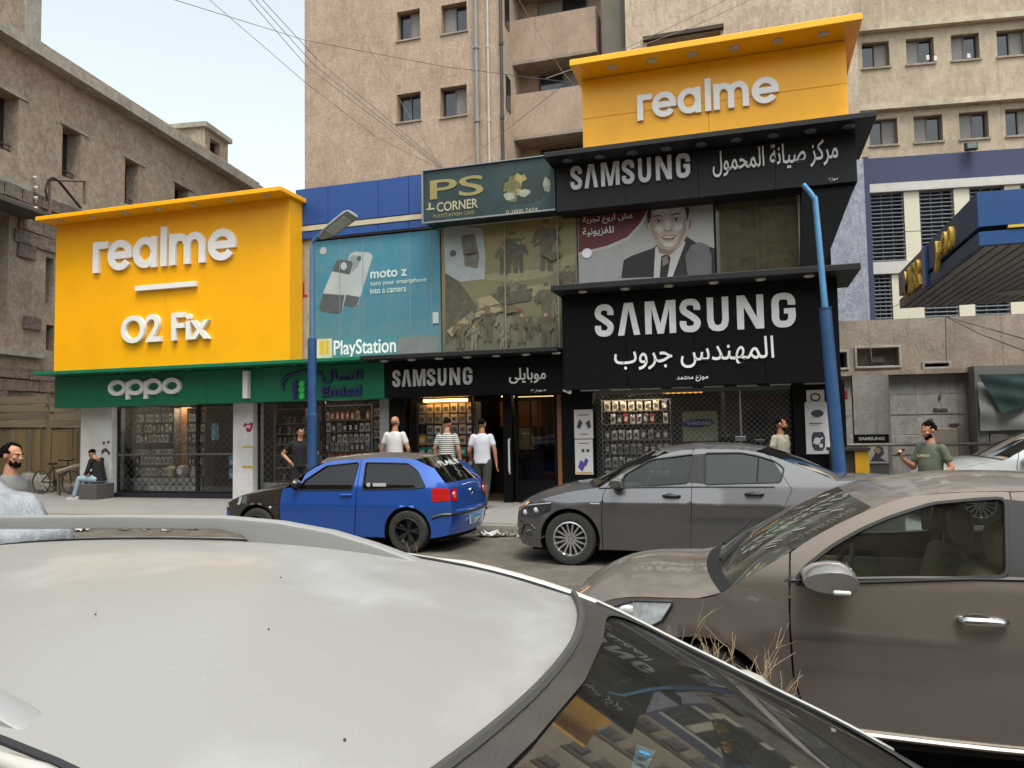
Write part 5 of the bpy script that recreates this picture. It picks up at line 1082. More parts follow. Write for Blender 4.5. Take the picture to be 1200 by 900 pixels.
# ================================================================== FILLING STATION CANOPY
cz = 4.0
cB = thing('filling_station_canopy', 'blue filling station canopy with yellow letters and a grey ribbed underside, upper right', 'canopy', (5.5, 14, cz))
nc = atz(1145, 288, cz); fc_ = atz(1057, 361, cz); cx0 = (nc.x+fc_.x)/2; cy0, cy1 = nc.y, fc_.y; cx1 = cx0+9; ztop = at(1143, 226, cy0).z
blu = M('canopy_blue', '#1b4678', .4, var=.08, vs=2, dirt='#163d72', dirtamt=.5, ds=1.5); bdk = M('canopy_edge', '#33435e', .5, var=.1, dirt='#2a2f38', dirtamt=.5, ds=3); cyl_ = M('canopy_yellow', '#c9a53a', .5, var=.08)
zs1 = at(1143, 266, cy0).z; zs2 = at(1145, 272, cy0).z
for nm, a, c in (('upper_fascia', zs1, ztop), ('lower_fascia', cz, zs2)):
    b = MB(); b.box(cx0, cx0+.06, cy0+.062, cy1-.002, a, c); obj(nm+'_side', b, bdk, cB)
    b = MB(); b.box(cx0, cx1, cy0, cy0+.06, a, c); b.box(cx0, cx1, cy1, cy1+.06, a, c); b.box(cx1, cx1+.06, cy0, cy1+.06, a, c); obj(nm, b, [blu, bdk][0], cB)
b = MB(); b.box(cx0+.1, cx1, cy0+.1, cy1-.05, cz+.05, ztop-.1); obj('core', b, M('canopy_core', '#1a1c20', .8), cB)
b = MB(); b.box(cx0+.34, cx1, cy0-.02, cy0+.05, zs1-.05, zs2+.06); obj('yellow_stripe', b, cyl_, cB)
rbm = M('ribbed_ceiling', '#8d8883', .7, var=.12, vs=2, dirt='#5d5955', dirtamt=.6, ds=1.5)
rm_ = MB(); rm_.box(-.5, .5, -.075, .075, -.015, .015); rme = mesh('ceiling_rib', rm_, rbm)
b = MB(); b.box(cx0+.06, cx1, cy0+.06, cy1, cz+.02, cz+.04); obj('soffit', b, rbm, cB)
nr = int((cx1-cx0)/.16)
for i in range(nr): piece('ceiling_rib', rme, cB, (cx0+.14+i*.16, (cy0+cy1)/2, cz+.005), rot=(0, 0, pi/2), scale=(cy1-cy0-.15, .8, 1))
b = MB(); b.lathe([(0, -.03), (.3, -.03), (.38, 0), (.38, .02)], atz(1190, 341, cz), 'z', 16); obj('ceiling_light', b, M('lamp_plate', '#6c6864', .4), cB)
# letters on the side fascia: they run along y, seen from the left; built flat then turned
def side_word(txt, y0, y1, z0, z1, x, m, d=.06):
    vs, fs = glyphs(txt, .01, 1.); a0, a1, b0, b1 = bb(vs); mb = MB()
    mb.add([(x-d/2-c_*d, y1-(a-a0)/(a1-a0)*(y1-y0), z0+(e-b0)/(b1-b0)*(z1-z0)) for a, e, c_ in vs], fs); obj('letters', mb, m, cB)
zl0 = cz+.06
def yat(px_): d = FW+XR*(px_-600)/F; d2 = FW+XR*(px_-600)/F-UR*(310-450)/F; return d2.y*(cx0/d2.x)
side_word('MISR', yat(1081), yat(1062), cz+.1, ztop-.12, cx0, cyl_); side_word(arab('مصر'), yat(1121), yat(1099), cz+.1, ztop-.12, cx0, cyl_)
b = MB(); yy = yat(1085); b.box(cx0-.04, cx0, yy-.15, yy+.15, cz+.02, ztop-.02); obj('fascia_rib', b, blu, cB)
for (x_, y_) in ((cx0+6, cy0+1.5), (cx0+6, cy1-1.5)): b = MB(); b.cyl((x_, y_, 0), (x_, y_, cz), .15, 14); obj('column', b, blu, cB)

# ================================================================== LAMP POSTS
polB = M('blue_post_paint', '#1c446f', .45, var=.08, vs=5, dirt='#3a4f6d', dirtamt=.5, ds=5); polG = M('pale_blue_post', '#4f7391', .45, .2, var=.08, vs=5)
PY = 12.7
l1 = thing('street_lamp', 'lamp post with a slim grey head on a blue pole behind the blue car', 'street lamp', (at(366, 500, PY).x, PY, .15))
px_ = at(366, 500, PY).x; zj = at(366, 397, PY).z; zt = at(370, 283, PY).z
b = MB(); b.lathe([(.1, .15), (.1, .2), (.095, 1.9), (.1, 1.92), (.1, 1.99), (.085, 2.0), (.085, zj), (.06, zj+.02), (0, zj+.03)], (px_, PY, 0), 'z', 16); obj('lower_pole', b, polB, l1, smooth=40)
b = MB(); b.tube([(px_, PY, zj), (px_, PY, zt-.1)], .055, 12, r1=.045); pts = [(px_, PY, zt-.12), (px_, PY, zt), tuple(at(377, 273, PY)), tuple(at(388, 262, PY-.2))]; b.tube(pts, .035, 8); obj('upper_pole', b, polG, l1, smooth=40)
A_, B_ = at(375, 279, PY), at(413, 250, PY-.6); dv = (B_-A_); 
b = MB(); sd = Vector((0, -.9, .15)).cross(dv).normalized(); sd = dv.normalized().cross(Vector((0, .5, 1))).normalized(); up_ = sd.cross(dv.normalized())
n0 = []
for f_, w_, h_ in ((0, .03, .03), (.12, .07, .05), (.3, .12, .07), (.9, .13, .06), (1, .11, .03)):
    c_ = A_+dv*f_; n0.append([c_+sd*w_*a+up_*h_*e for a, e in ((-1, -.6), (1, -.6), (1, .3), (.6, 1), (-.6, 1), (-1, .3))])
b.add([v for r_ in n0 for v in r_], [(i*6+j, i*6+(j+1) % 6, (i+1)*6+(j+1) % 6, (i+1)*6+j) for i in range(4) for j in range(6)]+[(0, 1, 2, 3, 4, 5)[::-1], tuple(24+j for j in range(6))])
hd = obj('lamp_head', b, M('lamp_grey', '#8b8f92', .45), l1); b = MB(); c_ = A_+dv*.6-up_*.045; b.obox(c_, dv*.28, sd*.09, up_*.006); obj('lens', b, M('lens_pale', '#b7b8b4', .2), hd)
p0, p1, p2, p3 = at(983, 545, 12.6), at(967, 362, 12.6), at(955, 232, 12.6), at(941, 216, 12.6)
l2 = thing('street_lamp', 'leaning headless blue lamp post with bent tip, before the large black sign', 'street lamp', (p0.x+.02, 12.6, .15))
pb = p0+(p0-p1)*((p0.z-.15)/(p1.z-p0.z))
b = MB(); b.tube([pb, p0, p1], [.105, .10, .088], 16); b.tube([p1, p1+(p2-p1)*.01], .098, 16); obj('lower_pole', b, polB, l2, smooth=40)
b = MB(); b.tube([p1, p2, p2+(p3-p2)*.05], [.05, .042, .042], 12); b.tube([p2-(p2-p1).normalized()*.03, p2+(p3-p2)*.4, p3], [.041, .04, .04], 12); obj('upper_pole', b, M('pale_blue_post2', '#4b80a8', .45, .1, var=.1, vs=5), l2, smooth=40)
b = MB(); b.lathe([(.12, -.02), (.13, 0), (.12, .02)], (pb.x+(p0.x-pb.x)*.9, 12.6, p0.z-.2), 'z', 14); obj('collar', b, polB, l2)
b = MB(); b.box(pb.x-.2, pb.x+.2, 12.4, 12.8, .15, .18); obj('base_plate', b, polB, l2)

# ================================================================== OVERHEAD CABLES
def cable(P, r=.018, label='', sag=.0, col='#3d3e42'):
    r *= .58; P = [Vector(p) for p in P]
    def off_top(p): d = p-CAMPOS; return 450-F*d.dot(UR)/d.dot(FW) < 3
    if off_top(P[0]): P.insert(0, P[0]+(P[0]-P[1]).normalized()*14)
    if off_top(P[-1]): P.append(P[-1]+(P[-1]-P[-2]).normalized()*14)
    pts = []
    for (a, b2) in zip(P, P[1:]):
        for i in range(8): f_ = i/8; q = Vector(a)*(1-f_)+Vector(b2)*f_; q.z -= sag*4*f_*(1-f_); pts.append(q)
    pts.append(Vector(P[-1])); mb = MB(); mb.tube(pts, r, 5); solo('overhead_cable', mb, M('cable_'+col[1:], col, .6), label, 'cable', tuple(pts[0]), group='overhead cables')
yT = YT-.15
cable([at(205, 0, 16), at(357, 47, yT), at(520, 78, yT), at(680, 98, 16)], .016, 'long cable from the sky across the tower to the upper yellow sign')
for k, (a, c, e) in enumerate((((292, 0), (360, 78), (519, 199)), ((300, 0), (366, 74), (521, 199)), ((304, -4), (372, 70), (523, 198)))): cable([at(*a, 15), at(*c, 17), at(*e, 14.6)], .013, 'cable of the slanting bundle down to the teal sign, %s' % ('leftmost', 'middle', 'rightmost')[k])
cable([at(240, -5, 15), at(357, 96, 17), at(440, 160, 19), at(520, 200, 14.6)], .012, 'faint separate cable sloping down left of the bundle to the teal sign', col='#55504a')
cable([at(400, 0, yT), at(455, 95, yT), at(519, 200, 14.6)], .014, 'dark cable running steeply down the face of the tower between its windows', col='#5b5147')
cable([at(640, 92, 18), at(680, 78, 14.2)], .02, 'short grey cable from the recess window to the corner of the upper yellow sign', col='#8a8a86')
cable([at(530, 200, 14.6), at(590, 155, yT), at(680, 84, 16)], .012, 'thin cable rising from the teal sign to the upper yellow sign', col='#5b5147')
cable([at(608, 0, yT), at(655, 78, yT), at(676, 105, 18)], .012, 'thin cable down across the balconies of the recessed block', col='#5b5147')
cable([at(740, 58, 17), at(815, 30, 18), at(890, -5, 19)], .013, 'pair of thin cables rising right above the upper yellow sign, lower one', col='#5b5147')
cable([at(722, 62, 17), at(800, 25, 18), at(860, -5, 19)], .013, 'pair of thin cables rising right above the upper yellow sign, upper one', col='#5b5147')
cable([at(1108, 371, 19), at(1200, 397, 17)], .014, 'cable fanning right across the concrete wall, upper of two', col='#3c3a38'); cable([at(1108, 371, 19), at(1150, 392, 18), at(1200, 411, 17)], .014, 'cable fanning right across the concrete wall, lower of two', col='#3c3a38')
cable([at(1108, 371, 19.1), at(1109, 424, 19.1)], .014, 'black cable hanging straight down the concrete wall right of the big niche', col='#3c3a38', sag=.0)
cable([at(1000, 240, 19), at(1014, 350, 18.8), at(1022, 425, 18.9)], .014, 'cable hanging down past the navy column into the big niche', col='#8a857d')
cable([at(1070, 348, 19), at(1035, 366, 19)], .012, 'short thin cable from the canopy end to the cream panel', col='#3c3a38')

# ================================================================== BUILDINGS ACROSS THE STREET (behind the camera, seen in glass and paint)
for i, (x0, x1, h, c) in enumerate(((-34, -16, 15, '#9c7d5c'), (-15.5, -2, 12, '#8d6f52'), (-1.5, 14, 17, '#a58a68'), (14.5, 34, 13, '#8f7a60'))):
    t = thing('facing_building', ['tan block of flats across the street, far left', 'brown block of flats across the street', 'tall sand coloured block across the street', 'tan block of flats across the street, far right'][i], 'building', ((x0+x1)/2, -17, 0))
    hs_ = [(xx, xx+1.2, zz, zz+1.3) for xx in [x0+1.2+3*k_ for k_ in range(int((x1-x0-1)/3))] for zz in [1.2+3*k_ for k_ in range(int((h-1)/3))]]
    b = MB(); b.wall(x0, x1, 0, h, 13, hs_, .3); b.v = [(v[0], -v[1]-4, v[2]) for v in b.v]; b.box(x0, x1, -25, -17.35, 0, h-.1); obj('wall', b, M('facing_render_%d' % i, c, .9, var=.1, vs=1), t)
    b = MB(); b.box(x0-.2, x1+.2, -17.35, -16.8, h, h+.35); obj('cornice', b, cornM, t)
    for q in hs_: b = MB(); b.box(q[0], q[1], -17.34, -17.3, q[2], q[3]); obj('window', b, wglass, t)
# ================================================================== CARS
def pip(p, poly):
    x, y = p; c = False; n = len(poly); j = n-1
    for i in range(n):
        xi, yi = poly[i]; xj, yj = poly[j]
        if (yi > y) != (yj > y) and x < (xj-xi)*(y-yi)/(yj-yi)+xi: c = not c
        j = i
    return c
def dens(poly, step=.05):
    out = []
    for i in range(len(poly)):
        a, b = poly[i], poly[(i+1) % len(poly)]; n = max(1, int(hypot(b[0]-a[0], b[1]-a[1])/step))
        out += [(a[0]+(b[0]-a[0])*k/n, a[1]+(b[1]-a[1])*k/n) for k in range(n)]
    return out
def smooth_poly(poly, it=1, r=.035):        # rounded corners of a fixed size
    o = []; n = len(poly)
    for i in range(n):
        p, a, b = Vector(poly[i]), Vector(poly[i-1]), Vector(poly[(i+1) % n]); da, db = (a-p), (b-p); la, lb = da.length, db.length
        ra, rb = min(r, la*.4), min(r, lb*.4); A, B = p+da/la*ra, p+db/lb*rb
        for t in (0, .33, .67, 1): q = A*(1-t)**2+p*2*t*(1-t)+B*t*t; o.append((q.x, q.y))
    return o
def crv(P, n=8):                    # Catmull-Rom through tuples
    out = []
    for i in range(len(P)-1):
        p0, p1, p2, p3 = P[max(i-1, 0)], P[i], P[i+1], P[min(i+2, len(P)-1)]
        for k in range(n):
            t = k/n; out.append(tuple(.5*((2*b)+(-a+c)*t+(2*a-5*b+4*c-d)*t*t+(-a+3*b-3*c+d)*t**3) for a, b, c, d in zip(p0, p1, p2, p3)))
    out.append(tuple(P[-1])); return out
class Car:
    def __init__(s, name, label, W, L, X0, Yc, z0=0., flip=False, belt=.9, roof=.2, crease=.72, lean=.16, tumble=.5, pf=.24, pr=.16, Lf=.75, Lr=.55, wheels=(.75, 3.3), wr=.31, flare=.02):
        s.W, s.L, s.X0, s.Yc, s.z0, s.flip = W, L, X0, Yc, z0, flip
        s.belt, s.crease, s.lean, s.tumble, s.pf, s.pr, s.Lf, s.Lr, s.wheels, s.wr, s.flare = belt, crease, lean, tumble, pf, pr, Lf, Lr, wheels, wr, flare
        s.root = bpy.data.objects.new(name, None); COL.objects.link(s.root); s.root.location = (X0+(-L/2 if flip else L/2), Yc, z0); s.root.rotation_euler = (0, 0, pi if flip else 0)
        OFF[s.root.name] = (L/2, 0, 0); tag(s.root, label, 'car')
    def w(s, u, z):
        pl = 1.
        if u < s.Lf: pl -= s.pf*((s.Lf-u)/s.Lf)**2.3
        if u > s.L-s.Lr: pl -= s.pr*((u-s.L+s.Lr)/s.Lr)**2.3
        if z < s.crease: o = .10*max(0, s.crease-z-.12)**2*4*.25+.012*min(1, max(0, (s.crease-z)/.12))
        elif z < s.belt: o = s.lean*(z-s.crease)+.012*0
        else: o = s.lean*(s.belt-s.crease)+s.tumble*(z-s.belt)-(s.tumble-s.lean)*.04*(1-math.exp(-(z-s.belt)/.04))
        y = s.W/2*pl-o
        for wc in s.wheels:
            d = hypot(u-wc, z-s.wr); R_ = s.wr+.06
            if d < R_+.12 and z < s.crease: y += s.flare*max(0, 1-max(0, d-R_)/.12)**2
        return max(.05, y)
    def nrm(s, u, z, side):
        e = .004; du = (s.w(u+e, z)-s.w(u-e, z))/(2*e); dz = (s.w(u, z+e)-s.w(u, z-e))/(2*e)
        n = Vector((-du, 1, -dz)); n.y *= side; n.x, n.z = n.x, n.z; return n.normalized()
    def px(s, x, y, side=-1, inset=0):     # pixel on the near flank -> (u, z)
        yy = s.Yc-(s.W/2)
        for _ in range(12):
            p = at(x, y, yy); u = (s.X0-p.x) if s.flip else p.x-s.X0; z = p.z-s.z0; yy = s.Yc-s.w(u, z)+inset
        return (u, z)
    def skin(s, name, poly, m, holes=(), side=-1, off=0., par=None, step=.06, grid=.06, sharp=False, thick=0):
        poly = dens(poly, step); hs = [dens(h, step) for h in holes]; vs = list(poly); ed = [(i, (i+1) % len(poly)) for i in range(len(poly))]
        for h in hs: n0 = len(vs); vs += h; ed += [(n0+i, n0+(i+1) % len(h)) for i in range(len(h))]
        xs = [p[0] for p in poly]; zs = [p[1] for p in poly]
        x = min(xs)+grid*.5
        bp = [Vector(p) for p in vs]
        while x < max(xs):
            z = min(zs)+grid*.5
            while z < max(zs):
                if pip((x, z), poly) and not any(pip((x, z), h) for h in hs) and all(abs(q[0]-x)+abs(q[1]-z) > grid*.4 for q in vs[:len(bp)] if abs(q[0]-x) < grid*.4): vs.append((x, z))
                z += grid
            x += grid
        r = delaunay_2d_cdt([Vector(v) for v in vs], ed, [], 0, 1e-5)
        V, Fs = r[0], r[2]; keep = []
        for f in Fs:
            c = (sum(V[i].x for i in f)/3, sum(V[i].y for i in f)/3)
            if pip(c, poly) and not any(pip(c, h) for h in hs): keep.append(tuple(f) if side < 0 else tuple(reversed(f)))
        mb = MB(); mb.add([(v.x, side*(s.w(v.x, v.y)+off), v.y) for v in V], keep)
        # orient
        o = obj(name, mb, m, par or s.root, smooth=True)
        me = o.data
        me.normals_split_custom_set_from_vertices([s.nrm(v.x, v.y, side) for v in V])
        return o
    def both(s, name, poly, m, **k): return [s.skin(name, poly, m, side=sd, **k) for sd in (-1, 1)]
    def top(s, keys, n=6, T=14, p=2.4):      # keys: (uE,zE,uC,zC,name,mat[,t0,t1]) ; builds each segment as its own part
        P = [k[:4] for k in keys]; parts = {}
        tt = [(-1+2*i/T) for i in range(T+1)]
        tt = [math.copysign(abs(t)**.8, t) for t in tt]
        def pt(e, t):
            uE, zE, uC, zC = e; yE = s.w(uE, zE); a = abs(t)**p; return (uC+(uE-uC)*a, t*yE, zC+(zE-zC)*abs(t)**p)
        i = 0
        while i < len(keys)-1:
            j = i+1
            while j < len(keys)-1 and keys[j][4] == keys[i][4] and keys[j][4]: j += 1
            seg = crv(P[i:j+1], n) if j > i+1 else [tuple(a+(b-a)*k/n for a, b in zip(P[i], P[j])) for k in range(n+1)]
            nm, m = keys[i][4], keys[i][5]
            if nm:
                mb = MB(); vs = [pt(e, t) for e in seg for t in tt]; w_ = T+1
                mb.add(vs, [(a*w_+b, a*w_+b+1, (a+1)*w_+b+1, (a+1)*w_+b) for a in range(len(seg)-1) for b in range(T)])
                parts[nm] = obj(nm, mb, m, s.root, smooth=True)
            i = j
        s.pt = pt; return parts
    def wheel(s, u, side, spoke='multi', rimm=None, ty=None):
        y = side*(s.W/2-.115); c = Vector((u, y, s.wr)); r = s.wr; sg = side
        b = MB(); b.lathe([(r*.62, .095*sg), (r*.8, .11*sg), (r*.95, .1*sg), (r, .07*sg), (r, -.07*sg), (r*.95, -.1*sg), (r*.62, -.1*sg)], c, 'y', 40); wh = obj('tyre', b, ty or rubber, s.root, smooth=35)
        b = MB(); b.lathe([(r*.64, .095*sg), (r*.635, .08*sg), (r*.6, .06*sg), (r*.585, -.08*sg)], c, 'y', 40); b.lathe([(r*.66, .1*sg), (r*.62, .105*sg), (r*.6, .085*sg)], c, 'y', 40)
        b.lathe([(0, .06*sg), (r*.13, .06*sg), (r*.17, .04*sg)], c, 'y', 16)
        n_ = {'multi': 15, 'dark': 5, 'five': 5}[spoke]
        for k in range(n_):
            a = 2*pi*k/n_+.1
            for da in ((0,) if spoke == 'multi' else (-.17, .17)):
                p0 = c+Vector((cos(a+da*.3)*r*.12, .05*sg, sin(a+da*.3)*r*.12)); p1 = c+Vector((cos(a+da)*r*.61, .075*sg, sin(a+da)*r*.61))
                b.bar(p0, p1, .022 if spoke == 'multi' else .028, .022, up=(0, 1, 0))
        obj('rim', b, rimm, wh, smooth=35)
        b = MB(); b.lathe([(0, -.02*sg), (r*.58, -.02*sg), (r*.58, -.05*sg)], c, 'y', 24); obj('brake_disc', b, M('brake_dark', '#1a1a1a', .6), wh)
        b = MB()
        for k in range(5): a = 2*pi*k/5; b.cyl(c+Vector((cos(a)*r*.1, .055*sg, sin(a)*r*.1)), c+Vector((cos(a)*r*.1, .066*sg, sin(a)*r*.1)), .009, 6)
        obj('wheel_bolts', b, M('bolt_dark', '#2a2a2a', .4, .5), wh)
        # arch liner
        b = MB(); R_ = r+.055; n1 = 20; vs = []
        for k in range(n1+1):
            a = pi*k/n1-.0; x_, z_ = u+R_*cos(a), s.wr+R_*sin(a)
            vs += [(x_, side*(s.w(x_, max(z_, .3))-.004), z_), (x_, side*(s.W/2-.32), z_)]
        b.add(vs, [(2*k, 2*k+2, 2*k+3, 2*k+1) for k in range(n1)]); b.add([(u, side*(s.W/2-.32), s.wr)]+[(u+R_*cos(pi*k/12), side*(s.W/2-.32), s.wr+R_*sin(pi*k/12)) for k in range(13)], [(0, k+1, k+2) for k in range(12)])
        obj('arch_liner', b, M('liner_black', '#0c0c0d', .9), s.root)
    def arch(s, u, n=18, extra=.055):          # points of the arch from +u side over the top to -u side (for bottom outlines)
        R_ = s.wr+extra; a0 = math.asin(max(-1, min(1, (s.sill-s.wr)/R_)))
        return [(u+R_*cos(a0+(pi-2*a0)*k/n), s.wr+R_*sin(a0+(pi-2*a0)*k/n)) for k in range(n+1)]
    def tube_on(s, name, pts, r, m, side=-1, off=.004, par=None, closed=False):
        P = [(u, side*(s.w(u, z)+off), z) for u, z in dens(pts, .06)] if closed else [(u, side*(s.w(u, z)+off), z) for u, z in crv([tuple(p) for p in pts], 4)]
        if closed: P.append(P[0])
        b = MB(); b.tube(P, r, 5); return obj(name, b, m, par or s.root)
    def seat(s, u, y, m, h=.95, zf=.35):
        t = MB(); t.bev(u-.25, u+.25, y-.24, y+.24, zf, zf+.16, .05, 3)
        bm = MB(); bm.bev(-.07, .07, y-.23, y+.23, 0, h-zf-.18, .05, 3); c_, s_ = cos(.28), sin(.28)
        t.add([(u+.22+x*c_+z*s_, yy, zf+.12-x*s_+z*c_) for x, yy, z in bm.v], bm.f)
        o = obj('seat', t, m, s.root, smooth=40); b = MB(); b.bev(u+.22+(h-zf)*s_-.04, u+.22+(h-zf)*s_+.06, y-.12, y+.12, h-.06, h+.13, .04, 3); obj('headrest', b, m, o, smooth=40)
    def steering(s, u, y, z, m):
        b = MB(); pts = [Vector((u+.18*sin(a)*.45, y+.18*cos(a), z+.18*sin(a)*.9)) for a in [2*pi*k/24 for k in range(25)]]; b.tube(pts, .014, 8)
        b.bar((u, y-.17, z), (u, y+.17, z), .03, .02); b.cyl((u, y, z), (u-.25, y, z-.12), .03, 8); b.ball((u+.01, y, z), (.03, .06, .05), 10); obj('steering_wheel', b, m, s.root, smooth=40)
rubber = M('tyre_rubber', '#19191a', .85, var=.15, vs=12, dust=.3); trimB = M('black_trim', '#141415', .5); seamB = M('inner_shell', '#050505', .95)
rimS = M('silver_rim', '#c2c2c2', .28, .85); rimD = M('dark_rim', '#3a3b3d', .35, .7); chrome = M('chrome', '#c9c9c9', .12, 1.)
plastic = M('interior_plastic', '#24262a', .7); beigeS = M('beige_seat', '#91876f', .8, var=.1, vs=5); darkS = M('dark_seat', '#26262a', .8)
def interior(c, u0, u1, seats, seatm, wheel=True, dash=None, floor=.22, dz=.0):
    b = MB(); b.box(u0, u1, -c.W/2+.16, c.W/2-.16, floor, floor+.05); obj('cabin_floor', b, plastic, c.root)
    for sd in (-1, 1): b = MB(); b.box(u0+.35, u1-.2, sd*(c.W/2-.17)-.02, sd*(c.W/2-.17)+.02, floor, c.belt-.08); obj('door_card', b, seatm, c.root)
    du = dash or u0+.45
    b = MB(); b.bev(u0+.1, du, -c.W/2+.18, c.W/2-.18, c.belt-.35, c.belt-.05+dz, .06, 3); b.bev(du-.28, du+.06, .1 if c.flip else -.55, .6 if c.flip else -.1, c.belt-.12, c.belt+.02+dz, .04, 3); obj('dashboard', b, plastic, c.root, smooth=40)
    for (u, h) in seats:
        for y in (-.37, .37): c.seat(u, y, seatm, h)
def build_sedan(c, paint, sill, F_, T_, wins, glassm, spoke, rimm, side_parts, gap=.0, liner_top=None):
    pass

# ---------------------------------------------------------------- the blue hatchback
blueP = M('blue_car_paint', '#0d55b4', .28, .6, var=.04, vs=3, coat=1., dust=.18, dustcol='#8b8378'); blackCP = M('black_fender_paint', '#0a0a0b', .2, .1, coat=1., dust=.3); blackRoof = M('dusty_black_roof', '#1b1917', .4, .1, coat=.3, dust=.75, dustcol='#6a6058')
tintG = glass('tinted_car_glass', (.04, .045, .05), 1.7, .02)
c = Car('parked_car', 'blue three door hatchback with black bonnet and black front wing, parked at the kerb', 1.64, 3.82, -7.62, 10.38, belt=.845, crease=.62, lean=.14, tumble=.36, pf=.26, pr=.20, Lf=.7, Lr=.7, wheels=(.74, 3.12), wr=.285, flare=.006)
blue = c; c.sill = .2
roofL = crv([c.px(*p) for p in ((265, 592), (300, 580), (336, 572))], 3)
A_ = c.px(336, 572); Rr = [c.px(*p) for p in ((345.6, 566), (379.5, 543), (422.6, 538.0), (455, 536.5), (487, 538.5))]
# side top outline: front corner -> bonnet edge -> roof edge -> hatch edge -> rear bottom
uF = .16
bon = [(uF, .62), (.35, .70), (.8, .80), (1.18, .855)]
roof = [(1.32, .93), (Rr[1][0], Rr[1][1]), (Rr[2][0], Rr[2][1]), (Rr[3][0], Rr[3][1]+.005), (Rr[4][0], Rr[4][1])]
tail = [(c.px(509, 549)[0], c.px(509, 549)[1]), (3.62, .95), (3.69, .86), (3.73, .6), (3.72, .42), (3.67, .24)]
bottom = [(3.58, .22)]+c.arch(3.12)+[(2.4, .2), (1.4, .2)]+c.arch(.74)+[(.22, .2), (.14, .28), (.12, .45)]
sd_u = c.px(418, 575)[0]
g1 = [c.px(*p) for p in ((350, 574), (357, 563), (382.6, 546), (421, 541.6), (412.5, 574))]
g2 = [c.px(*p) for p in ((429, 542), (478, 543), (489, 551), (499, 571.5), (425, 574))]
top_out = crv(bon, 4)+crv(roof, 4)+crv(tail, 4)
fen = [p for p in top_out if p[0] < 1.2]; fd0 = 1.16
fa = c.arch(.74)
c.both('front_wing', crv(bon, 4)[:-1]+[(1.15, .845), (1.12, .6), (1.14, .3), (1.15, .2)]+fa+[(.24, .42), (.22, .52), (.14, .56)], blackCP)
c.both('front_bumper', [(.14, .555), (.215, .515), (.235, .42)]+[p for p in fa if p[0] < .5 and p[1] < .42]+[(.26, .2), (.16, .24), (.12, .4)], blueP)
c.both('door', [(1.16, .845), (1.3, .865)]+[(g1[0][0]-.03, g1[0][1]-.02)]+crv(roof, 4)[2:10]+[(sd_u, c.px(421, 538)[1]), (sd_u-.01, .6), (sd_u-.03, .3), (sd_u-.05, .2), (1.16, .2), (1.13, .6)], blueP, holes=[smooth_poly(g1)])
ra = c.arch(3.12)
rt = [p for p in crv(roof, 4) if p[0] > sd_u+.01]+crv(tail, 4)
c.both('rear_quarter', [(sd_u+.008, c.px(421, 538)[1])]+rt+[(3.58, .22)]+ra+[(sd_u-.04, .2), (sd_u-.02, .3), (sd_u, .6)], blueP, holes=[smooth_poly(g2)])
c.both('side_window', g1, tintG, off=-.012); c.both('side_window', g2, tintG, off=-.012)
for sd in (-1, 1):
    c.tube_on('window_seal', smooth_poly(g1), .009, trimB, sd, closed=True); c.tube_on('window_seal', smooth_poly(g2), .009, trimB, sd, closed=True)
keys = [(.18, .2, .06, .2, 'front_skirt', blueP), (.13, .45, .0, .45, 'front_skirt', blueP), (.155, .56, .03, .56, 'grille_panel', blackCP), (.17, .63, .05, .66, 'bonnet', blackCP), (.45, .725, .4, .79, 'bonnet', blackCP), (1.2, .862, 1.02, .915, 'windscreen', tintG),
        (Rr[1][0]-.05, Rr[1][1]-.0, Rr[1][0]-.18, Rr[1][1]+.07, 'roof', blackRoof), (Rr[2][0], Rr[2][1]+.003, Rr[2][0], Rr[2][1]+.075, 'roof', blackRoof), (Rr[4][0]+.02, Rr[4][1]+.003, Rr[4][0]+.12, Rr[4][1]+.04, 'rear_screen', tintG),
        (3.63, .93, 3.68, .94, 'tailgate', blueP), (3.69, .86, 3.74, .87, 'tailgate', blueP), (3.725, .57, 3.77, .57, 'rear_bumper', blueP), (3.72, .5, 3.82, .5, 'rear_bumper', blueP), (3.67, .24, 3.77, .24, '', None)]
c.top(keys)
for u in (.74, 3.12):
    for sd in (-1, 1): c.wheel(u, sd, 'dark', rimD)
b = MB(); b.box(.3, 3.6, -.6, .6, .14, .22); obj('underbody', b, seamB, c.root)
tl = M('tail_lamp_red', '#a30f12', .15, coat=.8, var=.15, vs=20); 
tp_ = [c.px(*p) for p in ((500, 572), (527.5, 572.5), (527.5, 585), (502, 588))]
tp_ = [(min(p[0], 3.82), p[1]) for p in tp_]
lm = c.both('tail_lamp', [(3.47, .87), (3.68, .865), (3.715, .70), (3.48, .685)], tl, off=.008)
for sd in (-1, 1):
    b = MB(); q0, q1 = c.pt((3.69, .855, 3.74, .86), sd*.99), c.pt((3.69, .855, 3.74, .86), sd*.74); q2, q3 = c.pt((3.715, .69, 3.76, .69), sd*.74), c.pt((3.715, .69, 3.76, .69), sd*.99)
    e = .012; b.face([(q[0]+e, q[1], q[2]) for q in (q0, q1, q2, q3)]); obj('rear_lamp', b, tl, c.root)
    b = MB(); q = c.pt((3.705, .77, 3.75, .77), sd*.85); b.lathe([(0, .02), (.045, .018), (.05, .0)], q, 'x', 14); obj('lamp_ring', b, M('tail_lamp_pale', '#c4625c', .2), c.root)
    b = MB(); b.add([(.155, sd*c.w(.16, .62), .66), (.5, sd*(c.w(.5, .7)+.006), .735), (.46, sd*(c.w(.46, .6)+.006), .62), (.14, sd*(c.w(.15, .56)+.006), .555), (.06, sd*.5, .575), (.075, sd*.5, .655)], [(0, 1, 2, 3), (0, 3, 4, 5)]); obj('headlight', b, M('headlight_glass', '#b9bdbf', .1, .3, coat=1), c.root)
b = MB(); b.ball((.98, -c.w(1, .55)-.006, .585), (.02, .006, .016), 8); obj('side_repeater', b, goodsM[0], c.root)
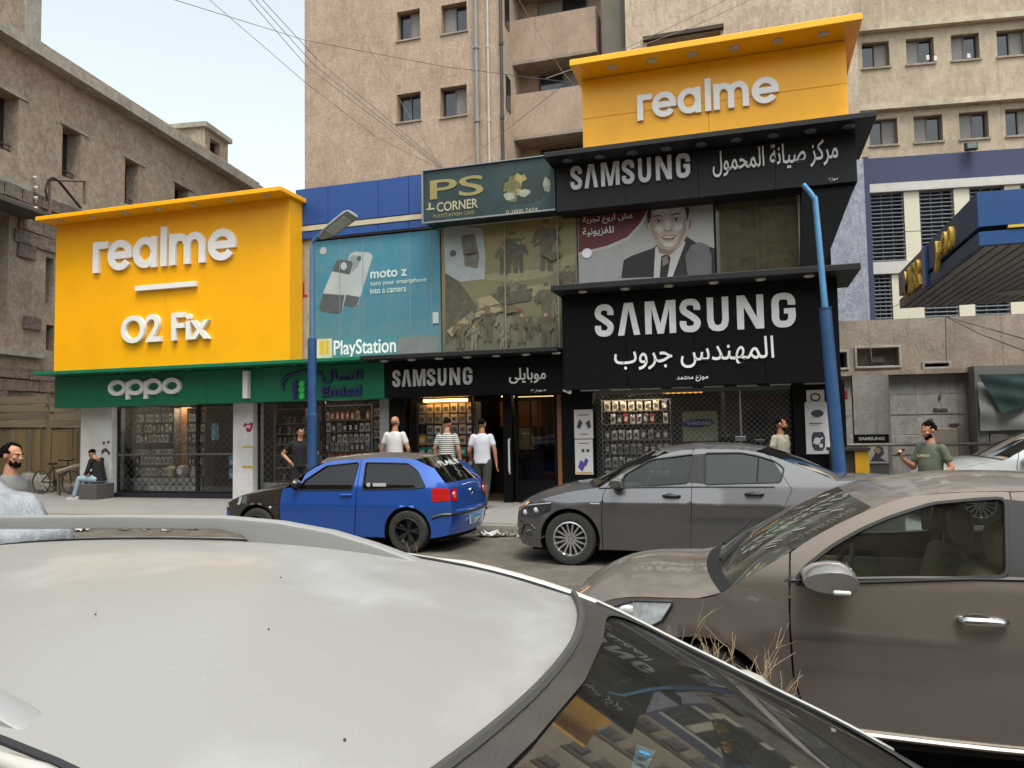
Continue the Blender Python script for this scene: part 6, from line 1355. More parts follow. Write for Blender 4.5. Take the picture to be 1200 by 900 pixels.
c.tube_on('bumper_strip', [(3.47, .47), (3.55, .5), (3.63, .515), (3.72, .515)], .022, trimB, -1, off=.0)
b = MB(); b.tube([c.pt((3.72, .515, 3.81, .515), t/8) for t in range(-8, 9)], .02, 6); obj('bumper_strip', b, trimB, c.root)
pl = MB(); pl.bev(3.80, 3.815, -.22, .22, .33, .46, .006, 1); lp = obj('number_plate', pl, M('plate_white', '#b6bcc0', .4), c.root)
pl = MB(); pl.box(3.816, 3.819, -.21, .21, .41, .455); obj('plate_band', pl, M('plate_blue', '#2f86a8', .4), lp)
def xword(txt, xc, y0, y1, z0, z1, m, par, arabic=False, bold=.02, slope=0):
    if arabic: txt = arab(txt)
    vs, fs = glyphs(txt, bold, 1.); a0, a1, b0, b1 = bb(vs); mb = MB()
    mb.add([(xc+.002*c_+slope*(z0+(e-b0)/(b1-b0)*(z1-z0)), y0+(a-a0)/(a1-a0)*(y1-y0), z0+(e-b0)/(b1-b0)*(z1-z0)) for a, e, c_ in vs], [f[::1] for f in fs]); return obj('lettering', mb, m, par)
xword('5317', 3.818, -.19, -.02, .345, .4, M('plate_ink', '#1c1c1e', .5), lp); xword('قرط'.replace('ق', 'ف').replace('ط', 'س'), 3.818, .02, .19, .34, .4, MATS['plate_ink'], lp, True)
b = MB(); b.lathe([(.035, 0), (.05, .004), (.05, .01), (.035, .012)], (3.75, 0, .78), 'x', 16); b.box(3.75, 3.76, -.035, .035, .77, .79); obj('emblem', b, chrome, c.root)
# lettering on the rear screen and rear side window
vs, fs = glyphs('FLAILY', .02, 1.); a0, a1, b0, b1 = bb(vs); mb = MB(); P0, P1 = Vector((Rr[4][0]+.12, 0, Rr[4][1]+.04)), Vector((3.68, 0, .94)); dn = (P1-P0); nn = Vector((-dn.z, 0, dn.x)).normalized()
mb.add([tuple(P0+dn*(.22+.0)+dn*(1-(e-b0)/(b1-b0))*.17+Vector((0, -.4+(a-a0)/(a1-a0)*.75, 0))+nn*(.006+.002*c_)) for a, e, c_ in vs], fs); obj('screen_lettering', mb, M('white_vinyl', '#a9a9a8', .5), c.root)
q = c.px(432, 568); b = MB(); b.lathe([(0, -.003), (.03, -.003), (.03, .001)], (q[0], -c.w(*q)-.004, q[1]), 'y', 14); obj('sticker', b, MATS['white_vinyl'], c.root)
qa, qb = c.px(437, 570), c.px(453, 566); b = MB(); b.box(qa[0], qb[0], -c.w(*qa)-.004, -c.w(*qa)-.0, qa[1], qb[1]); obj('sticker', b, MATS['white_vinyl'], c.root)
q = c.px(455, 585); b = MB(); q1 = c.px(400, 583)
b.bev(sd_u-.24, sd_u-.07, -c.w(2, .76)-.03, -c.w(2, .76)+.0, .755, .785, .008, 1); obj('door_handle', b, blueP, c.root)
for sd in (-1, 1):
    b = MB(); b.ball((1.42, sd*(c.w(1.4, .9)+.06), .925), (.055, .10, .065), 12); b.bar((1.42, sd*(c.w(1.4, .9)-.02), .88), (1.42, sd*(c.w(1.4, .9)+.05), .9), .03); obj('door_mirror', b, blackCP, c.root, smooth=True)
interior(c, 1.0, 3.4, [(1.9, .98), (2.75, .95)], darkS, dash=1.5); c.steering(1.65, -.35, .84, plastic)
b = MB(); b.tube([(3.1, 0, 1.31), (3.25, 0, 1.42)], .006, 5); obj('aerial', b, trimB, c.root)

# ---------------------------------------------------------------- sedan builder used for the grey saloon, the brown saloon and the white car
def sedan(name, label, paint, W, L, X0, Yc, px_=None, belt=.93, crease=.72, lean=.22, tumble=.42, wheels=(.74, 3.36), wr=.305, roofz=1.37, ws=(1.12, 1.92), rr=(2.95, 3.75), hood=(.66, .93), trunkz=1.0,
          glassm=None, tint=None, seatm=None, spoke='multi', rimm=None, g1=None, g2=None, g3=None, dust_roof=None, wsm=None, pf=.24, seams=None, flip=False, flare=.02, cbulge=.05, nose=.62, roofp=None, bulge=(.17, .2, .16, .055), roofpow=2.4):
    c = Car(name, label, W, L, X0, Yc, belt=belt, crease=crease, lean=lean, tumble=tumble, wheels=wheels, wr=wr, pf=pf, pr=.17, Lf=.8, Lr=.7, flip=flip, flare=flare); c.sill = .2
    bon = [(.17, nose), (.4, nose+.10), (.8, hood[1]-.06), (ws[0], hood[1])]
    roof = roofp or [(ws[0], hood[1]), (ws[0]+.35, hood[1]+.20), (ws[1], roofz-.02), ((ws[1]+rr[0])/2, roofz+.01), (rr[0], roofz-.02), (rr[1]-.4, trunkz+.17), (rr[1], trunkz)]
    tail = [(rr[1], trunkz), (L-.35, trunkz-.01), (L-.12, trunkz-.05), (L-.08, trunkz-.3), (L-.1, .4), (L-.16, .24)]
    cb, cr_, ct = crv(bon, 4), crv(roof, 5), crv(tail, 4)
    fa, ra = c.arch(wheels[0]), c.arch(wheels[1])
    s1, s2, s3 = seams       # front door front edge, B pillar, rear door rear edge (polylines bottom->top)
    def topz(u):
        P_ = cb+cr_+ct
        for a, b_ in zip(P_, P_[1:]):
            if a[0] <= u <= b_[0] and b_[0] > a[0]: return a[1]+(b_[1]-a[1])*(u-a[0])/(b_[0]-a[0])
        return .9
    arcF = [p for p in cb if p[0] < s1[-1][0]]+[p for p in cr_ if p[0] < s1[-1][0]]
    g_ = .006
    c.both('front_wing', arcF+[(s1[-1][0]-g_, topz(s1[-1][0])-.005)]+[(u-g_, z) for u, z in reversed(s1[:-1])]+fa+[(.26, .4), (.24, .5), (.16, .52)], paint)
    c.both('front_bumper', [(.155, .512), (.235, .492), (.255, .4)]+[p for p in fa if p[0] < .5 and p[1] < .4]+[(.3, .2), (.2, .24), (.15, .35)], paint)
    def door(a, b_, nm, hole):
        ar = [p for p in cr_ if a[-1][0]+.01 < p[0] < b_[-1][0]-.01]
        c.both(nm, [(u+g_*.5, z) for u, z in a[:-1]]+[(a[-1][0]+g_*.5, topz(a[-1][0])-.004)]+ar+[(b_[-1][0]-g_*.5, topz(b_[-1][0])-.004)]+[(u-g_*.5, z) for u, z in reversed(b_[:-1])], paint, holes=[smooth_poly(h) for h in hole])
    door(s1, s2, 'front_door', [g1]); door(s2, s3, 'rear_door', [g2] if g3 is None or True else [g2])
    qt = [p for p in cr_ if p[0] > s3[-1][0]+.01]+ct
    c.both('rear_quarter', [(u+g_*.5, z) for u, z in s3[:-1]]+[(s3[-1][0]+g_*.5, topz(s3[-1][0])-.004)]+qt+[(L-.3, .22)]+ra, paint)
    for g in (g1, g2)+((g3,) if g3 else ()):
        for o in c.both('side_window', g, glassm if g is g1 else (tint or glassm), off=-.012): pass
        for sd in (-1, 1): c.tube_on('window_seal', smooth_poly(g), .011, trimB, sd, closed=True)
    b = MB(); 
    for sd in (-1, 1):
        b = MB(); P_ = [(s2[-1][0]-.05, g2[0][1]+.02), (s2[-1][0]+.05, g2[0][1]+.02), (s2[-1][0]+.04, roofz-.06), (s2[-1][0]-.06, roofz-.06)]
        c.skin('pillar_trim', [(g1[-1][0]+.0, g1[-1][1]+.005), (g2[-1][0]-.0, g2[-1][1]+.005), (g2[0][0], g2[0][1]-.005), (g1[-2][0], g1[-2][1]-.005)], trimB, side=sd, off=.003)
    roofm = dust_roof or paint
    b0, b1, b2, zc = bulge; T0 = topz
    def run(uE0, uE1, uC0, uC1, zc0, zc1, n_, nm, m, arch_=0.):
        out = []
        for i in range(n_): f_ = i/n_; uE = uE0+(uE1-uE0)*f_; out.append((uE, T0(uE)+.002, uC0+(uC1-uC0)*f_, T0(uE)*0+zc0+(zc1-zc0)*f_+arch_*sin(pi*f_), nm, m))
        return out
    um = (ws[1]+rr[0])/2; uf, ur = ws[1]-.02-b1, rr[0]+b2; zm = T0(um)+zc+.012; ka = (zm-(T0(ws[1]-.02)+zc*.8))/(um-uf)**2; kb_ = (zm-(T0(rr[0])+zc*.8))/(ur-um)**2
    zr0, zr1 = zm-ka*(uf-um)**2, zm-kb_*(ur-um)**2
    def roofrun(uE0, uE1, uC0, uC1, n_):
        out = []
        for i in range(n_): f_ = i/n_; uE, uC = uE0+(uE1-uE0)*f_, uC0+(uC1-uC0)*f_; out.append((uE, T0(uE)+.002, uC, zm-(ka if uC < um else kb_)*(uC-um)**2, 'roof', roofm))
        return out
    keys = [(.22, .2, .07, .2, 'front_skirt', paint), (.16, .42, .0, .42, 'front_skirt', paint), (.165, .5, .02, .5, 'grille', trimB), (.165, .6, .04, .61, 'bonnet_lip', paint), (.175, nose+.005, .08, nose+.05, 'bonnet', paint), *[(u_, T0(u_)+.003, .08+(u_-.175)/(ws[0]-.05-.175)*(ws[0]-.07-b0-.08), T0(u_)+.05+.012*sin(pi*(u_-.175)/(ws[0]-.2)), 'bonnet', paint) for u_ in [.175+(ws[0]-.225)*q/7 for q in range(1, 7)]], (ws[0]-.05, T0(ws[0]-.05)+.002, ws[0]-.07-b0, T0(ws[0]-.05)+.045, 'cowl', trimB)]
    keys += run(ws[0], ws[1]-.02, ws[0]-b0, ws[1]-.02-b1, T0(ws[0])+.04, zr0, 6, 'windscreen', wsm or glassm, .02)
    keys += roofrun(ws[1]-.02, um, uf, um, 5)+roofrun(um, rr[0], um, ur, 5)
    keys += run(rr[0], rr[1], rr[0]+b2, rr[1]+.08, zr1, trunkz+.035, 6, 'rear_screen', tint or glassm, .02)
    keys += [(rr[1], trunkz+.002, rr[1]+.08, trunkz+.035, 'boot_lid', paint), (L-.13, trunkz-.048, L-.04, trunkz+.02, 'boot_panel', paint), (L-.085, trunkz-.3, L-.02, trunkz-.3, 'rear_bumper', paint), (L-.1, .45, L, .45, 'rear_bumper', paint), (L-.16, .24, L-.07, .24, '', None)]
    c.top(keys, p=roofpow); c.wk = [q[:4] for q in keys if q[4] == 'windscreen']+[(uf*0+ws[1]-.02, T0(ws[1]-.02)+.002, uf, zr0)]
    for u in wheels:
        for sd in (-1, 1): c.wheel(u, sd, spoke, rimm or rimS)
    b = MB(); b.box(.3, L-.3, -.6, .6, .14, .22); obj('underbody', b, seamB, c.root)
    for sd in (-1, 1): c.skin('inner_shell', [(.2, .25), (.2, nose-.05)]+[(p[0], p[1]-.03) for p in cb if p[0] > .3]+[(ws[0], belt-.06), (rr[1], belt-.06), (L-.2, trunkz-.1), (L-.2, .26)]+c.arch(wheels[1], 8, .08)+c.arch(wheels[0], 8, .08), seamB, side=sd, off=-.02, grid=.15, step=.15)
    interior(c, ws[0]-.15, rr[1], [(ws[1]+.15, belt+.12), (ws[1]+1.0, belt+.08)], seatm or darkS, dash=ws[0]+.35)
    c.steering(ws[0]+.5, -.37, belt-.03, plastic)
    c.topz = topz; c.ws = ws; return c
greyP = M('grey_car_paint', '#636366', .28, .8, var=.03, vs=3, coat=1., dust=.35, dustcol='#8b8378')
fg = glass('fiat_glass', (.5, .6, .57), 1.6, .03); fg2 = glass('fiat_tint', (.05, .05, .055), 2.2, .02)
fx0, fyc, fW = -2.98, 9.98, 1.76
cc = Car('parked_car', 'x', fW, 4.6, fx0, fyc, belt=.93, crease=.74, lean=.32, tumble=.35); COL.objects.unlink(cc.root); bpy.data.objects.remove(cc.root)
fpx = lambda L_: [cc.px(*p) for p in L_]
s1 = fpx([(707, 643), (706, 600), (707, 578)]); s1 = [(s1[0][0], .2), (s1[1][0]-.01, .55), (s1[2][0]+.0, .86), (1.36, 1.0)]
sB = cc.px(811, 600)[0]
s2 = [(sB-.03, .2), (sB-.01, .6), (sB, .93), (sB+.02, 1.36)]
s3 = [(3.12, .2), (3.14, .45), (3.3, .75), (3.38, .93), (3.15, 1.24)]
G1 = fpx([(729, 571.5), (731, 557), (763, 538.5), (813.5, 532), (806, 566)]); G2 = fpx([(826, 531), (867.5, 530.5), (887.5, 534.0), (908, 540.5), (919, 549), (914.5, 565), (826, 567.5)])
G1 = [G1[0], G1[1], G1[2], G1[3], G1[4]]
G2o = [G2[0]]+G2[1:]
fi = sedan('parked_car', 'dusty grey four door saloon parked at the kerb in front of the lattice grille', greyP, fW, 4.6, fx0, fyc, belt=.93, crease=.74, lean=.32, tumble=.35, wheels=(.84, 3.5), wr=.315, roofz=1.365, ws=(1.2, 2.05), rr=(3.0, 3.85), nose=.66, hood=(.66, .93), trunkz=1.02,
           glassm=fg, tint=fg2, g1=G1, g2=G2o, seams=(s1, s2, s3), rimm=rimS, seatm=darkS, dust_roof=None)
q = cc.px(888, 548); 
for sd in (-1, 1):
    a_ = fpx([(889, 536), (887, 565)]); fi.tube_on('window_divider', [a_[0], a_[1]], .01, trimB, sd)
def lamp_poly(c, L_, m, nm='headlight', off=.01, sd=-1): return c.skin(nm, L_, m, side=sd, off=off, grid=.04, step=.03)
hl = M('headlamp_dark', '#3b3f44', .08, .5, coat=1., var=.5, vs=22)
for sd in (-1, 1):
    o = lamp_poly(fi, [(.17, .64), (.3, .70), (.62, .74), (.6, .66), (.42, .585), (.2, .56)], hl, sd=sd)
    fi.tube_on('lamp_rim', [(.18, .64), (.3, .705), (.62, .745)], .008, chrome, sd, off=.01)
    for (u, z, r_) in ((.27, .62, .035), (.42, .655, .035)): b = MB(); b.ball((u, sd*(fi.w(u, z)+.008), z), (r_, .012, r_), 10); obj('lamp_lens', b, M('lamp_white', '#c9ccd0', .1, .2, coat=1), o, smooth=True)
    b = MB(); b.ball((.32, sd*(fi.w(.32, .36)+.0), .37), (.06, .012, .04), 12); obj('fog_lamp', b, hl, fi.root, smooth=True)
    fi.tube_on('fog_surround', [(.2, .34), (.24, .45), (.33, .47), (.4, .42)], .01, trimB, sd)
    lamp_poly(fi, [(4.1, .95), (4.46, .93), (4.5, .78), (4.2, .8)], tl, 'tail_lamp', sd=sd)
    fi.tube_on('belt_strip', [(1.2, .925), (2.0, .945), (3.2, .955)], .008, trimB, sd, off=.008)
def handle(c, u, z, m, sd=-1, cup=True, ln=.2):
    y = sd*(c.w(u, z)); 
    if cup: b = MB(); b.ball((u-.02, y-sd*.0, z-.005), (.06, .006, .035), 12); obj('handle_recess', b, M('recess_dark', '#1d1c1c', .5), c.root, smooth=True)
    b = MB(); b.tube([(u-ln/2, y+sd*.012, z), (u-ln/2+.03, y+sd*.04, z), (u+ln/2-.03, y+sd*.04, z), (u+ln/2, y+sd*.012, z)], [.012, .019, .019, .012], 8); obj('door_handle', b, m, c.root, smooth=True)
for sd in (-1, 1): q = cc.px(740+40, 582); handle(fi, *cc.px(787, 581), trimB, sd); handle(fi, *cc.px(884, 579), trimB, sd)
def mirror(c, u, z, m1, m2, sd=-1, sc_=1., lamp=None, xs=1.):
    y = sd*(c.w(u, z)+.12*sc_); 
    b = MB(); n_ = 10; rings = []
    for i in range(n_+1):
        t = i/n_; hh = .075*sc_*(1-(2*t-1)**4*.45)*(.8+.2*t); cx = -.02
        rings.append([(u+sc_*xs*(-.055*cos(a)-.03*max(0, cos(a))), y+sd*(t-.5)*.22*sc_, z+hh*sin(a)) for a in [2*pi*k/14 for k in range(14)]])
    b.add([v for r_ in rings for v in r_], [(i*14+k, i*14+(k+1) % 14, (i+1)*14+(k+1) % 14, (i+1)*14+k) for i in range(n_) for k in range(14)]+[tuple(range(14))[::-1], tuple(n_*14+k for k in range(14))])
    mo = obj('door_mirror', b, m1, c.root, smooth=50)
    b = MB(); b.bar((u, sd*(c.w(u, z-.08)-.02), z-.07*sc_), (u, y-sd*.02, z-.06*sc_), .05*sc_, .04*sc_); obj('mirror_foot', b, m2, mo)
    b = MB(); b.bev(u+.05*sc_, u+.056*sc_, y-.09*sc_, y+.09*sc_, z-.055*sc_, z+.055*sc_, .003, 1); obj('mirror_glass', b, chrome, mo)
    if lamp: b = MB(); b.bev(u-.078*sc_, u-.03*sc_, y+sd*.02*sc_, y+sd*.085*sc_, z-.028*sc_, z-.014*sc_, .004, 1); obj('indicator', b, lamp, mo)
mq = cc.px(727, 570)
for sd in (-1, 1): mirror(fi, mq[0]-.02, .99, greyP, trimB, sd)
q = cc.px(697, 591); b = MB(); b.bev(q[0]-.06, q[0]+.06, -fi.w(*q)-.006, -fi.w(*q)+.003, q[1]-.012, q[1]+.015, .004, 1); obj('side_repeater', b, chrome, fi.root)
b = MB(); b.bev(3.0, 3.12, -.03, .03, 1.435, 1.475, .012); obj('shark_fin', b, trimB, fi.root)
for y0_ in (-.3, .25):
    b = MB(); b.bar((1.02, y0_, .985), (1.32, y0_+.5, 1.07), .018); obj('wiper', b, trimB, fi.root)

# ---------------------------------------------------------------- the brown saloon in the right foreground
brownP = M('brown_car_paint', '#7c746f', .28, .8, var=.03, vs=3, coat=1., dust=.55, dustcol='#8f877b')
bg_ = glass('brown_side_glass', (.74, .82, .77), 1.3, .05); bws = glass('brown_windscreen', (.45, .52, .48), .75, .30, '#77746a'); btint = glass('brown_rear', (.2, .22, .22), 1.3, .1)
bx0, byc, bW = -1.05, 4.62, 1.62
cc = Car('parked_car', 'x', bW, 4.3, bx0, byc, belt=.9, crease=.66, lean=.16, tumble=.38, Lf=.8); bpy.data.objects.remove(cc.root)
fpx = lambda L_: [cc.px(*p) for p in L_]
G1 = fpx([(930, 684), (943, 665), (975, 640), (1010, 620), (1042.5, 606), (1092, 590), (1146, 585.0), (1178, 583.5), (1180, 676)])
s1p = fpx([(948, 842), (930, 790), (926, 735), (925.5, 690)])
s1 = [(s1p[0][0], .26), (s1p[1][0], s1p[1][1]), (s1p[2][0], s1p[2][1]), (s1p[3][0], s1p[3][1]), (s1p[3][0]+.01, .91)]
sB = cc.px(1197, 640)[0]

s2 = [(sB-.05, .26), (sB-.02, .6), (sB, .9), (sB-.01, 1.33)]
s3 = [(2.78, .26), (2.8, .5), (3.02, .75), (3.1, .92), (2.95, 1.22)]
G2 = [(sB+.06, 1.293), (2.6, 1.27), (2.86, 1.17), (3.0, 1.02), (2.95, .985), (sB+.03, .972)]
rp = [(.93, .885), (1.155, 1.02), (1.395, 1.164), (1.656, 1.281), (1.84, 1.317), (2.214, 1.33), (2.75, 1.30), (3.25, 1.12), (3.6, .99)]
bw = sedan('parked_car', 'dusty brown saloon in the right foreground, its front wheel hidden by the nearest car', brownP, bW, 4.25, bx0, byc, belt=.9, crease=.66, lean=.16, tumble=.38, wheels=(.77, 3.2), wr=.30, roofz=1.335, ws=(.93, 1.60), rr=(2.75, 3.6), nose=.70, hood=(.69, .885), trunkz=.99,
           glassm=bg_, tint=btint, wsm=bws, g1=G1, g2=G2, seams=(s1, s2, s3), rimm=rimS, seatm=beigeS, roofp=rp, bulge=(.08, .07, .16, .045))
hlc = M('headlamp_clear', '#c6ccd0', .08, .5, coat=1., var=.4, vs=14)
HP = fpx([(701, 716), (745, 703), (788, 699), (788, 708), (776, 727), (748, 741), (713, 736)]); HP = [(max(u, .17), min(z, bw.topz(max(u, .17))-.012)) for u, z in HP]
for sd in (-1, 1):
    o = lamp_poly(bw, HP, hlc, sd=sd, off=.012); bw.tube_on('lamp_rim', HP, .006, trimB, sd, off=.012, closed=True)
    b = MB(); m_ = HP[1]; b.ball((HP[0][0]+.16, sd*(bw.w(HP[0][0]+.16, .75)+.0), .745), (.05, .022, .03), 12); obj('lamp_lens', b, MATS['lamp_white'], o, smooth=True)
    q = cc.px(1150, 727); handle(bw, q[0], q[1], chrome, sd, True, .19)
    q = cc.px(969, 671); mirror(bw, q[0]+.02, q[1]+.0, M('mirror_grey', '#7d7a76', .3, .6, coat=.6), trimB, sd, 1.12, lamp=None, xs=1.45)
    y_ = sd*(bw.w(q[0]+.02, q[1])+.12*1.12+.1); b = MB(); b.bev(q[0]+.0, q[0]+.075, y_-.03, y_+.03, q[1]-.05, q[1]-.028, .01, 2); obj('mirror_indicator', b, M('indicator_lens', '#c9cac8', .15), bw.root)
    bw.tube_on('sill_trim', [(1.26, .27), (2.0, .25), (2.8, .26)], .012, brownP, sd, off=.012)
    bw.tube_on('belt_moulding', [(1.2, .925), (1.7, .955), (sB, .965)], .008, trimB, sd, off=.006)
    b = MB(); P_ = [(1.16, sd*(bw.w(1.16, .93)+.003), .915), (1.26, sd*(bw.w(1.26, .93)+.003), .925), (1.27, sd*(bw.w(1.27, 1.0)+.003), .99)]; b.face(P_ if sd < 0 else P_[::-1]); obj('corner_trim', b, trimB, bw.root)
for (y0_, dy) in ((-.45, .5), (.12, .5)): b = MB(); b.bar((.87, y0_, .955), (1.02, y0_+dy, 1.035), .016); obj('wiper', b, trimB, bw.root)
b = MB()
for i in range(26): b.bev(.66+.0, .67, -.6+i*.046, -.58+i*.046, .925, .94, .002, 1)
b = MB(); b.ball((1.2, .0, 1.045), (.09, .10, .055), 12); b.v = [(x+random.uniform(-.012, .012), y+random.uniform(-.012, .012), z+random.uniform(-.012, .012)) for x, y, z in b.v]
solo('tissue_bundle', b, M('mint_plastic', '#8fb8a4', .5, var=.15, vs=20), 'crumpled mint green bundle lying behind the windscreen of the brown saloon', 'bundle', (0, 0, 0)); bpy.data.objects['tissue_bundle'].location = (bx0, byc, 0)
for i in range(14):
    pass
# chalk-like streaks left by wiping on screen and roof
chalk = M('dust_smear', '#7d786e', .9)
rnd = random.Random(4)
def wsp(c, f_, t_, up_=.004):       # a point on a car's windscreen, f 0 at the bonnet, 1 at the roof
    def E_(f): i = min(max(f, 0), .9999)*(len(c.wk)-1); j = int(i); r_ = i-j; return tuple(a*(1-r_)+b_*r_ for a, b_ in zip(c.wk[j], c.wk[j+1]))
    a_, b_ = E_(f_-.03), E_(f_+.03); n_ = Vector((-(b_[3]-a_[3]), 0, b_[2]-a_[2])).normalized(); return Vector(c.pt(E_(f_), t_))+n_*up_
def smear(c, n_, name='dust_smears'):
    b = MB()
    for i in range(n_):
        f_ = rnd.uniform(.2, .88); t_ = rnd.uniform(-.8, .3); P_ = [wsp(c, f_+.018*j, t_-.02*j, .003) for j in range(5)]; w_ = rnd.uniform(.004, .011)
        for p, q in zip(P_, P_[1:]):
            sd = (q-p).cross(Vector((-.5, 0, 1))).normalized()*w_; b.face([p-sd, q-sd, q+sd, p+sd])
    obj(name, b, chalk, c.root, stuff=True)
smear(bw, 12)
# ---------------------------------------------------------------- the white car at the right edge
whiteP = M('white_car_paint', '#b9bcbc', .3, 0., coat=1., dust=.25)
wx0, wyc = 2.3, 13.47
G1w = [(1.45, .97), (1.6, 1.08), (1.95, 1.26), (2.3, 1.31), (2.28, .98)]; G2w = [(2.4, 1.31), (2.9, 1.30), (3.25, 1.12), (3.2, .99), (2.38, .98)]
wc_ = sedan('parked_car', 'white saloon at the right edge, parked beyond the brown saloon', whiteP, 1.74, 4.5, wx0, wyc, wheels=(.8, 3.45), wr=.31, roofz=1.36, ws=(1.15, 2.0), rr=(3.0, 3.8), nose=.66, hood=(.66, .94), trunkz=1.02,
            glassm=bg_, tint=fg2, g1=G1w, g2=G2w, seams=([(1.3, .2), (1.28, .5), (1.28, .85), (1.33, 1.02)], [(2.32, .2), (2.33, .6), (2.34, .93), (2.35, 1.35)], [(3.1, .2), (3.12, .45), (3.35, .8), (3.4, .93), (3.2, 1.24)]), rimm=rimS, seatm=darkS)
wc_.root.location.z = .15
for sd in (-1, 1):
    mirror(wc_, 1.42, .93, M('silver_mirror', '#a5a7a8', .3, .5), trimB, sd); handle(wc_, 2.15, .87, trimB, sd); handle(wc_, 3.15, .88, trimB, sd)
    lamp_poly(wc_, [(.17, .64), (.3, .70), (.62, .74), (.6, .66), (.42, .585), (.2, .56)], hl, sd=sd); lamp_poly(wc_, [(4.1, .95), (4.38, .93), (4.41, .78), (4.15, .8)], tl, 'tail_lamp', sd=sd)

# ---------------------------------------------------------------- the pale car the photographer looks across
pearlP = M('pearl_car_paint', '#aaa9a5', .34, .12, var=.02, vs=2, coat=.8, dust=.5, dustcol='#aba497')
roofP = bpy.data.materials.new('pearl_roof_paint'); MATS['pearl_roof_paint'] = roofP; roofP.use_nodes = True
k = N(roofP); bs2 = roofP.node_tree.nodes['Principled BSDF']; tc = k.n('TexCoord')
n1 = k.n('TexNoise', i_Scale=1.3, i_Detail=4.); k.l(tc.outputs['Object'], n1.inputs[0]); n2 = k.n('TexNoise', i_Scale=60., i_Detail=6., i_Roughness=.7); k.l(tc.outputs['Object'], n2.inputs[0])
vo = k.n('TexVoronoi', i_Scale=38., feature='DISTANCE_TO_EDGE'); mp = k.n('Mapping'); mp.inputs['Scale'].default_value = (1, .35, 1); mp.inputs['Rotation'].default_value = (0, 0, .7); k.l(tc.outputs['Object'], mp.inputs[0])
n3 = k.n('TexNoise', i_Scale=9., i_Detail=7., i_Roughness=.75); k.l(mp.outputs[0], n3.inputs[0])
r1 = k.n('MapRange', i_1=.47, i_2=.52); k.l(n1.outputs[0], r1.inputs[0]); r2 = k.n('MapRange', i_1=.35, i_2=.75, i_3=0., i_4=1.); k.l(n3.outputs[0], r2.inputs[0])
mu = k.n('Math', operation='MULTIPLY'); k.l(r1.outputs[0], mu.inputs[0]); k.l(r2.outputs[0], mu.inputs[1])
mxa = k.n('MixRGB'); mxa.inputs[1].default_value = lin('#868480')+(1,); mxa.inputs[2].default_value = lin('#9a9a99')+(1,); k.l(mu.outputs[0], mxa.inputs[0])
r3 = k.n('MapRange', i_1=.6, i_2=.75, i_3=0., i_4=.14); k.l(n2.outputs[0], r3.inputs[0]); mxb = k.n('MixRGB'); mxb.inputs[2].default_value = lin('#cbc9c4')+(1,); k.l(r3.outputs[0], mxb.inputs[0]); k.l(mxa.outputs[0], mxb.inputs[1]); k.l(mxb.outputs[0], bs2.inputs['Base Color'])
rr_ = k.n('MapRange', i_3=.6, i_4=.75); k.l(mu.outputs[0], rr_.inputs[0]); k.l(rr_.outputs[0], bs2.inputs['Roughness']); bs2.inputs['Coat Weight'].default_value = .4; bs2.inputs['Coat Roughness'].default_value = .22; bs2.inputs['Coat IOR'].default_value = 1.5
wsG = glass('near_windscreen', (.32, .34, .33), .26, .08, '#8b887f'); sideG = glass('near_side_glass', (.2, .22, .22), 1.2, .1)
X0n, Ycn, Wn = 1.50, 1.13, 1.54
us = lambda X: X0n-X
rpn = [(us(.36), .885), (us(.18), .99), (us(.01), 1.075), (us(-.16), 1.16), (us(-.40), 1.272), (us(-.72), 1.345), (us(-1.2), 1.378), (us(-1.95), 1.35), (us(-2.5), 1.25), (us(-2.8), 1.1)]
u0 = rpn[0][0]
G1n = [(1.5, .93), (1.75, 1.07), (1.98, 1.20), (2.2, 1.275), (2.42, 1.29), (2.4, .95)]; G2n = [(2.52, 1.30), (3.2, 1.29), (3.5, 1.22), (3.45, .97), (2.5, .95)]
nr = sedan('parked_car', 'dusty pearl white estate car with silver roof rails filling the lower left foreground', pearlP, Wn, 4.35, X0n, Ycn, belt=.88, crease=.66, lean=.16, tumble=.40, wheels=(.78, 3.35), wr=.31, roofz=1.37, ws=(u0, us(-.42)), rr=(us(-2.1), us(-2.8)), nose=.64, hood=(.62, .885), trunkz=1.1,
           glassm=sideG, tint=sideG, wsm=wsG, g1=G1n, g2=G2n, seams=([(1.35, .2), (1.3, .5), (1.32, .85), (1.36, 1.0)], [(2.44, .2), (2.45, .6), (2.46, .93), (2.46, 1.36)], [(3.0, .2), (3.05, .45), (3.6, .8), (3.65, .95), (3.6, 1.3)]), rimm=rimS, seatm=darkS, roofp=rpn, bulge=(.10, .11, .1, .02), roofpow=2.0, dust_roof=roofP, flip=True)
for sd in (-1, 1): mirror(nr, 1.55, .98, pearlP, trimB, sd); handle(nr, 2.25, .84, pearlP, sd, False); handle(nr, 3.4, .86, pearlP, sd, False)
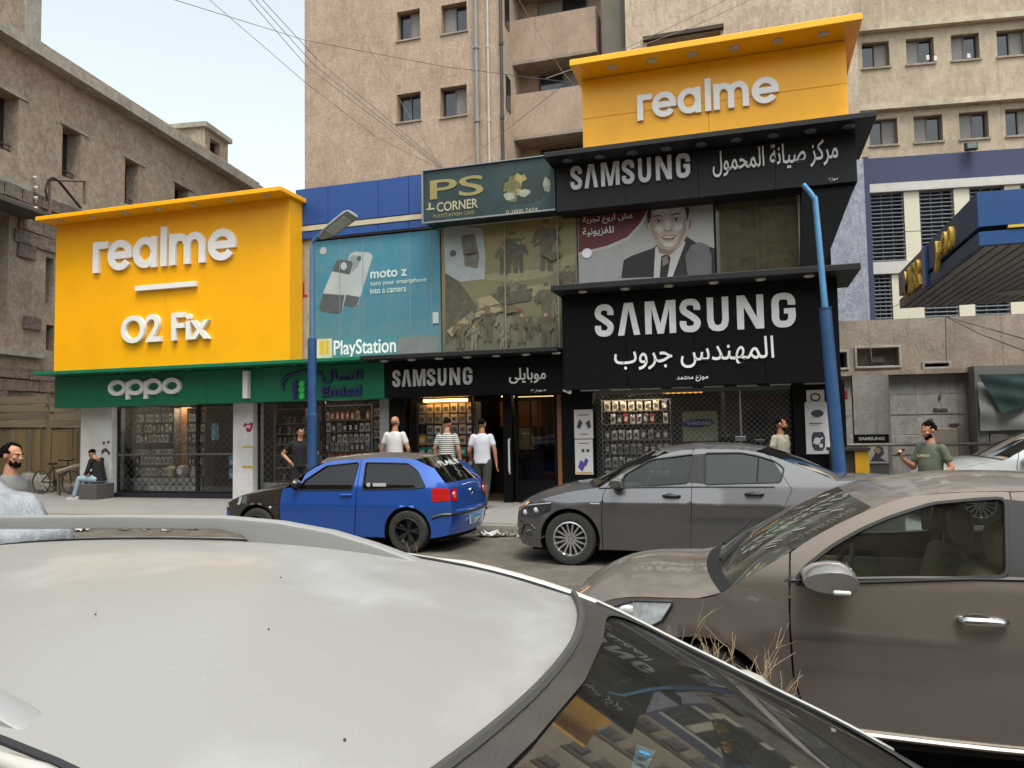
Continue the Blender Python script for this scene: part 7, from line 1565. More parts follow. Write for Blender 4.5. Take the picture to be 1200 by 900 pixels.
# roof rails: a raised bar with a long tapering foot at each end
railM = M('satin_rail', '#a3a4a4', .38, .6, var=.03, dust=.3)
def railpts(): return [nrl(x, y) for x, y in ((-260, 612), (-100, 606), (0, 604.5), (130, 604), (265, 605), (330, 611), (390, 622), (440, 637), (475, 650), (502, 661), (499, 664), (440, 657), (380, 650), (308, 643.5), (288, 626), (262, 619.5), (130, 618.5), (0, 619), (-100, 621), (-260, 627))]
Yr = 1.625
nrl = lambda x, y: ((X0n-at(x, y, Yr).x), at(x, y, Yr).z)
RP = railpts()
for sd in (1, -1):
    poly = RP; bm = bmesh.new(); wv = .021; yr = (Ycn-Yr)*1.0*sd
    # mirror: local y of the far rail is negative when the car is turned round
    va = [bm.verts.new((u, yr-wv, z)) for u, z in poly]; vb = [bm.verts.new((u, yr+wv, z)) for u, z in poly]
    n_ = len(poly)
    for i in range(n_): bm.faces.new((va[i], va[(i+1) % n_], vb[(i+1) % n_], vb[i]))
    # sides as quads between the top and bottom chains
    top_, bot_ = list(range(0, 10)), list(range(19, 9, -1))
    for L_ in (va, vb):
        for a, b_ in zip(range(9), range(9)): bm.faces.new((L_[top_[a]], L_[top_[a+1]], L_[bot_[a+1]], L_[bot_[a]]))
    bmesh.ops.recalc_face_normals(bm, faces=bm.faces[:]); long_e = [e for e in bm.edges if len(e.link_faces) == 2 and e.calc_face_angle(0) > .9 and abs(e.verts[0].co.y-e.verts[1].co.y) < .001]
    bmesh.ops.bevel(bm, geom=long_e, offset=.005, segments=2, affect='EDGES', profile=.5)
    bm.verts.index_update(); mb = MB(); mb.add([v.co[:] for v in bm.verts], [[v.index for v in f.verts] for f in bm.faces]); bm.free()
    ro = obj('roof_rail', mb, railM, nr.root, smooth=35)
# roof ditches: dark channel with a pale lip along each roof edge
for sd in (-1, 1):
    L_ = [p for p in crv(rpn, 5) if 1.85 < p[0] < 3.9]
    b = MB(); b.tube([(u, sd*(nr.w(u, z)-.022), z+.003) for u, z in L_], .006, 5); obj('roof_ditch', b, trimB, nr.root)
    b = MB(); b.tube([(u, sd*(nr.w(u, z)-.002), z+.001) for u, z in crv(rpn, 5) if u > 1.2], [(.012 if u < 2.2 else .006) for u, z in crv(rpn, 5) if u > 1.2], 8); obj('roof_lip', b, pearlP, nr.root, smooth=True)
    L_ = [p for p in crv(rpn, 5) if p[0] < 1.9]
    b = MB(); b.tube([(u, sd*(nr.w(u, z)-.02), z+.006) for u, z in L_], .008, 5); obj('screen_gasket', b, trimB, nr.root)
# black printed border and rubber edge of the windscreen
eb, et = (u0+0., .895, u0-.17, .93), (us(-.37)-.05, 1.34-.0, 0, 0)
kb = None
def wpt(s_, t_, up_=.004):      # s 0 at the roof, 1 at the bonnet
    def E_(f_): uE = nr.ws[0]+(nr.ws[1]-.02-nr.ws[0])*f_; return (uE, nr.topz(uE)+.002, uE-.10-.01*f_, (nr.topz(nr.ws[0])+.04)*(1-f_)+(nr.topz(nr.ws[1]-.02)+.02)*f_+.02*sin(pi*f_))
    a_, b_ = E_(min(1, 1-s_+.02)), E_(max(0, 1-s_-.02)); e = E_(1-s_); p = Vector(nr.pt(e, t_)); n_ = Vector((-(a_[3]-b_[3]), 0, a_[2]-b_[2])).normalized()
    if n_.z < 0: n_ = -n_
    return p+n_*up_
n_ = 96; vs = []
for i in range(n_):
    a = 2*pi*i/n_; ca, sa = cos(a), sin(a); e_ = .35
    ox, oz = math.copysign(abs(ca)**.0001, ca), 0
    m_ = max(abs(ca), abs(sa)); o_ = (ca/m_, sa/m_)                          # outer boundary
    q_ = (math.copysign(abs(ca)**e_, ca), math.copysign(abs(sa)**e_, sa))   # rounded inner boundary
    ti = q_[0]*.965; si = .54+q_[1]*.425
    vs.append(wpt(.5-.5*o_[1], o_[0]*.995)); vs.append(wpt(1-si+.02, ti))
b = MB(); b.add(vs, [(2*i, (2*i+2) % (2*n_), (2*i+3) % (2*n_), 2*i+1) for i in range(n_)]); obj('screen_border', b, M('dusty_black_border', '#322f2c', .55, var=.15, vs=8, dirt='#4c4943', dirtamt=.5, ds=5), nr.root)
b = MB(); b.tube([wpt(0, t/20, .004) for t in range(-20, 21)], .008, 6); obj('screen_seal', b, M('dusty_seal', '#3d3b38', .8), nr.root)
b = MB(); q = [wpt(s_, t_, -.006) for s_, t_ in ((.60, .12), (.60, .0), (.80, .0), (.80, .12))]; 
def wat(px_, py_):            # pixel -> (s,t) on the near windscreen by search
    best = None
    for i in range(101):
        for j in range(161):
            s_, t_ = i/100, -1+j/80; p = wpt(s_, t_, 0); X, Y, Z = X0n-p.x, Ycn-p.y, p.z
            d = Vector((X, Y, Z))-CAMPOS; w_ = d.dot(FW)
            if w_ < .05: continue
            ex = 600+F*d.dot(XR)/w_-px_; ey = 450-F*d.dot(UR)/w_-py_; e = ex*ex+ey*ey
            if best is None or e < best[0]: best = (e, s_, t_)
    return best[1:]
sts = [wat(*p) for p in ((748, 868), (772, 880), (760, 905), (738, 897))]
b = MB(); b.face([wpt(s_, t_, -.004) for s_, t_ in sts]); st_ = obj('licence_sticker', b, M('pale_blue_sticker', '#7fb9cf', .5), nr.root)
for k_ in range(3):
    f0, f1 = .2+.25*k_, .3+.25*k_; A, B, C_, D_ = [Vector(wpt(s_, t_, -.003)) for s_, t_ in sts]
    b = MB(); b.face([A.lerp(D_, f0).lerp(B.lerp(C_, f0), .2), A.lerp(D_, f0).lerp(B.lerp(C_, f0), .8), A.lerp(D_, f1).lerp(B.lerp(C_, f1), .8), A.lerp(D_, f1).lerp(B.lerp(C_, f1), .2)]); obj('sticker_line', b, M('sticker_ink', '#2d6f96', .5), st_)
for y0_ in (-.5, .15): b = MB(); b.bar((1.05, y0_, .915), (1.1, y0_+.5, .945), .016); obj('wiper', b, trimB, nr.root)
# specks on the roof
kk = [(us(-.37), 1.34, us(-.6), 1.39), (us(-1.95), 1.35, us(-1.95), 1.41)]
for (x, y) in ((220, 674), (329, 672), (315, 731), (155, 640), (112, 714), (404, 857)):
    d = FW+XR*(x-600)/F-UR*(y-450)/F; p = CAMPOS+d*((1.40-CZ)/d.z); b = MB(); b.ball((X0n-p.x, Ycn-p.y, 1.393), .0016, 6); obj('roof_speck', b, M('dark_speck', '#4a4038', .8), nr.root)
# ================================================================== PEOPLE
def remeshed(name, mb, m, par, vox=.011, smooth_it=3):
    me = bpy.data.meshes.new(name); me.from_pydata(mb.v, [], mb.f); me.update()
    bm = bmesh.new(); bm.from_mesh(me); bmesh.ops.recalc_face_normals(bm, faces=bm.faces[:]); bm.to_mesh(me); bm.free()
    o = bpy.data.objects.new(name, me); COL.objects.link(o)
    md = o.modifiers.new('r', 'REMESH'); md.mode = 'VOXEL'; md.voxel_size = vox; md.use_smooth_shade = True
    if smooth_it: m2 = o.modifiers.new('s', 'SMOOTH'); m2.iterations = smooth_it; m2.factor = .5
    bpy.context.view_layer.update(); dg = bpy.context.evaluated_depsgraph_get(); me2 = bpy.data.meshes.new_from_object(o.evaluated_get(dg)); me2.name = name
    o.modifiers.clear(); o.data = me2; me2.materials.clear(); me2.materials.append(m); me2.polygons.foreach_set('use_smooth', [True]*len(me2.polygons)); o.parent = par; return o
def limb(b, A, ra, B, rb, seg=14, fl=1.):      # tapered limb with round ends
    A, B = Vector(A), Vector(B); n = 5; pts = [A.lerp(B, i/n) for i in range(n+1)]; b.tube(pts, [ra+(rb-ra)*i/n for i in range(n+1)], seg); b.ball(A, ra, 12); b.ball(B, rb, 12)
def lerpv(a, b, t): return Vector(a).lerp(Vector(b), t)
skinM = M('skin', '#a8755a', .55, var=.05, vs=8); skinD = M('skin_tan', '#96654a', .55, var=.05, vs=8); hairB = M('black_hair', '#0b0908', .95, var=.3, vs=60, bump=.4, bs=120, spec=.1); eyeW = M('eye_white', '#c8c4be', .3); eyeD = M('eye_dark', '#15100d', .2); lipM = M('lip', '#7c4a40', .5)
def person(label, x, y, z, H, yaw, J=None, top=None, bottom=None, shoe=None, sk=None, hair='short', beard=False, head_rot=(0, 0), sleeve=.55, long_sleeve=False, grip=None, topname='t_shirt', bottomname='trousers', belly=0., print_=None, waist=None):
    # local space: the person faces -y, +x is the person's left... (picture right when facing the camera)
    k = H/1.75; sk = sk or skinM
    t = bpy.data.objects.new('person', None); COL.objects.link(t); t.location = (x, y, z); t.rotation_euler = (0, 0, radians(yaw)); OFF[t.name] = (0, 0, 0); tag(t, label, 'person')
    D = dict(pel=(0, 0, .93), chest=(0, .0, 1.28), neck=(0, .01, 1.46), head=(0, -.015, 1.62), shL=(.168, .01, 1.385), shR=(-.168, .01, 1.385), elL=(.25, .03, 1.13), elR=(-.25, .03, 1.13), wrL=(.26, -.04, .89), wrR=(-.26, -.04, .89),
             hipL=(.095, 0, .90), hipR=(-.095, 0, .90), knL=(.105, -.02, .49), knR=(-.105, -.02, .49), anL=(.11, .02, .08), anR=(-.11, .02, .08), toL=(.125, -.13, .035), toR=(-.125, -.13, .035), hdL=None, hdR=None)
    D.update(J or {}); P = {a: (Vector(v)*k if v is not None else None) for a, v in D.items()}
    b = MB(); pel, ch, nk, hd = P['pel'], P['chest'], P['neck'], P['head']
    for i in range(7): f_ = i/6; c_ = pel.lerp(ch, f_); b.ball(c_, ((.135-.03*sin(pi*f_)*.8+.02*f_)*k, (.088+belly*.8*sin(pi*min(1, f_*1.1)))*k, .10*k), 16)
    b.ball(ch.lerp(nk, .35), (.145*k, .085*k, .09*k), 16); limb(b, lerpv(ch, nk, .6), .07*k, nk.lerp(hd, .35), .056*k)
    for s in 'LR':
        limb(b, lerpv(P['sh'+s], ch, .12), .062*k, P['sh'+s], .056*k); limb(b, P['sh'+s], .054*k, P['el'+s], .041*k); limb(b, P['el'+s], .041*k, P['wr'+s], .027*k)
        limb(b, P['hip'+s], .088*k, P['kn'+s], .058*k); limb(b, P['kn'+s], .056*k, P['an'+s], .038*k); limb(b, P['an'+s], .04*k, P['to'+s], .032*k)
        # hand: palm, four unequal fingers, thumb off the side
        w_ = P['wr'+s]; fd = (P['hd'+s] or (w_-P['el'+s])).normalized(); sd = 1 if s == 'L' else -1
        side_ = fd.cross(Vector((sd, 0, 0))); side_ = side_.normalized() if side_.length > .2 else Vector((0, 1, 0)); pn = fd.cross(side_).normalized()
        pe = w_+fd*.085*k
        for q in (-1.5, -.5, .5, 1.5): limb(b, w_+side_*q*.008*k, .014*k, pe+side_*q*.017*k, .012*k, 8)
        curl = .9 if grip == s else .35
        for q, ln in zip((-1.5, -.5, .5, 1.5), (.058, .072, .078, .07)):
            r_ = pe+side_*q*.018*k; d1 = (fd*cos(curl*.5)-pn*sd*sin(curl*.5)*-1).normalized(); m_ = r_+d1*ln*.5*k; d2 = (fd*cos(curl*1.4)+pn*sd*sin(curl*1.4)).normalized(); e_ = m_+d2*ln*.5*k
            limb(b, r_, .0092*k, m_, .0086*k, 8); limb(b, m_, .0086*k, e_, .0075*k, 8)
        tb = w_+fd*.025*k+side_*.025*k; tm = tb+(fd*.7+side_*.7)*.03*k; limb(b, tb, .0125*k, tm, .0105*k, 8); limb(b, tm, .0105*k, tm+(fd*.95+side_*.2)*.028*k+pn*sd*.01*k, .0085*k, 8)
    # head
    Rm = Matrix.Rotation(radians(head_rot[0]), 3, 'Z') @ Matrix.Rotation(radians(head_rot[1]), 3, 'X')
    hp = lambda a, c, e: hd+Rm@(Vector((a, c, e))*k)
    b.ball(hp(0, .012, .03), (.074*k, .092*k, .088*k), 18, Rm); b.ball(hp(0, -.022, -.035), (.058*k, .066*k, .07*k), 16, Rm); b.ball(hp(0, -.045, -.083), (.03*k, .03*k, .022*k), 12, Rm)
    b.ball(hp(0, -.075, .025), (.045*k, .018*k, .012*k), 12, Rm); limb(b, hp(0, -.08, .015), .009*k, hp(0, -.104, -.022), .0125*k, 10); b.ball(hp(-.012, -.092, -.026), .009*k, 8); b.ball(hp(.012, -.092, -.026), .009*k, 8)
    for sd in (-1, 1): b.ball(hp(sd*.076, .012, .0), (.010*k, .020*k, .031*k), 10, Rm); b.ball(hp(sd*.04, -.07, -.012), (.02*k, .015*k, .018*k), 10, Rm)
    b.ball(hp(0, -.083, -.052), (.023*k, .012*k, .011*k), 10, Rm)
    body = remeshed('body', b, sk, t, .0085*k)
    for sd in (-1, 1):
        b = MB(); b.ball(hp(sd*.030, -.082, .006), (.0105*k, .0065*k, .0052*k), 10, Rm); eo = obj('eye', b, eyeW, t, smooth=True); b = MB(); b.ball(hp(sd*.030, -.086, .006), .0048*k, 8); obj('iris', b, eyeD, eo, smooth=True)
        b = MB(); b.tube([hp(sd*.014, -.092, .022), hp(sd*.032, -.092, .028), hp(sd*.05, -.078, .022)], .0042*k, 6); obj('eyebrow', b, hairB, t, smooth=True)
    b = MB(); b.tube([hp(-.02, -.091, -.053), hp(0, -.096, -.052), hp(.02, -.091, -.053)], .004*k, 6); obj('mouth', b, lipM, t)
    if hair != 'bald':
        b = MB(); hr = {'short': 1.0, 'full': 1.1}[hair]; rh = random.Random(int(abs(x)*1000))
        b.ball(hp(0, .022, .04), (.074*k, .088*k, .080*k), 16, Rm)
        for i in range(170):
            a = rh.uniform(0, 2*pi); e_ = rh.uniform(-.5, 1.5); cx, cy, cz_ = cos(a)*cos(e_), sin(a)*cos(e_), sin(e_)
            lim = .6 if cy < -.45 else (-.12 if cy < 0 else (-.3 if cy < .35 else -.75))
            if cz_ < lim+rh.uniform(-.12, .08): continue
            b.ball(hp(cx*.073*hr, .014+cy*.09*hr, .032+cz_*.086*hr), rh.uniform(.007, .013)*k*hr**2, 7)
        remeshed('hair', b, hairB, t, .0075*k, 1)
    else:
        b = MB(); b.ball(hp(0, .055, -.005), (.066*k, .054*k, .05*k), 14, Rm); remeshed('hair', b, M('shaved_hair', '#5f4a3e', .8, var=.1, vs=40), t, .009*k, 2)
    if beard:
        b = MB(); rh = random.Random(5)
        for i in range(130):
            f_ = rh.uniform(-1, 1); v_ = rh.random()**.7; yy = -.088+abs(f_)**2*.075; zz = -.02-.015*(1-abs(f_))-v_*.072
            if abs(f_) < .42 and zz > -.066: continue
            b.ball(hp(f_*.062*(1-.25*v_), yy+.012*v_*(1-abs(f_)), zz), rh.uniform(.007, .013)*k, 7)
        for i in range(24): f_ = rh.uniform(-1, 1); b.ball(hp(f_*.026, -.091+abs(f_)*.008, -.040+rh.uniform(-.003, .003)), .0055*k, 6)
        remeshed('beard', b, hairB, t, .009*k, 2)
    # clothes
    b = MB()
    R_ = []; up = (nk-pel).normalized(); NS = 22
    lv_ = [(-.16, .176, .128), (-.04, .175, .128), (.15, .168, .122), (.4, .163, .118), (.65, .168, .118), (.9, .178, .118), (1.1, .186, .112), (1.25, .165, .098), (1.38, .11, .082), (1.47, .066, .066)]
    for f_, rx, ry in lv_:
        c_ = pel.lerp(ch, f_) if f_ <= 1 else ch.lerp(nk, (f_-1)/.5); bl = belly*1.2*max(0, sin(pi*min(1, max(0, f_*.9+.1))))
        R_.append([c_+Vector((rx*k*cos(a)*(1 if abs(cos(a)) < .99 else 1), (ry*k+(bl if sin(a) < 0 else 0))*sin(a), 0)) for a in [2*pi*q/NS for q in range(NS)]])
    b.add([v for r_ in R_ for v in r_], [(i*NS+q, i*NS+(q+1) % NS, (i+1)*NS+(q+1) % NS, (i+1)*NS+q) for i in range(len(R_)-1) for q in range(NS)]+[tuple(range(NS))[::-1], tuple((len(R_)-1)*NS+q for q in range(NS))])
    for s in 'LR':
        limb(b, lerpv(P['sh'+s], ch, .3), .07*k, P['sh'+s], .06*k)
        if long_sleeve: limb(b, P['sh'+s], .061*k, P['el'+s], .053*k); limb(b, P['el'+s], .053*k, lerpv(P['el'+s], P['wr'+s], .93), .04*k)
        else: limb(b, P['sh'+s], .06*k, lerpv(P['sh'+s], P['el'+s], sleeve), .062*k)
    remeshed(topname, b, top, t, .0105*k, 4)
    b = MB(); b.ball(pel+Vector((0, 0, -.02*k)), (.162*k, .122*k, .11*k), 16)
    for s in 'LR':
        limb(b, P['hip'+s], .1*k, P['kn'+s], .074*k); limb(b, P['kn'+s], .072*k, lerpv(P['kn'+s], P['an'+s], .93), .062*k)
    remeshed(bottomname, b, bottom, t, .0105*k, 4)
    for s in 'LR':
        a_, o_ = P['an'+s], P['to'+s]; d_ = (o_-a_); d_.z = 0; d_.normalize(); b = MB(); zf = min(a_.z, o_.z)-.035*k
        for f_, w_, h_ in ((-.055, .036, .04), (0, .04, .052), (.06, .042, .04), (.12, .046, .03), (.165, .04, .024)): b.ball(a_+d_*f_*k+Vector((0, 0, -a_.z+o_.z+(h_-.03)*k)), (w_*k, w_*k, h_*k), 12)
        so = remeshed('shoe', b, shoe[0], t, .009*k, 2); b = MB(); q = a_+d_*.055*k; b.obox((q.x, q.y, o_.z-.022*k), d_*.135*k, d_.cross(Vector((0, 0, 1)))*.043*k, Vector((0, 0, .011*k))); obj('sole', b, shoe[1], so)
    if waist: b = MB(); b.lathe([(1, -.02*k), (1.02, 0), (1, .02*k)], (0, 0, 0), 'z', 24); b.v = [(pel.x+v[0]*.16*k, pel.y+v[1]*.122*k, pel.z+.03*k+v[2]) for v in b.v]; obj('belt', b, waist, t)
    return t, P, k
def stripe_mat():
    m = bpy.data.materials.new('striped_jersey'); m.use_nodes = True; k = N(m); bs = m.node_tree.nodes['Principled BSDF']; tc = k.n('TexCoord'); sx = k.n('SeparateXYZ'); k.l(tc.outputs['Object'], sx.inputs[0])
    mu = k.n('Math', operation='MULTIPLY', i_1=26.); k.l(sx.outputs[2], mu.inputs[0]); fr = k.n('Math', operation='FRACT'); k.l(mu.outputs[0], fr.inputs[0]); gt = k.n('Math', operation='GREATER_THAN', i_1=.62); k.l(fr.outputs[0], gt.inputs[0])
    mx = k.n('MixRGB'); k.l(gt.outputs[0], mx.inputs[0]); mx.inputs[1].default_value = lin('#b4b3aa')+(1,); mx.inputs[2].default_value = lin('#30343a')+(1,); k.l(mx.outputs[0], bs.inputs['Base Color']); bs.inputs['Roughness'].default_value = .9; return m
cot = lambda n_, c, v=.06: M(n_, c, .9, var=v, vs=5, bump=.25, bs=9)
wtee, bshirt, btee, gtee, camo, jacket = cot('white_cotton', '#b9b6b2'), cot('pale_shirt', '#b3b2ba'), cot('black_cotton', '#0e0f11'), cot('olive_green_cotton', '#4f5546'), M('pale_camouflage', '#8f8b7c', .9, var=.3, vs=22), cot('black_jacket', '#121315')
jeans, ljeans, gtrous, dtrous = cot('blue_denim', '#3a4759'), cot('light_denim', '#8195a3', .12), cot('dark_grey_trousers', '#33332f'), cot('black_trousers', '#131416')
wsh, bsh = (M('white_shoe', '#b5b3b0', .6), M('white_sole', '#c0beba', .6)), (M('black_shoe', '#131313', .5), M('pale_sole', '#a5a29c', .6))
# seated man by the left white pillar, facing left with his head bowed
sx = at(115, 560, 14.55).x; SH = 1.72
t, P, k = person('man in black jacket and light jeans sitting on a grey block, head bowed', sx, 14.55, .15, SH, -82, dict(pel=(0, .05, .50), chest=(0, -.02, .82), neck=(0, -.08, .98), head=(0, -.16, 1.085), shL=(.18, -.05, .94), shR=(-.18, -.05, .94), elL=(.22, -.12, .68), elR=(-.22, -.12, .68), wrL=(.07, -.28, .62), wrR=(-.07, -.28, .62),
        hipL=(.1, .02, .48), hipR=(-.1, .02, .48), knL=(.12, -.40, .50), knR=(-.12, -.36, .52), anL=(.13, -.52, .09), anR=(-.12, -.62, .09), toL=(.14, -.66, .035), toR=(-.14, -.77, .035)),
       jacket, ljeans, wsh, skinM, 'short', head_rot=(0, 38), long_sleeve=True, topname='jacket', bottomname='jeans')
b = MB(); b.bev(sx-.28, sx+.22, 14.28, 14.82, .15, .52, .015, 2); solo('grey_block', b, M('dark_concrete_block', '#4c4a48', .9, var=.12, bump=.3, dirt='#35332f', dirtamt=.5), 'dark grey square block the seated man sits on against the white pillar', 'block', (sx, 14.5, .15))
b = MB(); b.bev(sx-.42, sx-.34, 14.5, 14.62, .74, .76, .004, 1); solo('phone', b, eyeD, 'dark phone held by the seated man in both hands', 'phone', (sx-.38, 14.55, .75))
# man in black with hands on his hips behind the lamp post
q = at(352, 520, 13.4)
person('young man in black t-shirt, hands on hips, standing behind the left lamp post', q.x, 13.4, .15, 1.62, 35, dict(elL=(.36, .14, 1.16), wrL=(.2, -.02, .98), elR=(-.36, .14, 1.16), wrR=(-.2, -.02, .98), hdL=(-.05, -.08, -.06), hdR=(.05, -.08, -.06)), btee, dtrous, bsh, skinM, 'full', head_rot=(22, 12), sleeve=.5)
p_ = q; 
q = at(463, 510, 13.9); person('bald man in a white t-shirt seen from behind, facing the shelves of the green shop', q.x, 13.9, .15, 1.80, 180, dict(elL=(.27, .0, 1.12), elR=(-.27, .0, 1.12), wrL=(.27, -.1, .9), wrR=(-.25, -.1, .92)), wtee, jeans, wsh, skinM, 'bald', head_rot=(-6, 5), belly=.02)
q = at(524, 510, 13.9); person('man in a white and navy striped t-shirt seen from behind at the lit shop window', q.x, 13.9, .15, 1.74, 180, dict(wrL=(.25, -.03, .88), wrR=(-.27, -.02, .88)), stripe_mat(), ljeans, bsh, skinM, 'short', head_rot=(0, 12), bottomname='jeans')
q = atz(566, 597, .15); person('man in a pale shirt and dark grey trousers walking away towards the open shop door', q.x, q.y, .15, 1.72, 186, dict(knL=(.10, -.06, .50), anL=(.10, .0, .08), toL=(.12, -.13, .035), knR=(-.085, .02, .48), anR=(-.07, .20, .11), toR=(-.07, .06, .035), wrR=(-.28, .02, .87), wrL=(.24, -.16, .93)), bshirt, gtrous, bsh, skinD, 'short', head_rot=(-8, 4), topname='shirt')
q = at(915, 515, 13.3); person('man in a pale patterned shirt at the right end of the lattice grille, looking right', q.x, 13.3, .15, 1.62, 55, {}, camo, dtrous, bsh, skinD, 'short', beard=True, head_rot=(30, 0), topname='shirt')
q = at(1090, 520, 11.15); t, P, k = person('bearded man in an olive green t-shirt looking down at the phone in his hand', q.x, 11.15, 0, 1.66, -50, dict(elR=(-.24, -.06, 1.12), wrR=(-.17, -.33, 1.24), elL=(.26, .06, 1.13), wrL=(.2, -.1, .95), hdR=(.05, -.05, .1)), gtee, dtrous, bsh, skinM, 'full', beard=True, head_rot=(-12, 16), grip='R', belly=.035, sleeve=.6)
tm = bpy.data.materials; 
vs, fs = glyphs('CAMDEN', .01, 1.); a0, a1, b0, b1 = bb(vs); mb = MB(); mb.add([((-.09+(a-a0)/(a1-a0)*.19)*k, -(.128+.012+.002*c_)*k-abs(-.09+(a-a0)/(a1-a0)*.19)**2*.9, (1.27+(e-b0)/(b1-b0)*.035)*k) for a, e, c_ in vs], fs); obj('shirt_print', mb, M('cream_shirt_print', '#c9c7a4', .8), t)
w_ = P['wrR']; b = MB(); b.bev(-.037, .037, -.005, .005, -.07, .07, .003, 1); ph = obj('x', b, eyeD); ph.name = 'phone'; ph.data.name = 'phone'
ph.location = t.matrix_world @ (w_+Vector((.03, -.05, .08))) if False else Vector((q.x, 11.15, 0))+Matrix.Rotation(radians(-50), 3, 'Z')@(w_+Vector((.03, -.055, .09))); ph.rotation_euler = (radians(-55), 0, radians(-50)); tag(ph, 'black phone held up by the man in the olive green t-shirt', 'phone')
# bearded man at the far left behind the silver cover
d = FW+XR*(15-600)/F; px0 = CAMPOS+d*6.8
person('bearded man in profile at the far left edge, behind the silver cover', px0.x, px0.y, 0, 1.60, 96, dict(), cot('grey_cotton', '#6c6a68'), dtrous, bsh, skinM, 'full', beard=True, head_rot=(0, 2))
# the silver cover
cov = M('silver_cover', '#9da1a6', .42, .35, var=.1, vs=9, bump=1., bs=9, dirt='#5f6367', dirtamt=.6, ds=4)
prof = [(x_-.5, z_) for x_, z_ in ((-9.5, .03), (-9.45, .9), (-9.2, 1.32), (-8, 1.37), (-6.5, 1.37), (-5.62, 1.36), (-5.42, 1.33), (-5.2, 1.22), (-4.95, 1.10), (-4.76, 1.0), (-4.66, .92), (-4.63, .6), (-4.62, .03))]
mb = MB(); vs = []; NU, NV = 96, 40; Pc = crv(prof, 8); rnd = random.Random(9); ph_ = [rnd.uniform(0, 6) for _ in range(8)]
def cov_pt(u, v):        # u along the outline from left foot to right foot, v across the depth
    i = u*(len(Pc)-1); j = min(int(i), len(Pc)-2); f_ = i-j; x_ = Pc[j][0]*(1-f_)+Pc[j+1][0]*f_; z_ = Pc[j][1]*(1-f_)+Pc[j+1][1]*f_
    return x_, z_
for i in range(NU+1):
    x_, z_ = cov_pt(i/NU, 0)
    for j in range(NV+1):
        v = j/NV*2-1; top = abs(v) < .45; 
        if top: yy = v/.45*.38; zz = z_
        else: s_ = (abs(v)-.45)/.55; yy = math.copysign(.38+.16*s_+.05*sin(s_*3), v); zz = z_*(1-s_)+.02*s_
        wr_ = .02*sin(x_*11-zz*3+2*sin(zz*6+x_*2))*.5+.012*sin(x_*7+zz*9+ph_[0])+.024*sin(x_*4.1-zz*13+ph_[1])+.008*sin(x_*19+zz*5+ph_[2])+.02*sin(x_*5+ph_[3])*(1-zz/1.5)
        vs.append((x_+wr_*.8, 4.42+yy+(1.8*wr_ if not top else 0)*(1 if v > 0 else -1), max(.0, zz+(1.5*wr_ if top else 0))))
mb.add(vs, [(i*(NV+1)+j, i*(NV+1)+j+1, (i+1)*(NV+1)+j+1, (i+1)*(NV+1)+j) for i in range(NU) for j in range(NV)])
solo('silver_cover', mb, cov, 'wrinkled silver grey cover thrown over a parked motorcycle at the far left', 'cover', (-6, 4.42, 0), smooth=True)
# ================================================================== BICYCLE, RUBBLE, LITTER, WEEDS
bx, by = at(66, 560, 15.7).x, 15.7; bk = thing('bicycle', 'dark bicycle leaning in the shade by the wooden hoarding', 'bicycle', (bx, by, .15))
bkM = M('bicycle_black', '#1c1b1b', .5, .3)
for sx_ in (-.5, .5):
    b = MB(); c_ = Vector((bx+sx_, by, .15+.31)); b.tube([c_+Vector((.3*cos(a), .0, .3*sin(a))) for a in [2*pi*i/28 for i in range(29)]], .018, 6, False)
    tw_ = obj('wheel', b, rubber, bk); b = MB()
    for i in range(12): a = 2*pi*i/12; b.cyl(c_, c_+Vector((.29*cos(a), 0, .29*sin(a))), .003, 4)
    obj('spokes', b, alu, tw_)
V_ = lambda x_, z_: (bx+x_, by, .15+z_)
b = MB()
for p, q in ((V_(.5, .31), V_(.38, .78)), (V_(.38, .72), V_(-.12, .68)), (V_(-.12, .75), V_(-.04, .3)), (V_(.38, .66), V_(-.04, .3)), (V_(-.5, .31), V_(-.04, .3)), (V_(-.5, .31), V_(-.12, .66))): b.cyl(p, q, .016, 8)
obj('bike_frame', b, bkM, bk); b = MB(); b.bev(bx-.26, bx-.02, by-.06, by+.06, .15+.76, .15+.81, .02, 2); obj('saddle', b, bkM, bk)
b = MB(); b.tube([(bx+.34, by-.26, 1.04), (bx+.38, by-.1, 1.02), (bx+.38, by+.1, 1.02), (bx+.34, by+.26, 1.04)], .014, 8); b.cyl(V_(.38, .78), V_(.38, .87), .014, 8); obj('handlebar', b, bkM, bk)
b = MB(); b.lathe([(.0, -.01), (.09, -.01), (.09, .01), (0, .01)], V_(-.04, .3), 'y', 16); b.cyl((bx-.04, by-.08, .45), (bx+.08, by-.08, .35), .01, 6); obj('crank', b, bkM, bk)
b = MB(); p0, p1 = at(68, 553, 15.3), at(108, 543, 15.3); b.tube([p0, p0.lerp(p1, .5)+Vector((0, 0, .03)), p1], .055, 8); solo('pale_pole', b, M('bare_wood', '#8d8270', .8, var=.15, streak=.2), 'pale rough wooden pole lying across beside the seated man', 'pole', tuple(p0))
for pp_, n_ in ((p0, 'left'), (p1, 'right')): b = MB(); b.tube([(pp_.x, 15.35, .15), (pp_.x, 15.3, pp_.z-.05)], .04, 6); solo('prop', b, woodM[2], 'short wooden prop under the %s end of the pale pole' % n_, 'prop', (pp_.x, 15.3, .15))
def rock(c, r, seed):
    rnd = random.Random(seed); m_ = MB(); m_.ball((0, 0, 0), 1, 8); m_.v = [tuple((v[i]*r[i]*(1+rnd.uniform(-.2, .2)))+c[i] for i in range(3)) for v in m_.v]; return m_
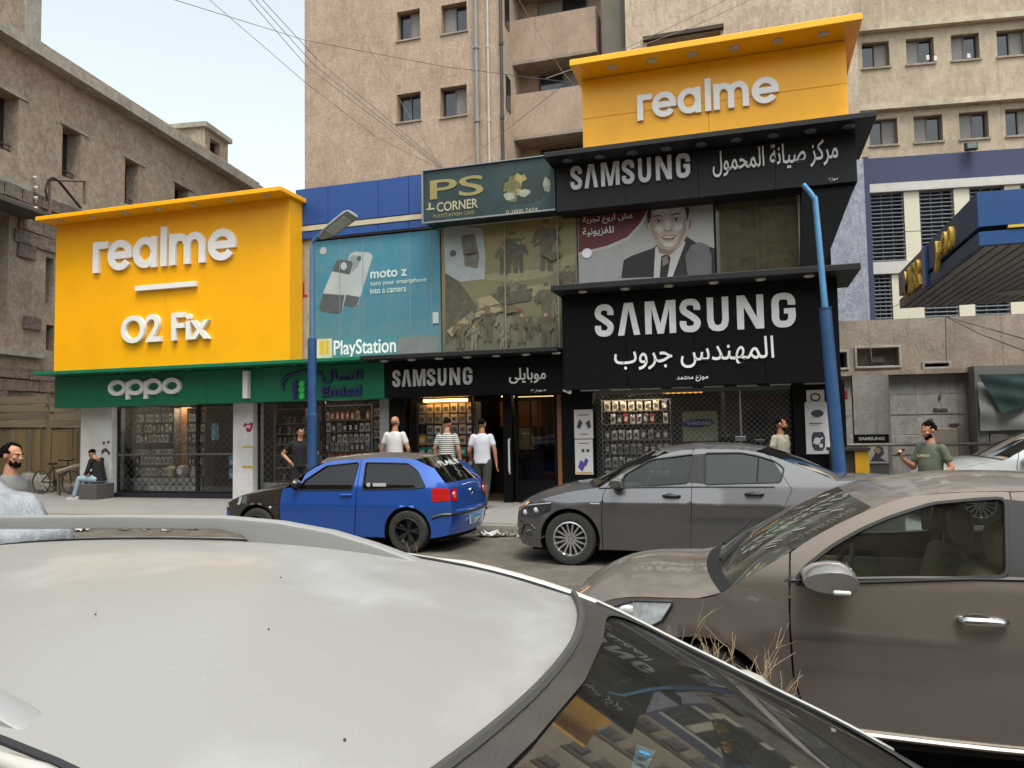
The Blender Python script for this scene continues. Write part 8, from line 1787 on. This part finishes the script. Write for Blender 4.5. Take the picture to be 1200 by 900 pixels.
for i, (x, r_) in enumerate(((48, .3), (58, .22), (36, .34), (92, .2), (24, .3), (80, .16))):
    q = at(x, 575, 16.2); solo('rubble_lump', rock((q.x, 16.15, .15+r_*.6), (r_*1.2, r_*.6, r_), i), M('rubble', '#6e675f', .95, var=.2, vs=6, bump=.5), 'grey lump of rubble at the foot of the wooden hoarding', 'rubble', (q.x, 16.15, .15), group='rubble lumps by the hoarding')
rnd = random.Random(12); litM = [M('litter_white', '#b9b7b2', .7), M('litter_grey', '#8a8781', .8), M('litter_brown', '#6f5f4c', .9)]
def litter(x, y, z, s, seed, lab, cat='litter'):
    r2 = random.Random(seed); n_ = 5; vs = [(x+s*(i/n_-.5)*1.3+r2.uniform(-.2, .2)*s, y+s*(j/n_-.5)*.8+r2.uniform(-.2, .2)*s, z+.005+abs(r2.gauss(0, .22))*s) for i in range(n_+1) for j in range(n_+1)]
    m_ = MB(); m_.add(vs, [(i*(n_+1)+j, (i+1)*(n_+1)+j, (i+1)*(n_+1)+j+1, i*(n_+1)+j+1) for i in range(n_) for j in range(n_)]); solo('litter', m_, litM[seed % 3 if seed > 2 else 0], lab, cat, (x, y, z), group='scraps of litter along the kerb')
for i in range(26):
    x_ = rnd.uniform(-11.5, -7.8) if i < 20 else rnd.uniform(-4.6, -3.0); litter(x_, KY-.12-rnd.random()**2*.8, 0.004, rnd.uniform(.06, .2), 3+i, 'scrap of pale litter lying in the gutter along the kerb')
litter(-3.95, 11.25, .0, .26, 0, 'crumpled white plastic bag in the gutter between the blue and the grey car', 'plastic bag'); litter(-3.3, 11.3, .0, .22, 1, 'flattened pale bag in the gutter near the front of the grey saloon', 'plastic bag')
def weed(x, y, z, h_, n_, spread, seed, label, m, h=None):
    return weed2(x, y, z, h_*.52, n_, spread, seed, label, m)
def weed2(x, y, z, h, n_, spread, seed, label, m):
    r2 = random.Random(seed); mb = MB()
    def br(p, d_, L_, r_, lv):
        pts = [p]; q = p.copy(); dd = d_.copy()
        for i in range(4): dd = (dd+Vector((r2.uniform(-.25, .25), r2.uniform(-.25, .25), r2.uniform(-.05, .2)))).normalized(); q = q+dd*L_/4; pts.append(q.copy())
        mb.tube(pts, r_, 4, False, r_*.5)
        if lv > 0:
            for i in range(r2.randint(2, 3)): br(pts[r2.randint(1, 4)], (dd+Vector((r2.uniform(-.8, .8), r2.uniform(-.8, .8), r2.uniform(-.1, .5)))).normalized(), L_*r2.uniform(.4, .65), r_*.6, lv-1)
    for i in range(n_):
        a = r2.uniform(0, 2*pi); s_ = r2.random()*spread; br(Vector((x+cos(a)*s_*.3, y+sin(a)*s_*.3, z)), Vector((cos(a)*s_, sin(a)*s_, 1)).normalized(), h*r2.uniform(.6, .95), .0042, 3)
    return solo('dry_bush', mb, m, label, 'bush', (x, y, z))
def bush(x, y, z, seed, label, m):
    r2 = random.Random(seed); mb = MB()
    def br(p, d_, L_, r_, lv):
        pts = [p]; q = p.copy(); dd = d_.copy()
        for i in range(4): dd = (dd+Vector((r2.uniform(-.28, .28), r2.uniform(-.28, .28), r2.uniform(-.05, .15)))).normalized(); q = q+dd*L_/4; pts.append(q.copy())
        mb.tube(pts, r_, 4, False, r_*.55)
        if lv > 0:
            for i in range(r2.randint(2, 4)): br(pts[r2.randint(2, 4)], (dd+Vector((r2.uniform(-.75, .75), r2.uniform(-.75, .75), r2.uniform(-.1, .35)))).normalized(), L_*r2.uniform(.5, .75), r_*.68, lv-1)
    for i in range(20):
        a = r2.uniform(0, 2*pi); s_ = r2.random()**.5; br(Vector((x+cos(a)*s_*.08, y+sin(a)*s_*.08, z)), Vector((cos(a)*s_*.38, sin(a)*s_*.38, 1)).normalized(), r2.uniform(.32, .42), .0058, 3)
    return solo('dry_bush', mb, m, label, 'bush', (x, y, z))
straw = M('dry_straw', '#86735c', .9, var=.25, vs=8)
q = at(836, 800, 3.15); bush(q.x, 3.15, .0, 3, 'leafless dry brown bush growing between the pearl estate and the brown saloon', straw)
q = at(530, 650, 3.3); weed(q.x, 3.3, .0, at(530, 628, 3.3).z, 5, .12, 8, 'thin dry straw weed sticking up between the pearl estate and the blue hatchback', straw)
q = at(1195, 890, 2.6); weed(q.x, 2.6, .0, max(.3, at(1195, 878, 2.6).z), 4, .1, 5, 'dry straw tuft at the very bottom right corner', straw)
q = at(463, 640, 8.6); weed(q.x, 9.0, .0, .35, 4, .25, 14, 'small dry weed in front of the rear wheel of the blue hatchback', straw)
